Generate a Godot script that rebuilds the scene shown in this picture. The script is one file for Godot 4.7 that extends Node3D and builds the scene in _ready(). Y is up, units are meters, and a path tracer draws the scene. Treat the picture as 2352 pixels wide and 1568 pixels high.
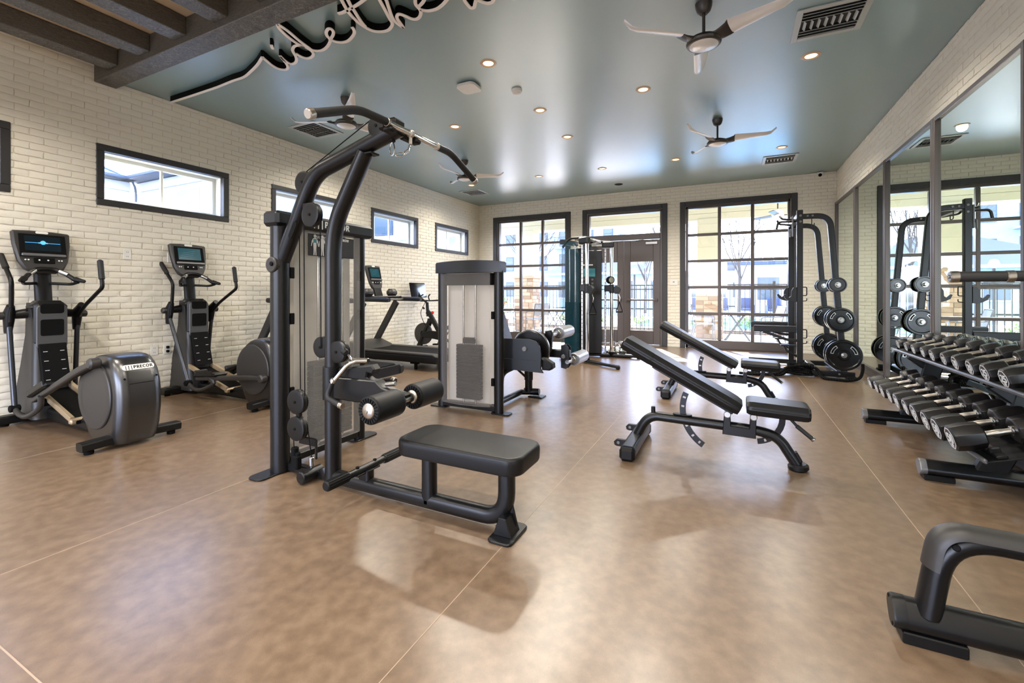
extends Node3D
# A gym seen from the middle of the room. x to the mirrored wall, z towards the camera, y up, metres.

const XL := -6.054
const XR := 1.787
const ZB := -10.305
const ZF := 4.2
const H := 3.494
const EYE := 1.2
const YAW := 0.4575
const SKY := 3.0
const SUN := 14.0
const EXPOSURE := 1.5
const LAMP := 2.7
const LAMP_FILL := 3.0  # strength of the fill lamps added behind the camera
var M := {}
var used := {}
var rng := RandomNumberGenerator.new()

# ---------------------------------------------------------------- shape builder
class G:
	var p := PackedVector3Array()
	func tri(a: Vector3, b: Vector3, c: Vector3) -> void:
		p.append(a); p.append(b); p.append(c)
	func quad(a: Vector3, b: Vector3, c: Vector3, d: Vector3) -> void:
		tri(a, b, c); tri(a, c, d)
	# turns a closed piece added since index k outwards
	func close(k: int) -> void:
		var v := 0.0
		var o := p[k]
		for i in range(k, p.size(), 3):
			v += (p[i] - o).dot((p[i + 1] - o).cross(p[i + 2] - o))
		if v < 0.0:
			for i in range(k, p.size(), 3):
				var t := p[i + 1]
				p[i + 1] = p[i + 2]
				p[i + 2] = t
	func move(k: int, t: Transform3D) -> void:
		for i in range(k, p.size()):
			p[i] = t * p[i]
	func add(o: G, t := Transform3D()) -> G:
		var k := p.size()
		p.append_array(o.p)
		move(k, t)
		if t.basis.determinant() < 0.0:
			for i in range(k, p.size(), 3):
				var s := p[i + 1]
				p[i + 1] = p[i + 2]
				p[i + 2] = s
		return self
	func box(c: Vector3, s: Vector3, b := 0.004, t := Transform3D()) -> G:
		var k := p.size()
		var h := s / 2.0
		b = minf(b, minf(h.x, minf(h.y, h.z)) * 0.95)
		var q := func(x: int, y: int, z: int, ax: int) -> Vector3:
			var v := Vector3(x * (h.x - b), y * (h.y - b), z * (h.z - b))
			v[ax] += b * [x, y, z][ax]
			return v
		for ax in 3:
			var u := (ax + 1) % 3
			var w := (ax + 2) % 3
			for sg in [-1, 1]:
				var cs := []
				for uw in [[-1, -1], [1, -1], [1, 1], [-1, 1]]:
					var e := [0, 0, 0]
					e[ax] = sg; e[u] = uw[0]; e[w] = uw[1]
					cs.append(q.call(e[0], e[1], e[2], ax))
				if sg > 0:
					quad(cs[0], cs[1], cs[2], cs[3])
				else:
					quad(cs[3], cs[2], cs[1], cs[0])
			for su in [-1, 1]:
				for sw in [-1, 1]:
					var e0 := [0, 0, 0]
					var e1 := [0, 0, 0]
					e0[ax] = -1; e1[ax] = 1
					e0[u] = su; e1[u] = su; e0[w] = sw; e1[w] = sw
					var a = q.call(e0[0], e0[1], e0[2], u)
					var b2 = q.call(e1[0], e1[1], e1[2], u)
					var c2 = q.call(e1[0], e1[1], e1[2], w)
					var d = q.call(e0[0], e0[1], e0[2], w)
					if su * sw > 0:
						quad(d, c2, b2, a)
					else:
						quad(a, b2, c2, d)
		for x in [-1, 1]:
			for y in [-1, 1]:
				for z in [-1, 1]:
					var a = q.call(x, y, z, 0)
					var b3 = q.call(x, y, z, 1)
					var c3 = q.call(x, y, z, 2)
					if x * y * z > 0:
						tri(a, b3, c3)
					else:
						tri(a, c3, b3)
		for i in range(k, p.size(), 3):
			if (p[i + 1] - p[i]).cross(p[i + 2] - p[i]).dot(p[i] + p[i + 1] + p[i + 2]) < 0.0:
				var sw2 := p[i + 1]
				p[i + 1] = p[i + 2]
				p[i + 2] = sw2
		for i in range(k, p.size()):
			p[i] = t * (p[i] + c)
		return self
	# a skin through rings of points; every ring has the same count
	func skin(rings: Array, caps := true) -> G:
		var k := p.size()
		var n: int = rings[0].size()
		for i in rings.size() - 1:
			var a: PackedVector3Array = rings[i]
			var b: PackedVector3Array = rings[i + 1]
			for j in n:
				var j2 := (j + 1) % n
				quad(a[j], a[j2], b[j2], b[j])
		if caps:
			for e in 2:
				var r: PackedVector3Array = rings[0 if e == 0 else rings.size() - 1]
				var m := Vector3.ZERO
				for v in r:
					m += v
				m /= n
				for j in n:
					if e == 0:
						tri(m, r[(j + 1) % n], r[j])
					else:
						tri(m, r[j], r[(j + 1) % n])
			close(k)
		return self
	# a profile (2D points) carried along a path; up steers the profile's y
	func sweep(path: PackedVector3Array, prof: PackedVector2Array, up := Vector3.ZERO, scales := [], caps := true) -> G:
		var rings := []
		var n := path.size()
		var side := Vector3.ZERO
		for i in n:
			var d := (path[mini(i + 1, n - 1)] - path[maxi(i - 1, 0)]).normalized()
			if i > 0 and i < n - 1:
				d = ((path[i + 1] - path[i]).normalized() + (path[i] - path[i - 1]).normalized()).normalized()
			if up != Vector3.ZERO:
				side = d.cross(up).normalized()
			elif i == 0:
				side = d.cross(Vector3.UP if absf(d.y) < 0.9 else Vector3.RIGHT).normalized()
			else:
				side = (side - d * side.dot(d)).normalized()
			var v := side.cross(d).normalized()
			var st := 1.0
			if i > 0 and i < n - 1:
				st = 1.0 / maxf(0.5, d.dot((path[i + 1] - path[i]).normalized()))
			var s: float = scales[i] if scales.size() > i else 1.0
			var r := PackedVector3Array()
			var bend := Vector3.ZERO
			if st > 1.001:
				bend = ((path[i + 1] - path[i]).normalized() - (path[i] - path[i - 1]).normalized()).normalized()
			for q in prof:
				var o := side * q.x * s + v * q.y * s
				if st > 1.001:
					o += bend * o.dot(bend) * (st - 1.0)
				r.append(path[i] + o)
			rings.append(r)
		return skin(rings, caps)
	func tube(path: Array, r: float, seg := 12, fillet := 0.0) -> G:
		var a := PackedVector3Array(path)
		if fillet > 0.0:
			a = G.round_path(a, fillet)
		return sweep(a, G.oval(r, r, seg))
	# prof: [r, y] pairs from bottom to top, revolved round y
	func lathe(prof: Array, seg := 20, t := Transform3D()) -> G:
		var k := p.size()
		for i in prof.size() - 1:
			var r0: float = prof[i][0]
			var y0: float = prof[i][1]
			var r1: float = prof[i + 1][0]
			var y1: float = prof[i + 1][1]
			for j in seg:
				var a0 := TAU * j / seg
				var a1 := TAU * (j + 1) / seg
				var A := Vector3(cos(a0) * r0, y0, sin(a0) * r0)
				var B := Vector3(cos(a1) * r0, y0, sin(a1) * r0)
				var C := Vector3(cos(a1) * r1, y1, sin(a1) * r1)
				var D := Vector3(cos(a0) * r1, y1, sin(a0) * r1)
				if r0 > 1e-6:
					tri(A, C, B)
				if r1 > 1e-6:
					tri(A, D, C)
		close(k)
		move(k, t)
		return self
	# disc or cylinder with chamfered rims, along the axis from a to b
	func rod(a: Vector3, b: Vector3, r: float, seg := 16, ch := 0.0, r2 := -1.0) -> G:
		if r2 < 0.0:
			r2 = r
		var L := a.distance_to(b)
		var c := minf(ch, minf(r, L / 2.0) * 0.9)
		var pr := [[0.0, 0.0], [r - c, 0.0]]
		if c > 0.0:
			pr.append([r, c]); pr.append([r2, L - c])
		else:
			pr.append([r2, L])
		if c > 0.0:
			pr.append([r2 - c, L])
		pr.append([0.0, L])
		return lathe(pr, seg, Transform3D(G.basis_y(b - a), a))
	# polygon in the xy plane of t, thickness d about z = 0, edges chamfered by b
	func prism(poly: PackedVector2Array, d: float, b := 0.003, t := Transform3D()) -> G:
		var k := p.size()
		if Geometry2D.is_polygon_clockwise(poly):
			poly = poly.duplicate()
			poly.reverse()
		var ix := Geometry2D.triangulate_polygon(poly)
		var n := poly.size()
		var ins := PackedVector2Array()
		for i in n:
			var e0 := (poly[i] - poly[(i + n - 1) % n]).normalized()
			var e1 := (poly[(i + 1) % n] - poly[i]).normalized()
			var nn := (Vector2(-e0.y, e0.x) + Vector2(-e1.y, e1.x))
			var l := maxf(nn.length_squared() / 2.0, 0.35)
			ins.append(poly[i] + nn * b / l if b > 0.0 else poly[i])
		var h := d / 2.0
		for s in [-1.0, 1.0]:
			for i in range(0, ix.size(), 3):
				var A := Vector3(ins[ix[i]].x, ins[ix[i]].y, s * h)
				var B := Vector3(ins[ix[i + 1]].x, ins[ix[i + 1]].y, s * h)
				var C := Vector3(ins[ix[i + 2]].x, ins[ix[i + 2]].y, s * h)
				var up: bool = (B - A).cross(C - A).z * s > 0.0
				if up:
					tri(A, B, C)
				else:
					tri(A, C, B)
		var rows := [[ins, -h], [poly, -h + b], [poly, h - b], [ins, h]]
		for r in 3:
			if r != 1 and b <= 0.0:
				continue
			var a: PackedVector2Array = rows[r][0]
			var c: PackedVector2Array = rows[r + 1][0]
			for i in n:
				var j := (i + 1) % n
				quad(Vector3(a[i].x, a[i].y, rows[r][1]), Vector3(a[j].x, a[j].y, rows[r][1]), Vector3(c[j].x, c[j].y, rows[r + 1][1]), Vector3(c[i].x, c[i].y, rows[r + 1][1]))
		close(k)
		move(k, t)
		return self
	# flat bar on an arc (centre, radius, half width, from a0 to a1), in the xy plane, with round holes
	func arc_bar(c: Vector2, r: float, w: float, a0: float, a1: float, holes: Array, hr: float, d: float, z: float) -> G:
		var k := p.size()
		var cells := holes.size() * 2 + 1
		var hw := hr * 1.6 / r * signf(a1 - a0)
		var cuts := [a0]
		for hh in holes:
			cuts.append(hh - hw); cuts.append(hh + hw)
		cuts.append(a1)
		var at := func(a: float, rr: float) -> Vector2:
			return c + Vector2(cos(a), sin(a)) * rr
		for i in cuts.size() - 1:
			var s0: float = cuts[i]
			var s1: float = cuts[i + 1]
			var q := PackedVector2Array()
			for j in 5:
				q.append(at.call(lerpf(s0, s1, j / 4.0), r - w))
			for j in 5:
				q.append(at.call(lerpf(s1, s0, j / 4.0), r + w))
			if i % 2 == 0:
				prism(q, d, 0.0, Transform3D(Basis(), Vector3(0, 0, z)))
			else:
				var m: Vector2 = at.call((s0 + s1) / 2.0, r)
				var n := q.size()
				for j in n:
					var j2 := (j + 1) % n
					var u0 := m + (q[j] - m).normalized() * hr
					var u1 := m + (q[j2] - m).normalized() * hr
					var k2 := p.size()
					var f := PackedVector3Array()
					for zz in [z - d / 2.0, z + d / 2.0]:
						for v in [q[j], q[j2], u1, u0]:
							f.append(Vector3(v.x, v.y, zz))
					quad(f[0], f[3], f[2], f[1]); quad(f[4], f[5], f[6], f[7])
					for e in 4:
						var e2 := (e + 1) % 4
						quad(f[e], f[e2], f[e2 + 4], f[e + 4])
					close(k2)
		return self
	static func oval(a: float, b: float, seg := 12) -> PackedVector2Array:
		var o := PackedVector2Array()
		for i in seg:
			o.append(Vector2(cos(TAU * i / seg) * a, sin(TAU * i / seg) * b))
		return o
	static func rrect(w: float, h: float, r: float, n := 3) -> PackedVector2Array:
		var o := PackedVector2Array()
		r = minf(r, minf(w, h) / 2.0 - 0.0001)
		for c in 4:
			var cx := (w / 2.0 - r) * (1.0 if c == 0 or c == 3 else -1.0)
			var cy := (h / 2.0 - r) * (1.0 if c < 2 else -1.0)
			for i in n + 1:
				var a := PI / 2.0 * (c + float(i) / n)
				o.append(Vector2(cx + cos(a) * r, cy + sin(a) * r))
		return o
	static func basis_y(d: Vector3) -> Basis:
		var y := d.normalized()
		var x := y.cross(Vector3.FORWARD if absf(y.z) < 0.9 else Vector3.RIGHT).normalized()
		return Basis(x, y, x.cross(y))
	static func round_path(a: PackedVector3Array, f: float, n := 5) -> PackedVector3Array:
		var o := PackedVector3Array([a[0]])
		for i in range(1, a.size() - 1):
			var d0 := a[i - 1] - a[i]
			var d1 := a[i + 1] - a[i]
			var l := minf(f, minf(d0.length(), d1.length()) * 0.48)
			var s := a[i] + d0.normalized() * l
			var e := a[i] + d1.normalized() * l
			for j in n + 1:
				var t := float(j) / n
				o.append(s.lerp(a[i], t).lerp(a[i].lerp(e, t), t))
		o.append(a[a.size() - 1])
		return o
	static func spline(a: PackedVector3Array, n := 4) -> PackedVector3Array:
		var o := PackedVector3Array()
		for i in a.size() - 1:
			var pre := a[maxi(i - 1, 0)]
			var post := a[mini(i + 2, a.size() - 1)]
			for j in n:
				o.append(a[i].cubic_interpolate(a[i + 1], pre, post, float(j) / n))
		o.append(a[a.size() - 1])
		return o
	# triangles with normals smoothed across edges flatter than the crease angle
	func mesh(crease := 38.0) -> ArrayMesh:
		var n := p.size()
		var fn := PackedVector3Array()
		var near := {}
		for i in range(0, n, 3):
			fn.append((p[i + 1] - p[i]).cross(p[i + 2] - p[i]))
		for i in n:
			var key := Vector3i((p[i] * 20000.0).round())
			if near.has(key):
				near[key].append(i / 3)
			else:
				near[key] = PackedInt32Array([i / 3])
		var un := PackedVector3Array()
		for v in fn:
			un.append(v.normalized())
		var c := cos(deg_to_rad(crease))
		var vs := PackedVector3Array()
		var ns := PackedVector3Array()
		for f in n / 3:
			if fn[f].length_squared() < 1e-20:
				continue
			for e in [0, 2, 1]:
				var v: Vector3 = p[f * 3 + e]
				var s := Vector3.ZERO
				for g in near[Vector3i((v * 20000.0).round())]:
					if un[g].dot(un[f]) > c:
						s += fn[g]
				vs.append(v)
				ns.append(s.normalized() if s.length_squared() > 1e-24 else un[f])
		var arr := []
		arr.resize(Mesh.ARRAY_MAX)
		arr[Mesh.ARRAY_VERTEX] = vs
		arr[Mesh.ARRAY_NORMAL] = ns
		var am := ArrayMesh.new()
		am.add_surface_from_arrays(Mesh.PRIMITIVE_TRIANGLES, arr)
		return am

func v2(a: Array) -> PackedVector2Array:
	var o := PackedVector2Array()
	for i in range(0, a.size(), 2):
		o.append(Vector2(a[i], a[i + 1]))
	return o

func v3(a: Array) -> PackedVector3Array:
	var o := PackedVector3Array()
	for i in range(0, a.size(), 3):
		o.append(Vector3(a[i], a[i + 1], a[i + 2]))
	return o

# ---------------------------------------------------------------- objects
func numbered(n: String) -> String:
	if not used.has(n):
		used[n] = 0
		return n
	used[n] += 1
	return "%s_%03d" % [n, used[n]]

func tag(o: Node, label: String, category: String, group := "", kind := "") -> Node:
	o.set_meta("label", label)
	o.set_meta("category", category)
	if group: o.set_meta("group", group)
	if kind: o.set_meta("kind", kind)
	return o

func thing(called: String, label: String, category: String, at := Vector3.ZERO, group := "", turn := 0.0) -> Node3D:
	var o := Node3D.new()
	o.name = numbered(called)
	add_child(o)
	o.position = at
	o.rotation.y = turn
	tag(o, label, category, group)
	return o

# a mesh as a part; the shape is given in the coordinates of the parent
func part(called: String, g, mat: Material, parent: Node = null, crease := 38.0, label := "") -> MeshInstance3D:
	var o := MeshInstance3D.new()
	o.mesh = g.mesh(crease) if g is G else g
	o.material_override = mat
	o.cast_shadow = GeometryInstance3D.SHADOW_CASTING_SETTING_ON
	if label: o.set_meta("label", label)
	if parent:
		o.name = called
		parent.add_child(o, true)
	else:
		o.name = numbered(called)
		add_child(o)
	return o

func struct(called: String, g, mat: Material, parent: Node = null, crease := 38.0) -> MeshInstance3D:
	var o := part(called, g, mat, parent, crease)
	if parent == null:
		o.set_meta("kind", "structure")
	return o

func copy(o: Node3D, called: String, label: String, at: Vector3, turn = null) -> Node3D:
	var c := o.duplicate() as Node3D
	c.name = numbered(called)
	add_child(c)
	c.position = at
	if turn != null: c.rotation.y = turn
	c.set_meta("label", label)
	return c

func text(s: String, size: float, mat: Material, parent: Node, t: Transform3D, called := "lettering", bold := true, depth := 0.002) -> MeshInstance3D:
	var tm := TextMesh.new()
	var f := SystemFont.new()
	f.font_names = PackedStringArray(["Droid Sans"])
	f.font_weight = 700 if bold else 400
	tm.font = f
	tm.text = s
	tm.font_size = 64
	tm.pixel_size = size / 64.0
	tm.depth = depth
	tm.curve_step = 3.0
	var o := MeshInstance3D.new()
	o.mesh = tm
	o.material_override = mat
	o.transform = t
	o.name = called
	parent.add_child(o, true)
	return o

# ---------------------------------------------------------------- materials
func noise(freq: float, oct := 3, seed_ := 1, type := FastNoiseLite.TYPE_SIMPLEX_SMOOTH) -> FastNoiseLite:
	var f := FastNoiseLite.new()
	f.noise_type = type
	f.frequency = freq
	f.fractal_octaves = oct
	f.seed = seed_
	return f

func ntex(f: FastNoiseLite, size := 512, ramp: Array = [], normal := 0.0) -> NoiseTexture2D:
	var t := NoiseTexture2D.new()
	t.width = size
	t.height = size
	t.seamless = true
	t.noise = f
	t.generate_mipmaps = false
	if normal > 0.0:
		t.as_normal_map = true
		t.bump_strength = normal
	if ramp.size():
		var gr := Gradient.new()
		gr.offsets = PackedFloat32Array(ramp.map(func(x): return x[0]))
		gr.colors = PackedColorArray(ramp.map(func(x): return x[1]))
		t.color_ramp = gr
	return t

func m(name_: String, c: Color, rough := 0.5, metal := 0.0, spec := 0.5) -> StandardMaterial3D:
	var s := StandardMaterial3D.new()
	s.resource_name = name_
	s.albedo_color = c
	s.roughness = rough
	s.metallic = metal
	s.metallic_specular = spec
	M[name_] = s
	return s

func tri_tex(s: StandardMaterial3D, scale: Vector3, world := true) -> void:
	s.uv1_triplanar = true
	s.uv1_world_triplanar = world
	s.uv1_scale = scale

func grey(v: float) -> Color:
	return Color(v, v, v)

func materials() -> void:
	var bumpy := ntex(noise(0.02, 4, 7), 512, [], 3.0)
	var s := m("brick_paint", Color(0.885, 0.862, 0.80), 0.55)
	s.normal_enabled = true
	s.normal_texture = bumpy
	s.normal_scale = 0.5
	tri_tex(s, Vector3.ONE * 3.0)
	s = m("mortar_paint", Color(0.85, 0.825, 0.765), 0.7)
	s = m("ceiling_paint", Color(0.43, 0.54, 0.55), 0.38, 0.0, 1.0)
	s.clearcoat_enabled = true
	s.clearcoat = 1.0
	s.clearcoat_roughness = 0.36
	s.normal_enabled = true
	s.normal_texture = ntex(noise(0.012, 3, 9), 512, [], 1.2)
	s.normal_scale = 0.10
	tri_tex(s, Vector3.ONE * 0.5)
	s = m("floor_vinyl", Color.WHITE, 0.30, 0.0, 0.6)
	s.clearcoat_enabled = true
	s.clearcoat = 0.25
	s.clearcoat_roughness = 0.28
	s.albedo_texture = ntex(noise(0.014, 5, 3), 1024, [[0.0, Color(0.40, 0.325, 0.25)], [0.5, Color(0.46, 0.38, 0.30)], [1.0, Color(0.515, 0.435, 0.35)]])
	tri_tex(s, Vector3.ONE * 0.8)
	s.detail_enabled = true
	s.detail_blend_mode = BaseMaterial3D.BLEND_MODE_MUL
	var fib := noise(0.03, 3, 17, FastNoiseLite.TYPE_SIMPLEX)
	fib.fractal_type = FastNoiseLite.FRACTAL_RIDGED
	fib.domain_warp_enabled = true
	fib.domain_warp_amplitude = 30.0
	s.detail_albedo = ntex(fib, 1024, [[0.0, Color(1, 1, 1)], [0.72, Color(0.96, 0.955, 0.95)], [0.9, Color(0.88, 0.87, 0.86)], [1.0, Color(0.72, 0.70, 0.68)]])
	s.uv2_triplanar = true
	s.uv2_world_triplanar = true
	s.uv2_scale = Vector3.ONE * 3.1
	s.detail_uv_layer = BaseMaterial3D.DETAIL_UV_2
	s.normal_enabled = true
	s.normal_texture = ntex(noise(0.05, 3, 5), 512, [], 1.5)
	s.normal_scale = 0.05
	m("floor_seam", Color(0.62, 0.54, 0.46), 0.4)
	s = m("dark_wood", Color.WHITE, 0.5, 0.0, 0.5)
	var gr := noise(0.018, 4, 31)
	gr.domain_warp_enabled = true
	gr.domain_warp_amplitude = 14.0
	s.albedo_texture = ntex(gr, 1024, [[0.0, Color(0.16, 0.155, 0.15)], [0.35, Color(0.36, 0.345, 0.32)], [0.42, Color(0.22, 0.21, 0.20)], [0.55, Color(0.44, 0.42, 0.385)], [0.62, Color(0.27, 0.255, 0.24)], [1.0, Color(0.50, 0.475, 0.44)]])
	tri_tex(s, Vector3(0.55, 6.0, 0.55))
	m("beige_paint", Color(0.80, 0.72, 0.60), 0.7)
	m("fill_wall", Color(0.86, 0.82, 0.74), 0.7)
	m("casing", Color(0.19, 0.185, 0.185), 0.45)
	m("bronze", Color(0.34, 0.31, 0.295), 0.35, 0.3)
	m("vinyl_white", Color(0.86, 0.86, 0.82), 0.4)
	s = m("glass", Color(0.9, 0.95, 0.95, 0.04), 0.0)
	s.transparency = BaseMaterial3D.TRANSPARENCY_ALPHA
	s = m("mirror", Color(0.90, 0.95, 0.92), 0.0, 1.0)
	s = m("black_metal", Color(0.05, 0.05, 0.053), 0.33, 0.0, 0.38)
	s.clearcoat_enabled = true
	s.clearcoat = 0.15
	s.clearcoat_roughness = 0.35
	m("black_plastic", Color(0.055, 0.054, 0.053), 0.40, 0.0, 0.38)
	m("matt_black", Color(0.025, 0.025, 0.025), 0.7, 0.0, 0.25)
	m("grey_plastic", Color(0.17, 0.16, 0.15), 0.45)
	m("silver_plastic", Color(0.42, 0.42, 0.42), 0.35, 0.4)
	m("blue_black", Color(0.055, 0.07, 0.09), 0.38)
	m("rubber", Color(0.042, 0.04, 0.039), 0.48, 0.0, 0.36)
	m("gloss_rubber", Color(0.03, 0.03, 0.031), 0.22)
	s = m("pad", Color(0.075, 0.074, 0.074), 0.40, 0.0, 0.36)
	s.normal_enabled = true
	s.normal_texture = ntex(noise(0.12, 2, 23), 256, [], 2.0)
	s.normal_scale = 0.12
	tri_tex(s, Vector3.ONE * 8.0, false)
	m("grip", Color(0.07, 0.067, 0.065), 0.6)
	m("silver_pad", Color(0.62, 0.62, 0.63), 0.28, 0.55)
	m("chrome", Color(0.86, 0.85, 0.83), 0.1, 1.0)
	m("steel", Color(0.68, 0.67, 0.65), 0.26, 1.0)
	m("brass_steel", Color(0.74, 0.71, 0.67), 0.32, 1.0)
	m("white_plastic", Color(0.88, 0.87, 0.84), 0.4)
	m("white_print", Color(0.85, 0.85, 0.85), 0.6)
	m("cream_face", Color(0.93, 0.89, 0.86), 0.4)
	m("teal_print", Color(0.25, 0.55, 0.6), 0.5)
	m("placard", Color(0.11, 0.11, 0.115), 0.5)
	m("red", Color(0.75, 0.08, 0.06), 0.4)
	m("beige_metal", Color(0.66, 0.58, 0.46), 0.4, 0.3)
	m("silver_blade", Color(0.88, 0.87, 0.86), 0.3, 0.25)
	m("fan_body", Color(0.27, 0.25, 0.235), 0.38, 0.5)
	s = m("frosted", Color(0.72, 0.71, 0.70, 0.20), 0.35)
	s.transparency = BaseMaterial3D.TRANSPARENCY_ALPHA
	s = m("frosted_thin", Color(0.70, 0.68, 0.66, 0.11), 0.35)
	s.transparency = BaseMaterial3D.TRANSPARENCY_ALPHA
	s = m("frosted_back", Color(0.80, 0.78, 0.74, 0.80), 0.4)
	s.transparency = BaseMaterial3D.TRANSPARENCY_ALPHA
	s.backlight_enabled = true
	s.backlight = Color(0.55, 0.53, 0.50)
	s = m("teal_acrylic", Color(0.03, 0.24, 0.29, 0.28), 0.26)
	s.transparency = BaseMaterial3D.TRANSPARENCY_ALPHA
	s = m("lamp", Color(1, 0.9, 0.75), 0.5)
	s.emission_enabled = true
	s.emission = Color(1.0, 0.80, 0.52)
	s.emission_energy_multiplier = 3.0
	m("lamp_ring", Color(0.78, 0.66, 0.55), 0.4)
	m("vent_metal", Color(0.70, 0.71, 0.70), 0.4, 0.3)
	m("vent_dark", Color(0.02, 0.025, 0.03), 0.8)
	m("housing", Color(0.075, 0.07, 0.068), 0.30, 0.0, 0.7)
	m("mast_grey", Color(0.17, 0.165, 0.16), 0.45)
	m("plate_grey", Color(0.26, 0.26, 0.265), 0.4)
	m("arm_steel", Color(0.24, 0.25, 0.27), 0.28, 0.6)
	m("bike_screen", Color(0.05, 0.05, 0.055), 0.06, 0.0, 1.0)
	m("steel_lip", Color(0.75, 0.74, 0.72), 0.3, 0.8)
	m("lip_steel", Color(0.45, 0.45, 0.46), 0.3, 0.6)
	m("urethane", Color(0.06, 0.05, 0.046), 0.36)
	# outside
	m("paving", Color(0.62, 0.58, 0.52), 0.8)
	m("pool_deck", Color(0.64, 0.62, 0.59), 0.8)
	m("patio_paint", Color(0.74, 0.73, 0.62), 0.6)
	m("stone", Color(0.60, 0.50, 0.39), 0.85)
	m("stone_light", Color(0.66, 0.56, 0.45), 0.85)
	m("stone_dark", Color(0.52, 0.42, 0.32), 0.85)
	m("siding_white", Color(0.70, 0.71, 0.73), 0.7)
	m("siding_blue", Color(0.52, 0.62, 0.68), 0.7)
	m("roof_metal", Color(0.40, 0.42, 0.45), 0.4, 0.3)
	m("roof_brown", Color(0.36, 0.31, 0.28), 0.7)
	m("trim_blue", Color(0.13, 0.20, 0.28), 0.5)
	m("pane_dark", Color(0.16, 0.25, 0.30), 0.15)
	m("bark", Color(0.26, 0.21, 0.18), 0.9)
	m("fence_black", Color(0.07, 0.075, 0.09), 0.5)
	s = m("leaf", Color(0.30, 0.42, 0.14), 0.6)
	s.backlight_enabled = true
	s.backlight = Color(0.2, 0.3, 0.08)
	m("mulch", Color(0.40, 0.31, 0.24), 0.95)
	m("grass", Color(0.36, 0.45, 0.20), 0.95)
	m("cushion_blue", Color(0.08, 0.16, 0.30), 0.7)
	m("water", Color(0.35, 0.62, 0.72), 0.08)
	m("chair_grey", Color(0.28, 0.30, 0.34), 0.45, 0.4)
	m("sling", Color(0.52, 0.54, 0.57), 0.7)
	m("terracotta", Color(0.62, 0.28, 0.16), 0.8)

# ---------------------------------------------------------------- the room
# box pieces that fill [u0,u1]x[v0,v1] except the holes; f maps (u, v, depth) to a point
func slab(u0: float, u1: float, v0: float, v1: float, d0: float, d1: float, holes: Array, ax: int) -> G:
	var us = [u0, u1]
	var vs = [v0, v1]
	for h in holes:
		us.append_array([clampf(h[0], u0, u1), clampf(h[2], u0, u1)])
		vs.append_array([clampf(h[1], v0, v1), clampf(h[3], v0, v1)])
	us.sort(); vs.sort()
	var g = G.new()
	for i in us.size() - 1:
		for j in vs.size() - 1:
			if us[i + 1] - us[i] < 1e-4 or vs[j + 1] - vs[j] < 1e-4:
				continue
			var cu: float = (us[i] + us[i + 1]) / 2.0
			var cv: float = (vs[j] + vs[j + 1]) / 2.0
			var solid = true
			for h in holes:
				if cu > h[0] and cu < h[2] and cv > h[1] and cv < h[3]:
					solid = false
			if solid:
				var s = Vector3(absf(d1 - d0), vs[j + 1] - vs[j], us[i + 1] - us[i])
				var c = Vector3((d0 + d1) / 2.0, cv, cu)
				if ax == 2:
					s = Vector3(s.z, s.y, s.x)
					c = Vector3(c.z, c.y, c.x)
				g.box(c, s, 0.0)
	return g

func brick_mesh(L: float, hh: float, seed_: int) -> ArrayMesh:
	rng.seed = 100 + seed_
	var g = G.new()
	var nx = 6
	var ny = 3
	var rows = []
	var tilt = rng.randf_range(-0.0022, 0.0022)
	for j in ny:
		var r = PackedVector3Array()
		for i in nx:
			var x = (float(i) / (nx - 1) - 0.5) * L
			var y = (float(j) / (ny - 1) - 0.5) * hh
			var edge = i == 0 or j == 0 or i == nx - 1 or j == ny - 1
			var z = 0.0072 + rng.randf_range(-0.0016, 0.0016) + tilt * x / L * 2.0
			if edge:
				z -= 0.003 + rng.randf_range(0.0, 0.003)
				x += rng.randf_range(-0.004, 0.003)
				y += rng.randf_range(-0.0028, 0.0022)
			r.append(Vector3(x, y, z))
		rows.append(r)
	for j in ny - 1:
		for i in nx - 1:
			g.quad(rows[j][i], rows[j][i + 1], rows[j + 1][i + 1], rows[j + 1][i])
	var rim = []
	for i in nx: rim.append(rows[0][i])
	for j in range(1, ny): rim.append(rows[j][nx - 1])
	for i in range(nx - 2, -1, -1): rim.append(rows[ny - 1][i])
	for j in range(ny - 2, 0, -1): rim.append(rows[j][0])
	for i in rim.size():
		var a: Vector3 = rim[i]
		var b: Vector3 = rim[(i + 1) % rim.size()]
		g.quad(Vector3(a.x, a.y, -0.006) * Vector3(1.02, 1.06, 1), Vector3(b.x, b.y, -0.006) * Vector3(1.02, 1.06, 1), b, a)
	return g.mesh(62.0)

func view_size(c: Vector3, n: Vector3) -> float:
	var f = Vector3(-sin(YAW), 0, -cos(YAW))
	var r = Vector3(cos(YAW), 0, -sin(YAW))
	var d = c - Vector3(0, EYE, 0)
	var t = d.dot(f)
	if t < 0.3: return -1.0
	var px = 1176.0 + 1025.0 * d.dot(r) / t
	var py = 670.5 - 1025.0 * d.y / t
	if px < -20 or px > 2372 or py < -20 or py > 1588: return -1.0
	return absf(d.normalized().dot(n)) / (t * t)

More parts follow.
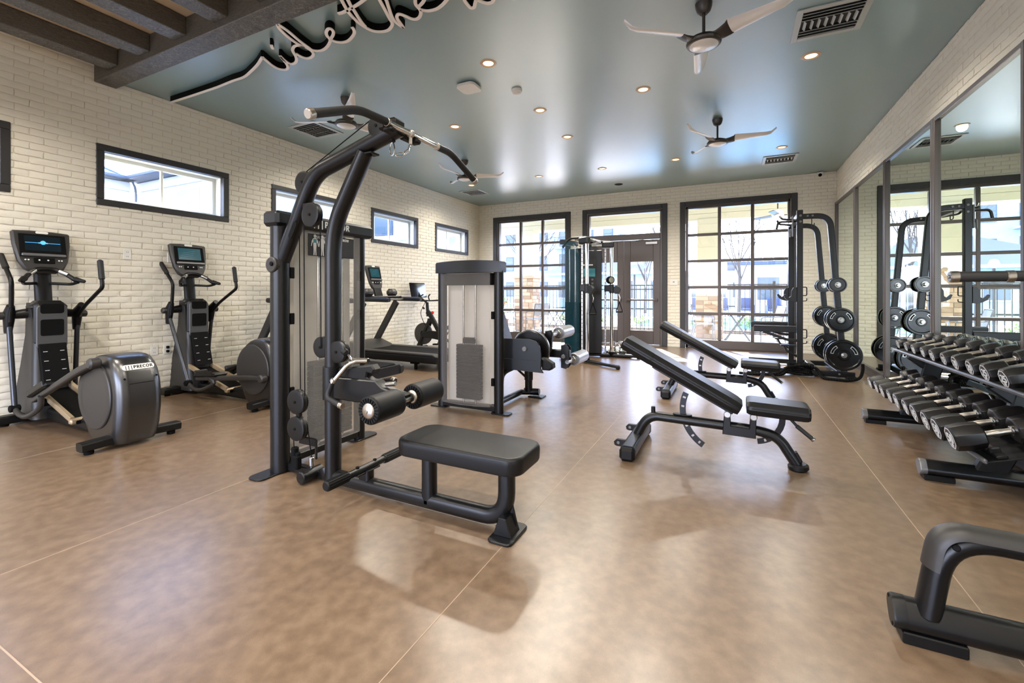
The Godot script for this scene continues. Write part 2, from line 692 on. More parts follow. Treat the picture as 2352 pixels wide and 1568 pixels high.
# bricks in running bond on a wall: o is the corner, u the way along, n the way out
func bricks(root: Node3D, o: Vector3, u: Vector3, n: Vector3, length: float, v0: float, v1: float, holes: Array, L: float, ph: float, mats: Array, joint := 0.0095, most := 300) -> void:
	var list = []
	var meshes = []
	for i in 7:
		meshes.append(brick_mesh(L - joint, ph - joint, i))
	rng.seed = 5
	var row = 0
	var y = v0
	while y < v1 - 0.005:
		var x = -L * (0.5 if row % 2 else 0.0) - L * 0.13
		while x < length:
			var pieces = [[x + joint / 2, y + joint / 2, x + L - joint / 2, y + ph - joint / 2]]
			for h in [[-9, -9, 0.004, 99], [length - 0.004, -9, 999, 99], [-9, v1 - 0.003, 999, 99]] + holes:
				var nx = []
				for p in pieces:
					if h[0] >= p[2] or h[2] <= p[0] or h[1] >= p[3] or h[3] <= p[1]:
						nx.append(p)
						continue
					if h[0] - p[0] > 0.012: nx.append([p[0], p[1], h[0], p[3]])
					if p[2] - h[2] > 0.012: nx.append([h[2], p[1], p[2], p[3]])
					var a = maxf(p[0], h[0])
					var b = minf(p[2], h[2])
					if b - a > 0.012:
						if h[1] - p[1] > 0.012: nx.append([a, p[1], b, h[1]])
						if p[3] - h[3] > 0.012: nx.append([a, h[3], b, p[3]])
				pieces = nx
			for p in pieces:
				var c = o + u * ((p[0] + p[2]) / 2.0) + Vector3.UP * ((p[1] + p[3]) / 2.0) + n * rng.randf_range(-0.0015, 0.0018)
				var sx: float = (p[2] - p[0]) / (L - joint)
				var sy: float = (p[3] - p[1]) / (ph - joint)
				var b = Basis(u * sx, Vector3.UP * sy, n)
				b = b * Basis(Vector3(0, 0, 1), rng.randf_range(-0.006, 0.006))
				if u.cross(Vector3.UP).dot(n) < 0.0:
					b = Basis(-u * sx, Vector3.UP * sy, n)
				list.append([view_size(c, n) * sx * sy, Transform3D(b, c), rng.randi() % 7, rng.randi() % mats.size()])
			x += L
		row += 1
		y += ph
	list.sort_custom(func(a, b): return a[0] > b[0])
	var rest = []
	for i in list.size():
		if i < most and list[i][0] > 0.0:
			var bo = part("brick", meshes[list[i][2]], mats[list[i][3]], root)
			bo.transform = list[i][1]
		else:
			rest.append(list[i])
	for v in 7:
		for k in mats.size():
			var sel = rest.filter(func(e): return e[2] == v and e[3] == k)
			if sel.is_empty(): continue
			var mm = MultiMesh.new()
			mm.transform_format = MultiMesh.TRANSFORM_3D
			mm.mesh = meshes[v]
			mm.instance_count = sel.size()
			for i in sel.size():
				mm.set_instance_transform(i, sel[i][1])
			var mi = MultiMeshInstance3D.new()
			mi.multimesh = mm
			mi.material_override = mats[k]
			mi.name = "brickwork"
			mi.set_meta("kind", "stuff")
			root.add_child(mi, true)

const WIN_Z := [[-1.672, -0.28], [-3.691, -2.298], [-5.70, -4.309], [-7.717, -6.323], [-9.749, -8.329]]

func room() -> void:
	# floor: sheets side by side with light welded seams
	var g = G.new()
	g.box(Vector3((XL + XR) / 2, -0.06, (ZB + ZF) / 2), Vector3(XR - XL + 0.5, 0.12, ZF - ZB + 0.5), 0.0)
	var fl = struct("floor", g, M.floor_vinyl)
	var seam = G.new()
	seam.box(Vector3(0, 0.0003, (ZB + ZF) / 2), Vector3(0.004, 0.0014, ZF - ZB), 0.0004)
	var sm = seam.mesh()
	for i in 4:
		var o = part("seam", sm, M.floor_seam, fl)
		o.position.x = 0.8415 - i * 1.8125
	for a in [[-2.78, -0.975, -0.59]]:
		g = G.new().box(Vector3((a[0] + a[1]) / 2, 0.0003, a[2]), Vector3(a[1] - a[0], 0.0014, 0.005), 0.0004)
		part("seam", g, M.floor_seam, fl)

	# ceiling over the room, lower than the boarded part behind the beam
	g = G.new().box(Vector3((XL + XR) / 2, H + 0.1, (ZB - 0.1 - 2.38) / 2), Vector3(XR - XL + 0.4, 0.2, -2.38 - ZB + 0.1), 0.0)
	struct("ceiling", g, M.ceiling_paint)
	g = G.new().box(Vector3((XL + XR) / 2, 3.75, (ZF - 2.46) / 2), Vector3(XR - XL + 0.4, 0.2, ZF + 2.46 + 0.1), 0.0)
	struct("ceiling_upper", g, M.beige_paint)

	# left wall, with five high windows
	var holes = []
	for w in WIN_Z:
		holes.append([w[0] + 0.06, 2.19, w[1] - 0.06, 2.725])
	var wl = struct("wall_left", slab(ZB - 0.3, ZF + 0.2, -0.1, 3.85, XL - 0.006, XL - 0.24, holes, 0), M.mortar_paint)
	var bh = []
	var z0 = ZB
	for w in WIN_Z:
		bh.append([w[0] + 0.03 - z0, 2.16, w[1] - 0.03 - z0, 2.755])
	bh.append([-1.0, H - 0.005, -2.36 - z0, 5.0])
	bricks(wl, Vector3(XL - 0.002, 0, z0), Vector3(0, 0, 1), Vector3(1, 0, 0), 9.6, 0.0, 3.66, bh, 0.2032, 0.0677, [M.brick_paint])
	for i in WIN_Z.size():
		side_window(i + 1, WIN_Z[i][0], WIN_Z[i][1])

	# back wall, with two gridded windows and a double door
	holes = [[-5.55, -0.2, -3.56, 3.08], [-3.13, -0.2, -1.33, 3.08], [-0.95, -0.2, 1.10, 3.08]]
	var wb = struct("wall_back", slab(XL - 0.2, XR + 0.3, -0.1, 3.7, ZB - 0.006, ZB - 0.24, holes, 2), M.mortar_paint)
	bh = []
	for a in [[-5.60, -3.51], [-3.176, -1.287], [-0.986, 1.137]]:
		bh.append([a[0] - XL, -0.2, a[1] - XL, 3.125])
	bricks(wb, Vector3(XL, 0, ZB - 0.002), Vector3(1, 0, 0), Vector3(0, 0, 1), XR - XL, 0.0, H, bh, 0.2032, 0.0677, [M.brick_paint])
	grid_window(6, -5.62, -3.49)
	grid_window(7, -1.006, 1.157)
	double_door()

	# right wall: bricks over mirrors
	var wr = struct("wall_right", slab(ZB - 0.3, ZF + 0.2, -0.1, 3.85, XR + 0.006, XR + 0.25, [], 0), M.mortar_paint)
	bricks(wr, Vector3(XR + 0.002, 0, 0.4), Vector3(0, 0, -1), Vector3(-1, 0, 0), 0.4 - ZB, 2.905, H, [], 0.2032, 0.0677, [M.brick_paint])
	g = G.new().box(Vector3(XR - 0.012, 0.045, (ZB + 0.4) / 2), Vector3(0.03, 0.09, 0.4 - ZB - 0.02), 0.004)
	struct("baseboard_right", g, M.bronze)
	struct("wall_front_unseen", slab(XL - 0.2, XR + 0.3, -0.1, 3.85, ZF, ZF + 0.2, [[-5.4, 0.1, -3.0, 2.9], [-2.6, 0.1, -0.2, 2.9]], 2), M.fill_wall)  # wall out of view; its openings are added to let in fill daylight
	var names = ["farthest wall mirror, in the corner beside the brick back wall", "second wall mirror from the back corner, reflecting only painted brick", "third wall mirror from the back corner, reflecting the plate rack", "wide wall mirror behind the far half of the dumbbell rack", "wall mirror behind the near half of the dumbbell rack", "wall mirror nearest the camera, mostly outside the picture"]
	var e = [-10.27, -8.79, -7.225, -5.70, -4.17, -2.64, -1.11]
	for i in 6:
		var za: float = e[i]
		var zb: float = e[i + 1]
		var t = thing("wall_mirror", names[i], "mirror", Vector3(XR, 0.09, (za + zb) / 2), "framed mirrors along the right wall")
		var w = zb - za - 0.012
		g = G.new()
		for s in [-1, 1]:
			part("frame_stile", G.new().box(Vector3(-0.02, 1.40, s * (w / 2 - 0.022)), Vector3(0.04, 2.80, 0.044), 0.006), M.bronze, t)
		for yy in [0.022, 2.778]:
			part("frame_rail", G.new().box(Vector3(-0.019, yy, 0), Vector3(0.036, 0.044, w - 0.088), 0.005), M.bronze, t)
		part("mirror_glass", G.new().box(Vector3(-0.008, 1.40, 0), Vector3(0.01, 2.71, w - 0.09), 0.0), M.mirror, t)

	# dark wooden beam and slats under the raised part of the ceiling
	g = G.new().box(Vector3((XL + XR) / 2, 3.536, -2.376), Vector3(XR - XL - 0.01, 0.228, 0.192), 0.006)
	struct("trim_1", g, M.dark_wood)
	for i in 13:
		g = G.new().box(Vector3(-5.645 + i * 0.6, 3.562, (ZF - 2.28) / 2 - 0.1), Vector3(0.19, 0.165, ZF + 2.28 - 0.2), 0.005)
		var sl = part("ceiling_slat", g, M.dark_wood)
		sl.set_meta("kind", "structure")

func side_window(i: int, za: float, zb: float) -> void:
	var r = Node3D.new()
	r.name = "window_%d" % i
	r.set_meta("kind", "structure")
	add_child(r)
	var ya = 2.13
	var yb = 2.785
	var zc = (za + zb) / 2
	var w = zb - za
	var x = XL
	for s in [[ya + 0.035, w], [yb - 0.035, w]]:
		part("casing", G.new().box(Vector3(x - 0.02, s[0], zc), Vector3(0.07, 0.07, s[1]), 0.005), M.casing, r)
	for s in [za + 0.035, zb - 0.035]:
		part("casing", G.new().box(Vector3(x - 0.02, (ya + yb) / 2, s), Vector3(0.07, yb - ya - 0.14, 0.07), 0.005), M.casing, r)
	# white reveal and sash
	for s in [ya + 0.068, yb - 0.068]:
		part("reveal", G.new().box(Vector3(x - 0.15, s, zc), Vector3(0.19, 0.012, w - 0.13), 0.001), M.vinyl_white, r)
		part("sash", G.new().box(Vector3(x - 0.19, s + (0.025 if s < 2.4 else -0.025), zc), Vector3(0.05, 0.045, w - 0.15), 0.006), M.vinyl_white, r)
	for s in [za + 0.068, zb - 0.068]:
		part("reveal", G.new().box(Vector3(x - 0.15, (ya + yb) / 2, s), Vector3(0.19, yb - ya - 0.136, 0.012), 0.001), M.vinyl_white, r)
		part("sash", G.new().box(Vector3(x - 0.19, (ya + yb) / 2, s + (0.025 if s < zc else -0.025)), Vector3(0.05, yb - ya - 0.2, 0.045), 0.006), M.vinyl_white, r)
	part("mullion", G.new().box(Vector3(x - 0.19, (ya + yb) / 2, zc), Vector3(0.035, yb - ya - 0.2, 0.025), 0.004), M.vinyl_white, r)
	for s in [-1, 1]:
		part("pane", G.new().box(Vector3(x - 0.195, (ya + yb) / 2, zc + s * (w / 4 - 0.03)), Vector3(0.004, yb - ya - 0.17, w / 2 - 0.09), 0.0), M.glass, r)

func casing_round(r: Node3D, xa: float, xb: float, z: float, top: float) -> void:
	for s in [[xa + 0.055, 0.11], [xb - 0.055, 0.11]]:
		part("casing", G.new().box(Vector3(s[0], top / 2, z - 0.005), Vector3(s[1], top, 0.06), 0.008), M.casing, r)
	part("casing", G.new().box(Vector3((xa + xb) / 2, top - 0.055, z - 0.005), Vector3(xb - xa - 0.22, 0.11, 0.06), 0.008), M.casing, r)

func grid_window(i: int, xa: float, xb: float) -> void:
	var r = Node3D.new()
	r.name = "window_%d" % i
	r.set_meta("kind", "structure")
	add_child(r)
	casing_round(r, xa, xb, ZB, 3.145)
	var z = ZB - 0.09
	var a = xa + 0.11
	var b = xb - 0.11
	for s in [a + 0.025, b - 0.025]:
		part("frame_stile", G.new().box(Vector3(s, 1.52, z), Vector3(0.05, 3.04, 0.12), 0.006), M.bronze, r)
	part("frame_rail", G.new().box(Vector3((a + b) / 2, 3.015, z), Vector3(b - a, 0.05, 0.12), 0.006), M.bronze, r)
	part("frame_rail", G.new().box(Vector3((a + b) / 2, 0.09, z), Vector3(b - a, 0.18, 0.12), 0.008), M.bronze, r)
	var cw = (b - a - 0.1) / 3.0
	var y0 = 0.18
	var rh = (2.99 - y0) / 5.0
	for k in [1, 2]:
		part("mullion", G.new().box(Vector3(a + 0.05 + cw * k, 1.585, z), Vector3(0.062, 2.81, 0.08), 0.008), M.bronze, r)
	for j in range(1, 5):
		part("muntin", G.new().box(Vector3((a + b) / 2, y0 + rh * j, z), Vector3(b - a - 0.1, 0.058, 0.07), 0.008), M.bronze, r)
	for k in 3:
		for j in 5:
			part("pane", G.new().box(Vector3(a + 0.05 + cw * (k + 0.5), y0 + rh * (j + 0.5), z), Vector3(cw - 0.04, rh - 0.04, 0.005), 0.0), M.glass, r)

func double_door() -> void:
	var r = Node3D.new()
	r.name = "door_1"
	r.set_meta("kind", "structure")
	add_child(r)
	var xa = -3.196
	var xb = -1.267
	casing_round(r, xa, xb, ZB, 3.15)
	var z = ZB - 0.09
	var a = xa + 0.11
	var b = xb - 0.11
	for s in [a + 0.025, b - 0.025]:
		part("frame_stile", G.new().box(Vector3(s, 1.52, z), Vector3(0.05, 3.04, 0.13), 0.006), M.bronze, r)
	part("frame_rail", G.new().box(Vector3((a + b) / 2, 3.015, z), Vector3(b - a, 0.05, 0.13), 0.006), M.bronze, r)
	part("transom_bar", G.new().box(Vector3((a + b) / 2, 2.455, z), Vector3(b - a - 0.1, 0.13, 0.13), 0.008), M.bronze, r)
	part("pane", G.new().box(Vector3((a + b) / 2, 2.76, z), Vector3(b - a - 0.1, 0.49, 0.005), 0.0), M.glass, r)
	part("threshold", G.new().box(Vector3((a + b) / 2, 0.008, z + 0.02), Vector3(b - a - 0.1, 0.016, 0.16), 0.004), M.steel, r)
	var mid = (a + b) / 2
	var w = (b - a - 0.1) / 2 - 0.004
	for s in [-1.0, 1.0]:
		var c: float = mid + s * (w / 2 + 0.002)
		var door = Node3D.new()
		door.name = "door_leaf"
		r.add_child(door, true)
		for q in [-1, 1]:
			part("stile", G.new().box(Vector3(c + q * (w / 2 - 0.075), 1.2, z), Vector3(0.15, 2.36, 0.05), 0.006), M.bronze, door)
		part("rail", G.new().box(Vector3(c, 0.175, z), Vector3(w - 0.3, 0.31, 0.05), 0.006), M.bronze, door)
		part("rail", G.new().box(Vector3(c, 2.135, z), Vector3(w - 0.3, 0.49, 0.05), 0.006), M.bronze, door)
		part("pane", G.new().box(Vector3(c, 1.11, z), Vector3(w - 0.28, 1.58, 0.006), 0.0), M.glass, door)
		var bar = G.new().rod(Vector3(c - w / 2 + 0.08, 1.02, z + 0.07), Vector3(c + w / 2 - 0.08, 1.02, z + 0.07), 0.02, 12, 0.004)
		for q in [-1, 1]:
			bar.box(Vector3(c + q * (w / 2 - 0.08), 1.02, z + 0.045), Vector3(0.06, 0.07, 0.05), 0.006)
		part("push_bar", bar, M.bronze, door)
		var cl = G.new().box(Vector3(c + s * 0.22, 2.30, z + 0.05), Vector3(0.26, 0.06, 0.05), 0.006)
		cl.tube([Vector3(c + s * 0.18, 2.33, z + 0.07), Vector3(c + s * 0.05, 2.36, z + 0.22), Vector3(c - s * 0.14, 2.36, z + 0.05)], 0.009, 8)
		part("door_closer", cl, M.steel, door)

func ceiling_things() -> void:
	# recessed downlights; their own light is set in the glowing lens
	var lab = [
		[-2.19, -3.91, "recessed ceiling light above the rear of the white access point"],
		[0.69, -5.17, "recessed ceiling light just beyond the large square vent, near the mirrors"],
		[-0.90, -5.19, "recessed ceiling light between the two fans over the benches"],
		[-2.17, -5.21, "recessed ceiling light just beyond the smoke detector"],
		[-3.44, -5.20, "recessed ceiling light beyond the tip of the pulldown bar"],
		[-2.18, -6.28, "recessed ceiling light in the middle of the room, third of its row"],
		[0.71, -8.23, "recessed ceiling light beside the blade of the far right fan"],
		[-0.87, -8.18, "recessed ceiling light below and beside the far right fan, toward the doors"],
		[-2.16, -8.18, "recessed ceiling light in front of the double doors"],
		[-3.43, -8.18, "recessed ceiling light in front of the left gridded window"],
		[-5.01, -8.21, "recessed ceiling light by the small far vent, near the left wall"],
		[-5.01, -5.2, "recessed ceiling light hidden behind the pulldown machine, near the left wall"]]
	for a in lab:
		var t = thing("ceiling_light", a[2], "ceiling light", Vector3(a[0], H, a[1]), "recessed ceiling lights")
		part("trim_ring", G.new().lathe([[0.052, -0.004], [0.062, -0.010], [0.078, -0.007], [0.084, 0.0], [0.052, 0.0], [0.052, -0.004]], 24), M.lamp_ring, t)
		part("lamp_lens", G.new().lathe([[0.0, -0.006], [0.03, -0.0055], [0.052, -0.003], [0.052, 0.0], [0.0, 0.0]], 20), M.lamp, t)
		lamp(Vector3(a[0], H - 0.03, a[1]), LAMP)
	# unseen fill lamps added behind the camera, between the slats, to brighten the room
	for x in [-4.75, -2.95, -1.15, 0.65]:
		for z in [-1.0, 1.0, 3.0]:
			var q = thing("ceiling_light", "added fill light between dark slats behind the camera", "ceiling light", Vector3(x, 3.65, z), "added fill lights behind the camera")
			part("lamp_lens", G.new().lathe([[0.0, -0.006], [0.052, -0.003], [0.06, 0.0], [0.0, 0.0]], 16), M.lamp, q)
			lamp(Vector3(x, 3.62, z), LAMP_FILL)

	# vents
	var vl = ["large square ceiling vent at the right, nearest the camera", "ceiling vent above the left wall, behind the pulldown bar", "square ceiling vent near the back right corner", "small ceiling vent near the back left corner"]
	var vp = [[0.74, -4.55], [-5.28, -4.44], [0.74, -8.94], [-5.32, -8.85]]
	for i in 4:
		var t = thing("ceiling_vent", vl[i], "vent", Vector3(vp[i][0], H, vp[i][1]), "ceiling vents")
		var f = G.new()
		for s in [-1, 1]:
			f.box(Vector3(s * 0.235, -0.006, 0), Vector3(0.05, 0.012, 0.52), 0.003)
			f.box(Vector3(0, -0.006, s * 0.235), Vector3(0.42, 0.012, 0.05), 0.003)
		part("frame", f, M.vent_metal, t)
		part("backing", G.new().box(Vector3(0, -0.0015, 0), Vector3(0.42, 0.003, 0.42), 0.0), M.vent_dark, t)
		var sl = G.new().box(Vector3.ZERO, Vector3(0.42, 0.003, 0.026), 0.0, Transform3D(Basis(Vector3(1, 0, 0), 0.75))).mesh()
		for k in 9:
			if k > 2 and k < 6: continue
			var o = part("slat", sl, M.vent_metal, t)
			o.position = Vector3(0, -0.012, -0.18 + k * 0.045)
		var ss = G.new().box(Vector3.ZERO, Vector3(0.003, 0.026, 0.13), 0.0, Transform3D(Basis(Vector3(0, 0, 1), 0.7))).mesh()
		for k in 8:
			var o = part("slat", ss, M.vent_metal, t)
			o.position = Vector3(-0.18 + k * 0.051, -0.012, 0.0)

	# wireless access point, detectors, camera
	var ap = thing("access_point", "white rounded square wireless access point on the ceiling", "access point", Vector3(-2.62, H, -4.24))
	var pr = G.rrect(0.23, 0.23, 0.06, 4)
	part("body", G.new().sweep(v3([0, -0.045, 0, 0, -0.04, 0, 0, -0.012, 0, 0, -0.010, 0]), pr, Vector3(0, 0, 1), [0.9, 1.0, 0.97, 0.8]), M.white_plastic, ap)
	part("mount", G.new().box(Vector3(0, -0.005, 0), Vector3(0.16, 0.011, 0.16), 0.002), M.matt_black, ap)
	var sd = thing("smoke_detector", "white round smoke detector on the teal ceiling", "smoke detector", Vector3(-2.19, H, -4.57))
	part("body", G.new().lathe([[0.0, -0.052], [0.03, -0.05], [0.042, -0.042], [0.045, -0.03], [0.058, -0.026], [0.062, 0.0], [0.0, 0.0]], 24), M.white_plastic, sd)
	var ss2 = thing("speaker_grille", "small dark round ceiling speaker above the double doors", "speaker", Vector3(-2.16, H, -9.53))
	part("grille", G.new().lathe([[0.0, -0.012], [0.07, -0.010], [0.085, -0.004], [0.088, 0.0], [0.0, 0.0]], 24), M.matt_black, ss2)
	var cam = thing("security_camera", "white security camera in the back corner under the ceiling", "camera", Vector3(1.52, 3.455, ZB + 0.005))
	part("body", G.new().rod(Vector3(0, 0.03, 0.06), Vector3(0, -0.045, 0.06), 0.055, 20, 0.012).box(Vector3(0, 0.02, 0.02), Vector3(0.1, 0.05, 0.05), 0.01), M.white_plastic, cam)
	part("lens", G.new().rod(Vector3(-0.01, -0.03, 0.105), Vector3(-0.018, -0.038, 0.13), 0.03, 16, 0.006), M.matt_black, cam)
	fans()
	sign_()
	# plates on the walls
	var outl = [[1.62, -2.57, "white double outlet plate between the two elliptical trainers, high on the wall"], [1.61, -3.0, "white outlet plate beside the second elliptical's screen"], [0.52, -2.83, "low white outlet plate behind the nearest elliptical"], [0.52, -2.96, "low grey outlet with black plug beside second elliptical"], [1.61, -7.01, "white switch plate between the treadmill console and the bike screen"], [1.63, -7.54, "white outlet plate above the bike screen"]]
	for a in outl:
		var t = thing("outlet", a[2], "outlet", Vector3(XL + 0.003, a[0], a[1]), "wall outlets")
		part("plate", G.new().box(Vector3(0.003, 0, 0), Vector3(0.008, 0.115, 0.075), 0.003), M.white_plastic, t)
		var sk = G.new()
		for s in [-1, 1]:
			for q in [-1, 1]:
				sk.box(Vector3(0.0075, s * 0.025, q * 0.007), Vector3(0.002, 0.01, 0.003), 0.0)
		part("socket", sk, M.matt_black, t)
		if a[1] == -2.96:
			part("plug", G.new().box(Vector3(0.022, 0.024, 0), Vector3(0.03, 0.03, 0.028), 0.006).box(Vector3(0.022, -0.024, 0), Vector3(0.03, 0.03, 0.028), 0.006), M.matt_black, t)
	var kp = thing("wall_panel", "white door release panel on the brick beside the double doors", "switch", Vector3(-1.135, 1.41, ZB + 0.004))
	part("plate", G.new().box(Vector3(0, 0, 0.004), Vector3(0.17, 0.12, 0.014), 0.004), M.white_plastic, kp)
	part("button", G.new().box(Vector3(0, 0.01, 0.013), Vector3(0.04, 0.014, 0.006), 0.002), M.grey_plastic, kp)

func lamp(at: Vector3, e: float) -> void:
	var l = SpotLight3D.new()
	l.name = "lamp_light"
	l.light_color = Color(1.0, 0.965, 0.91)
	l.light_energy = e
	l.spot_angle = 78.0
	l.spot_angle_attenuation = 0.8
	l.spot_range = 20.0
	l.spot_attenuation = 2.0
	l.light_size = 0.06
	l.shadow_enabled = true
	add_child(l, true)
	l.position = at
	l.rotation.x = -PI / 2

func fans() -> void:
	var hub = thing("ceiling_fan", "ceiling fan nearest the camera, with one blade cut by the top edge", "ceiling fan", Vector3(-0.2, H, -3.86), "three-bladed ceiling fans", 0.0)
	part("canopy", G.new().lathe([[0.0, -0.085], [0.028, -0.085], [0.05, -0.065], [0.062, -0.03], [0.065, 0.0], [0.0, 0.0]], 24), M.fan_body, hub)
	part("downrod", G.new().rod(Vector3(0, -0.27, 0), Vector3(0, -0.08, 0), 0.012, 12), M.fan_body, hub)
	part("motor", G.new().lathe([[0.0, -0.335], [0.115, -0.335], [0.128, -0.325], [0.132, -0.31], [0.115, -0.285], [0.06, -0.262], [0.02, -0.255], [0.0, -0.255]], 28), M.fan_body, hub)
	part("motor_cap", G.new().lathe([[0.0, -0.358], [0.045, -0.355], [0.085, -0.346], [0.110, -0.334], [0.114, -0.330], [0.0, -0.330]], 28), M.silver_blade, hub)
	for k in 3:
		var piv = Basis(Vector3.UP, TAU * k / 3.0)
		var g = G.new()
		var rings = []
		var rr = [0.07, 0.11, 0.15, 0.19, 0.21]
		for i in 5:
			var f = i / 4.0
			var pr = G.oval(lerpf(0.05, 0.068, f), lerpf(0.026, 0.008, f), 14)
			var r = PackedVector3Array()
			for q in pr:
				var a = lerpf(0.15, 0.42, f)
				r.append(piv * Vector3(rr[i], -0.30 + 0.03 * f * f + q.x * sin(a) + q.y * cos(a), q.x * cos(a) - q.y * sin(a)))
			rings.append(r)
		part("blade_arm", g.skin(rings), M.fan_body, hub)
		g = G.new()
		rings = []
		for i in 9:
			var f = i / 8.0
			var x = lerpf(0.205, 0.68, f)
			var w = lerpf(0.068, 0.034, f)
			if i >= 7: w *= 0.85 if i == 7 else 0.45
			var up = 0.0 if f < 0.78 else (f - 0.78) * (f - 0.78) * 1.3
			var a = lerpf(0.40, 0.24, f)
			var r = PackedVector3Array()
			for q in G.oval(w, 0.0045, 14):
				r.append(piv * Vector3(x, -0.27 + up + q.x * sin(a) + q.y * cos(a) - 0.012 * (1.0 - pow(q.x / w, 2.0)), q.x * cos(a) - q.y * sin(a)))
			rings.append(r)
		part("blade", g.skin(rings), M.silver_blade, hub)
	hub.rotation.y = -deg_to_rad(143.0)
	copy(hub, "ceiling_fan", "ceiling fan at the far right, in front of the doors", Vector3(-0.17, H, -6.53), -deg_to_rad(118.0))
	copy(hub, "ceiling_fan", "ceiling fan partly hidden behind the pulldown bar, near the left wall", Vector3(-4.09, H, -3.87), -deg_to_rad(158.0))
	copy(hub, "ceiling_fan", "small-looking far ceiling fan beside the right end of the pulldown bar", Vector3(-4.18, H, -6.62), -deg_to_rad(95.0))

func sign_() -> void:
	var t = thing("script_sign", "cream script lettering on black channels hung flat under the teal ceiling", "sign", Vector3(0, H, 0))
	var strokes = [
		[-5.895,-2.931,-5.572,-2.935,-5.287,-2.936,-5.013,-2.935,-4.732,-2.921,-4.534,-2.920,-4.349,-2.875,-4.178,-2.824,-4.059,-2.777,-3.990,-2.749],
		[-3.990,-2.749,-4.011,-2.795,-4.046,-2.883,-4.054,-2.960,-4.014,-3.005,-3.962,-2.997,-3.916,-2.959,-3.863,-2.885,-3.821,-2.810],
		[-3.821,-2.810,-3.853,-2.879,-3.864,-2.929,-3.849,-2.960,-3.796,-2.955,-3.739,-2.923,-3.687,-2.871,-3.646,-2.815,-3.609,-2.781,-3.554,-2.756,-3.509,-2.761,-3.482,-2.791,-3.476,-2.846,-3.488,-2.898,-3.529,-2.938,-3.590,-2.957,-3.636,-2.946,-3.653,-2.898,-3.648,-2.846],
		[-3.384,-2.462,-3.428,-2.514,-3.465,-2.605,-3.488,-2.699,-3.490,-2.757,-3.477,-2.804],
		[-3.384,-2.462,-3.397,-2.574,-3.436,-2.714,-3.454,-2.816,-3.460,-2.875,-3.404,-2.913,-3.320,-2.902,-3.234,-2.863,-3.177,-2.823,-3.153,-2.768,-3.119,-2.729,-3.072,-2.703,-3.044,-2.707,-3.052,-2.744,-3.092,-2.779,-3.157,-2.813],
		[-3.171,-2.821,-3.160,-2.865,-3.117,-2.901,-3.048,-2.906,-2.960,-2.872,-2.903,-2.836,-2.872,-2.796,-2.865,-2.774],
		[-3.725,-2.652,-3.769,-2.697],
		[-2.624,-2.499,-2.604,-2.448,-2.614,-2.425,-2.641,-2.436,-2.667,-2.478,-2.708,-2.554,-2.728,-2.598,-2.745,-2.644,-2.765,-2.741,-2.765,-2.812,-2.746,-2.886,-2.690,-2.930,-2.624,-2.939,-2.565,-2.914,-2.521,-2.876,-2.494,-2.809,-2.449,-2.705,-2.407,-2.606,-2.369,-2.535,-2.334,-2.509,-2.320,-2.537,-2.362,-2.628,-2.405,-2.702,-2.461,-2.800,-2.482,-2.859,-2.485,-2.921,-2.479,-2.970],
		[-2.624,-2.499,-2.657,-2.560,-2.679,-2.615,-2.712,-2.688,-2.741,-2.760,-2.756,-2.813],
		[-2.823,-2.588,-2.780,-2.593,-2.728,-2.588,-2.657,-2.579,-2.594,-2.571,-2.516,-2.553,-2.465,-2.541],
		[-2.479,-2.970,-2.459,-2.898,-2.438,-2.837,-2.407,-2.809,-2.385,-2.811,-2.362,-2.848,-2.342,-2.897,-2.312,-2.921,-2.269,-2.911,-2.225,-2.873,-2.203,-2.834,-2.195,-2.773,-2.164,-2.726,-2.125,-2.692,-2.081,-2.684,-2.069,-2.719,-2.103,-2.756,-2.145,-2.782,-2.190,-2.799],
		[-2.203,-2.834,-2.178,-2.861,-2.146,-2.880,-2.081,-2.886,-2.010,-2.864,-1.949,-2.832,-1.906,-2.807],
		[-1.803,-2.821,-1.828,-2.892,-1.834,-2.935,-1.835,-2.990,-1.809,-3.000,-1.776,-2.963,-1.739,-2.920,-1.736,-2.936,-1.723,-2.962,-1.692,-3.001,-1.655,-3.008,-1.629,-2.989,-1.587,-2.949],
	]
	var y = -0.069
	for s in strokes:
		var path = PackedVector3Array()
		for i in range(0, s.size(), 2):
			path.append(Vector3(s[i], y, s[i + 1]))
		path = G.spline(path, 4)
		part("letter_face", G.new().sweep(path, G.rrect(0.028, 0.012, 0.005, 2), Vector3.UP), M.cream_face, t)
		var low = PackedVector3Array()
		for q in path:
			low.append(q + Vector3(0, 0.0355, 0))
		part("letter_channel", G.new().sweep(low, G.rrect(0.024, 0.06, 0.002, 1), Vector3.UP), M.matt_black, t)

# ---------------------------------------------------------------- strength machines
func bolt(t: Node3D, at: Vector3, dir: Vector3, r: float, mat: Material, called := "bolt") -> void:
	part(called, G.new().rod(at, at + dir.normalized() * r * 0.6, r, 14, r * 0.2), mat, t)

func pulley(t: Node3D, c: Vector3, r: float, w: float, ax := Vector3(0, 0, 1)) -> void:
	var prof = [[0.0, -w / 2], [r * 0.8, -w / 2], [r, -w / 2 + 0.004], [r, -0.006], [r * 0.93, 0.0], [r, 0.006], [r, w / 2 - 0.004], [r * 0.8, w / 2], [0.0, w / 2]]
	part("pulley", G.new().lathe(prof, 28, Transform3D(G.basis_y(ax), c)), M.black_plastic, t)
	part("pulley_bolt", G.new().rod(c + ax * w / 2, c + ax * (w / 2 + 0.004), 0.009, 10), M.matt_black, t)

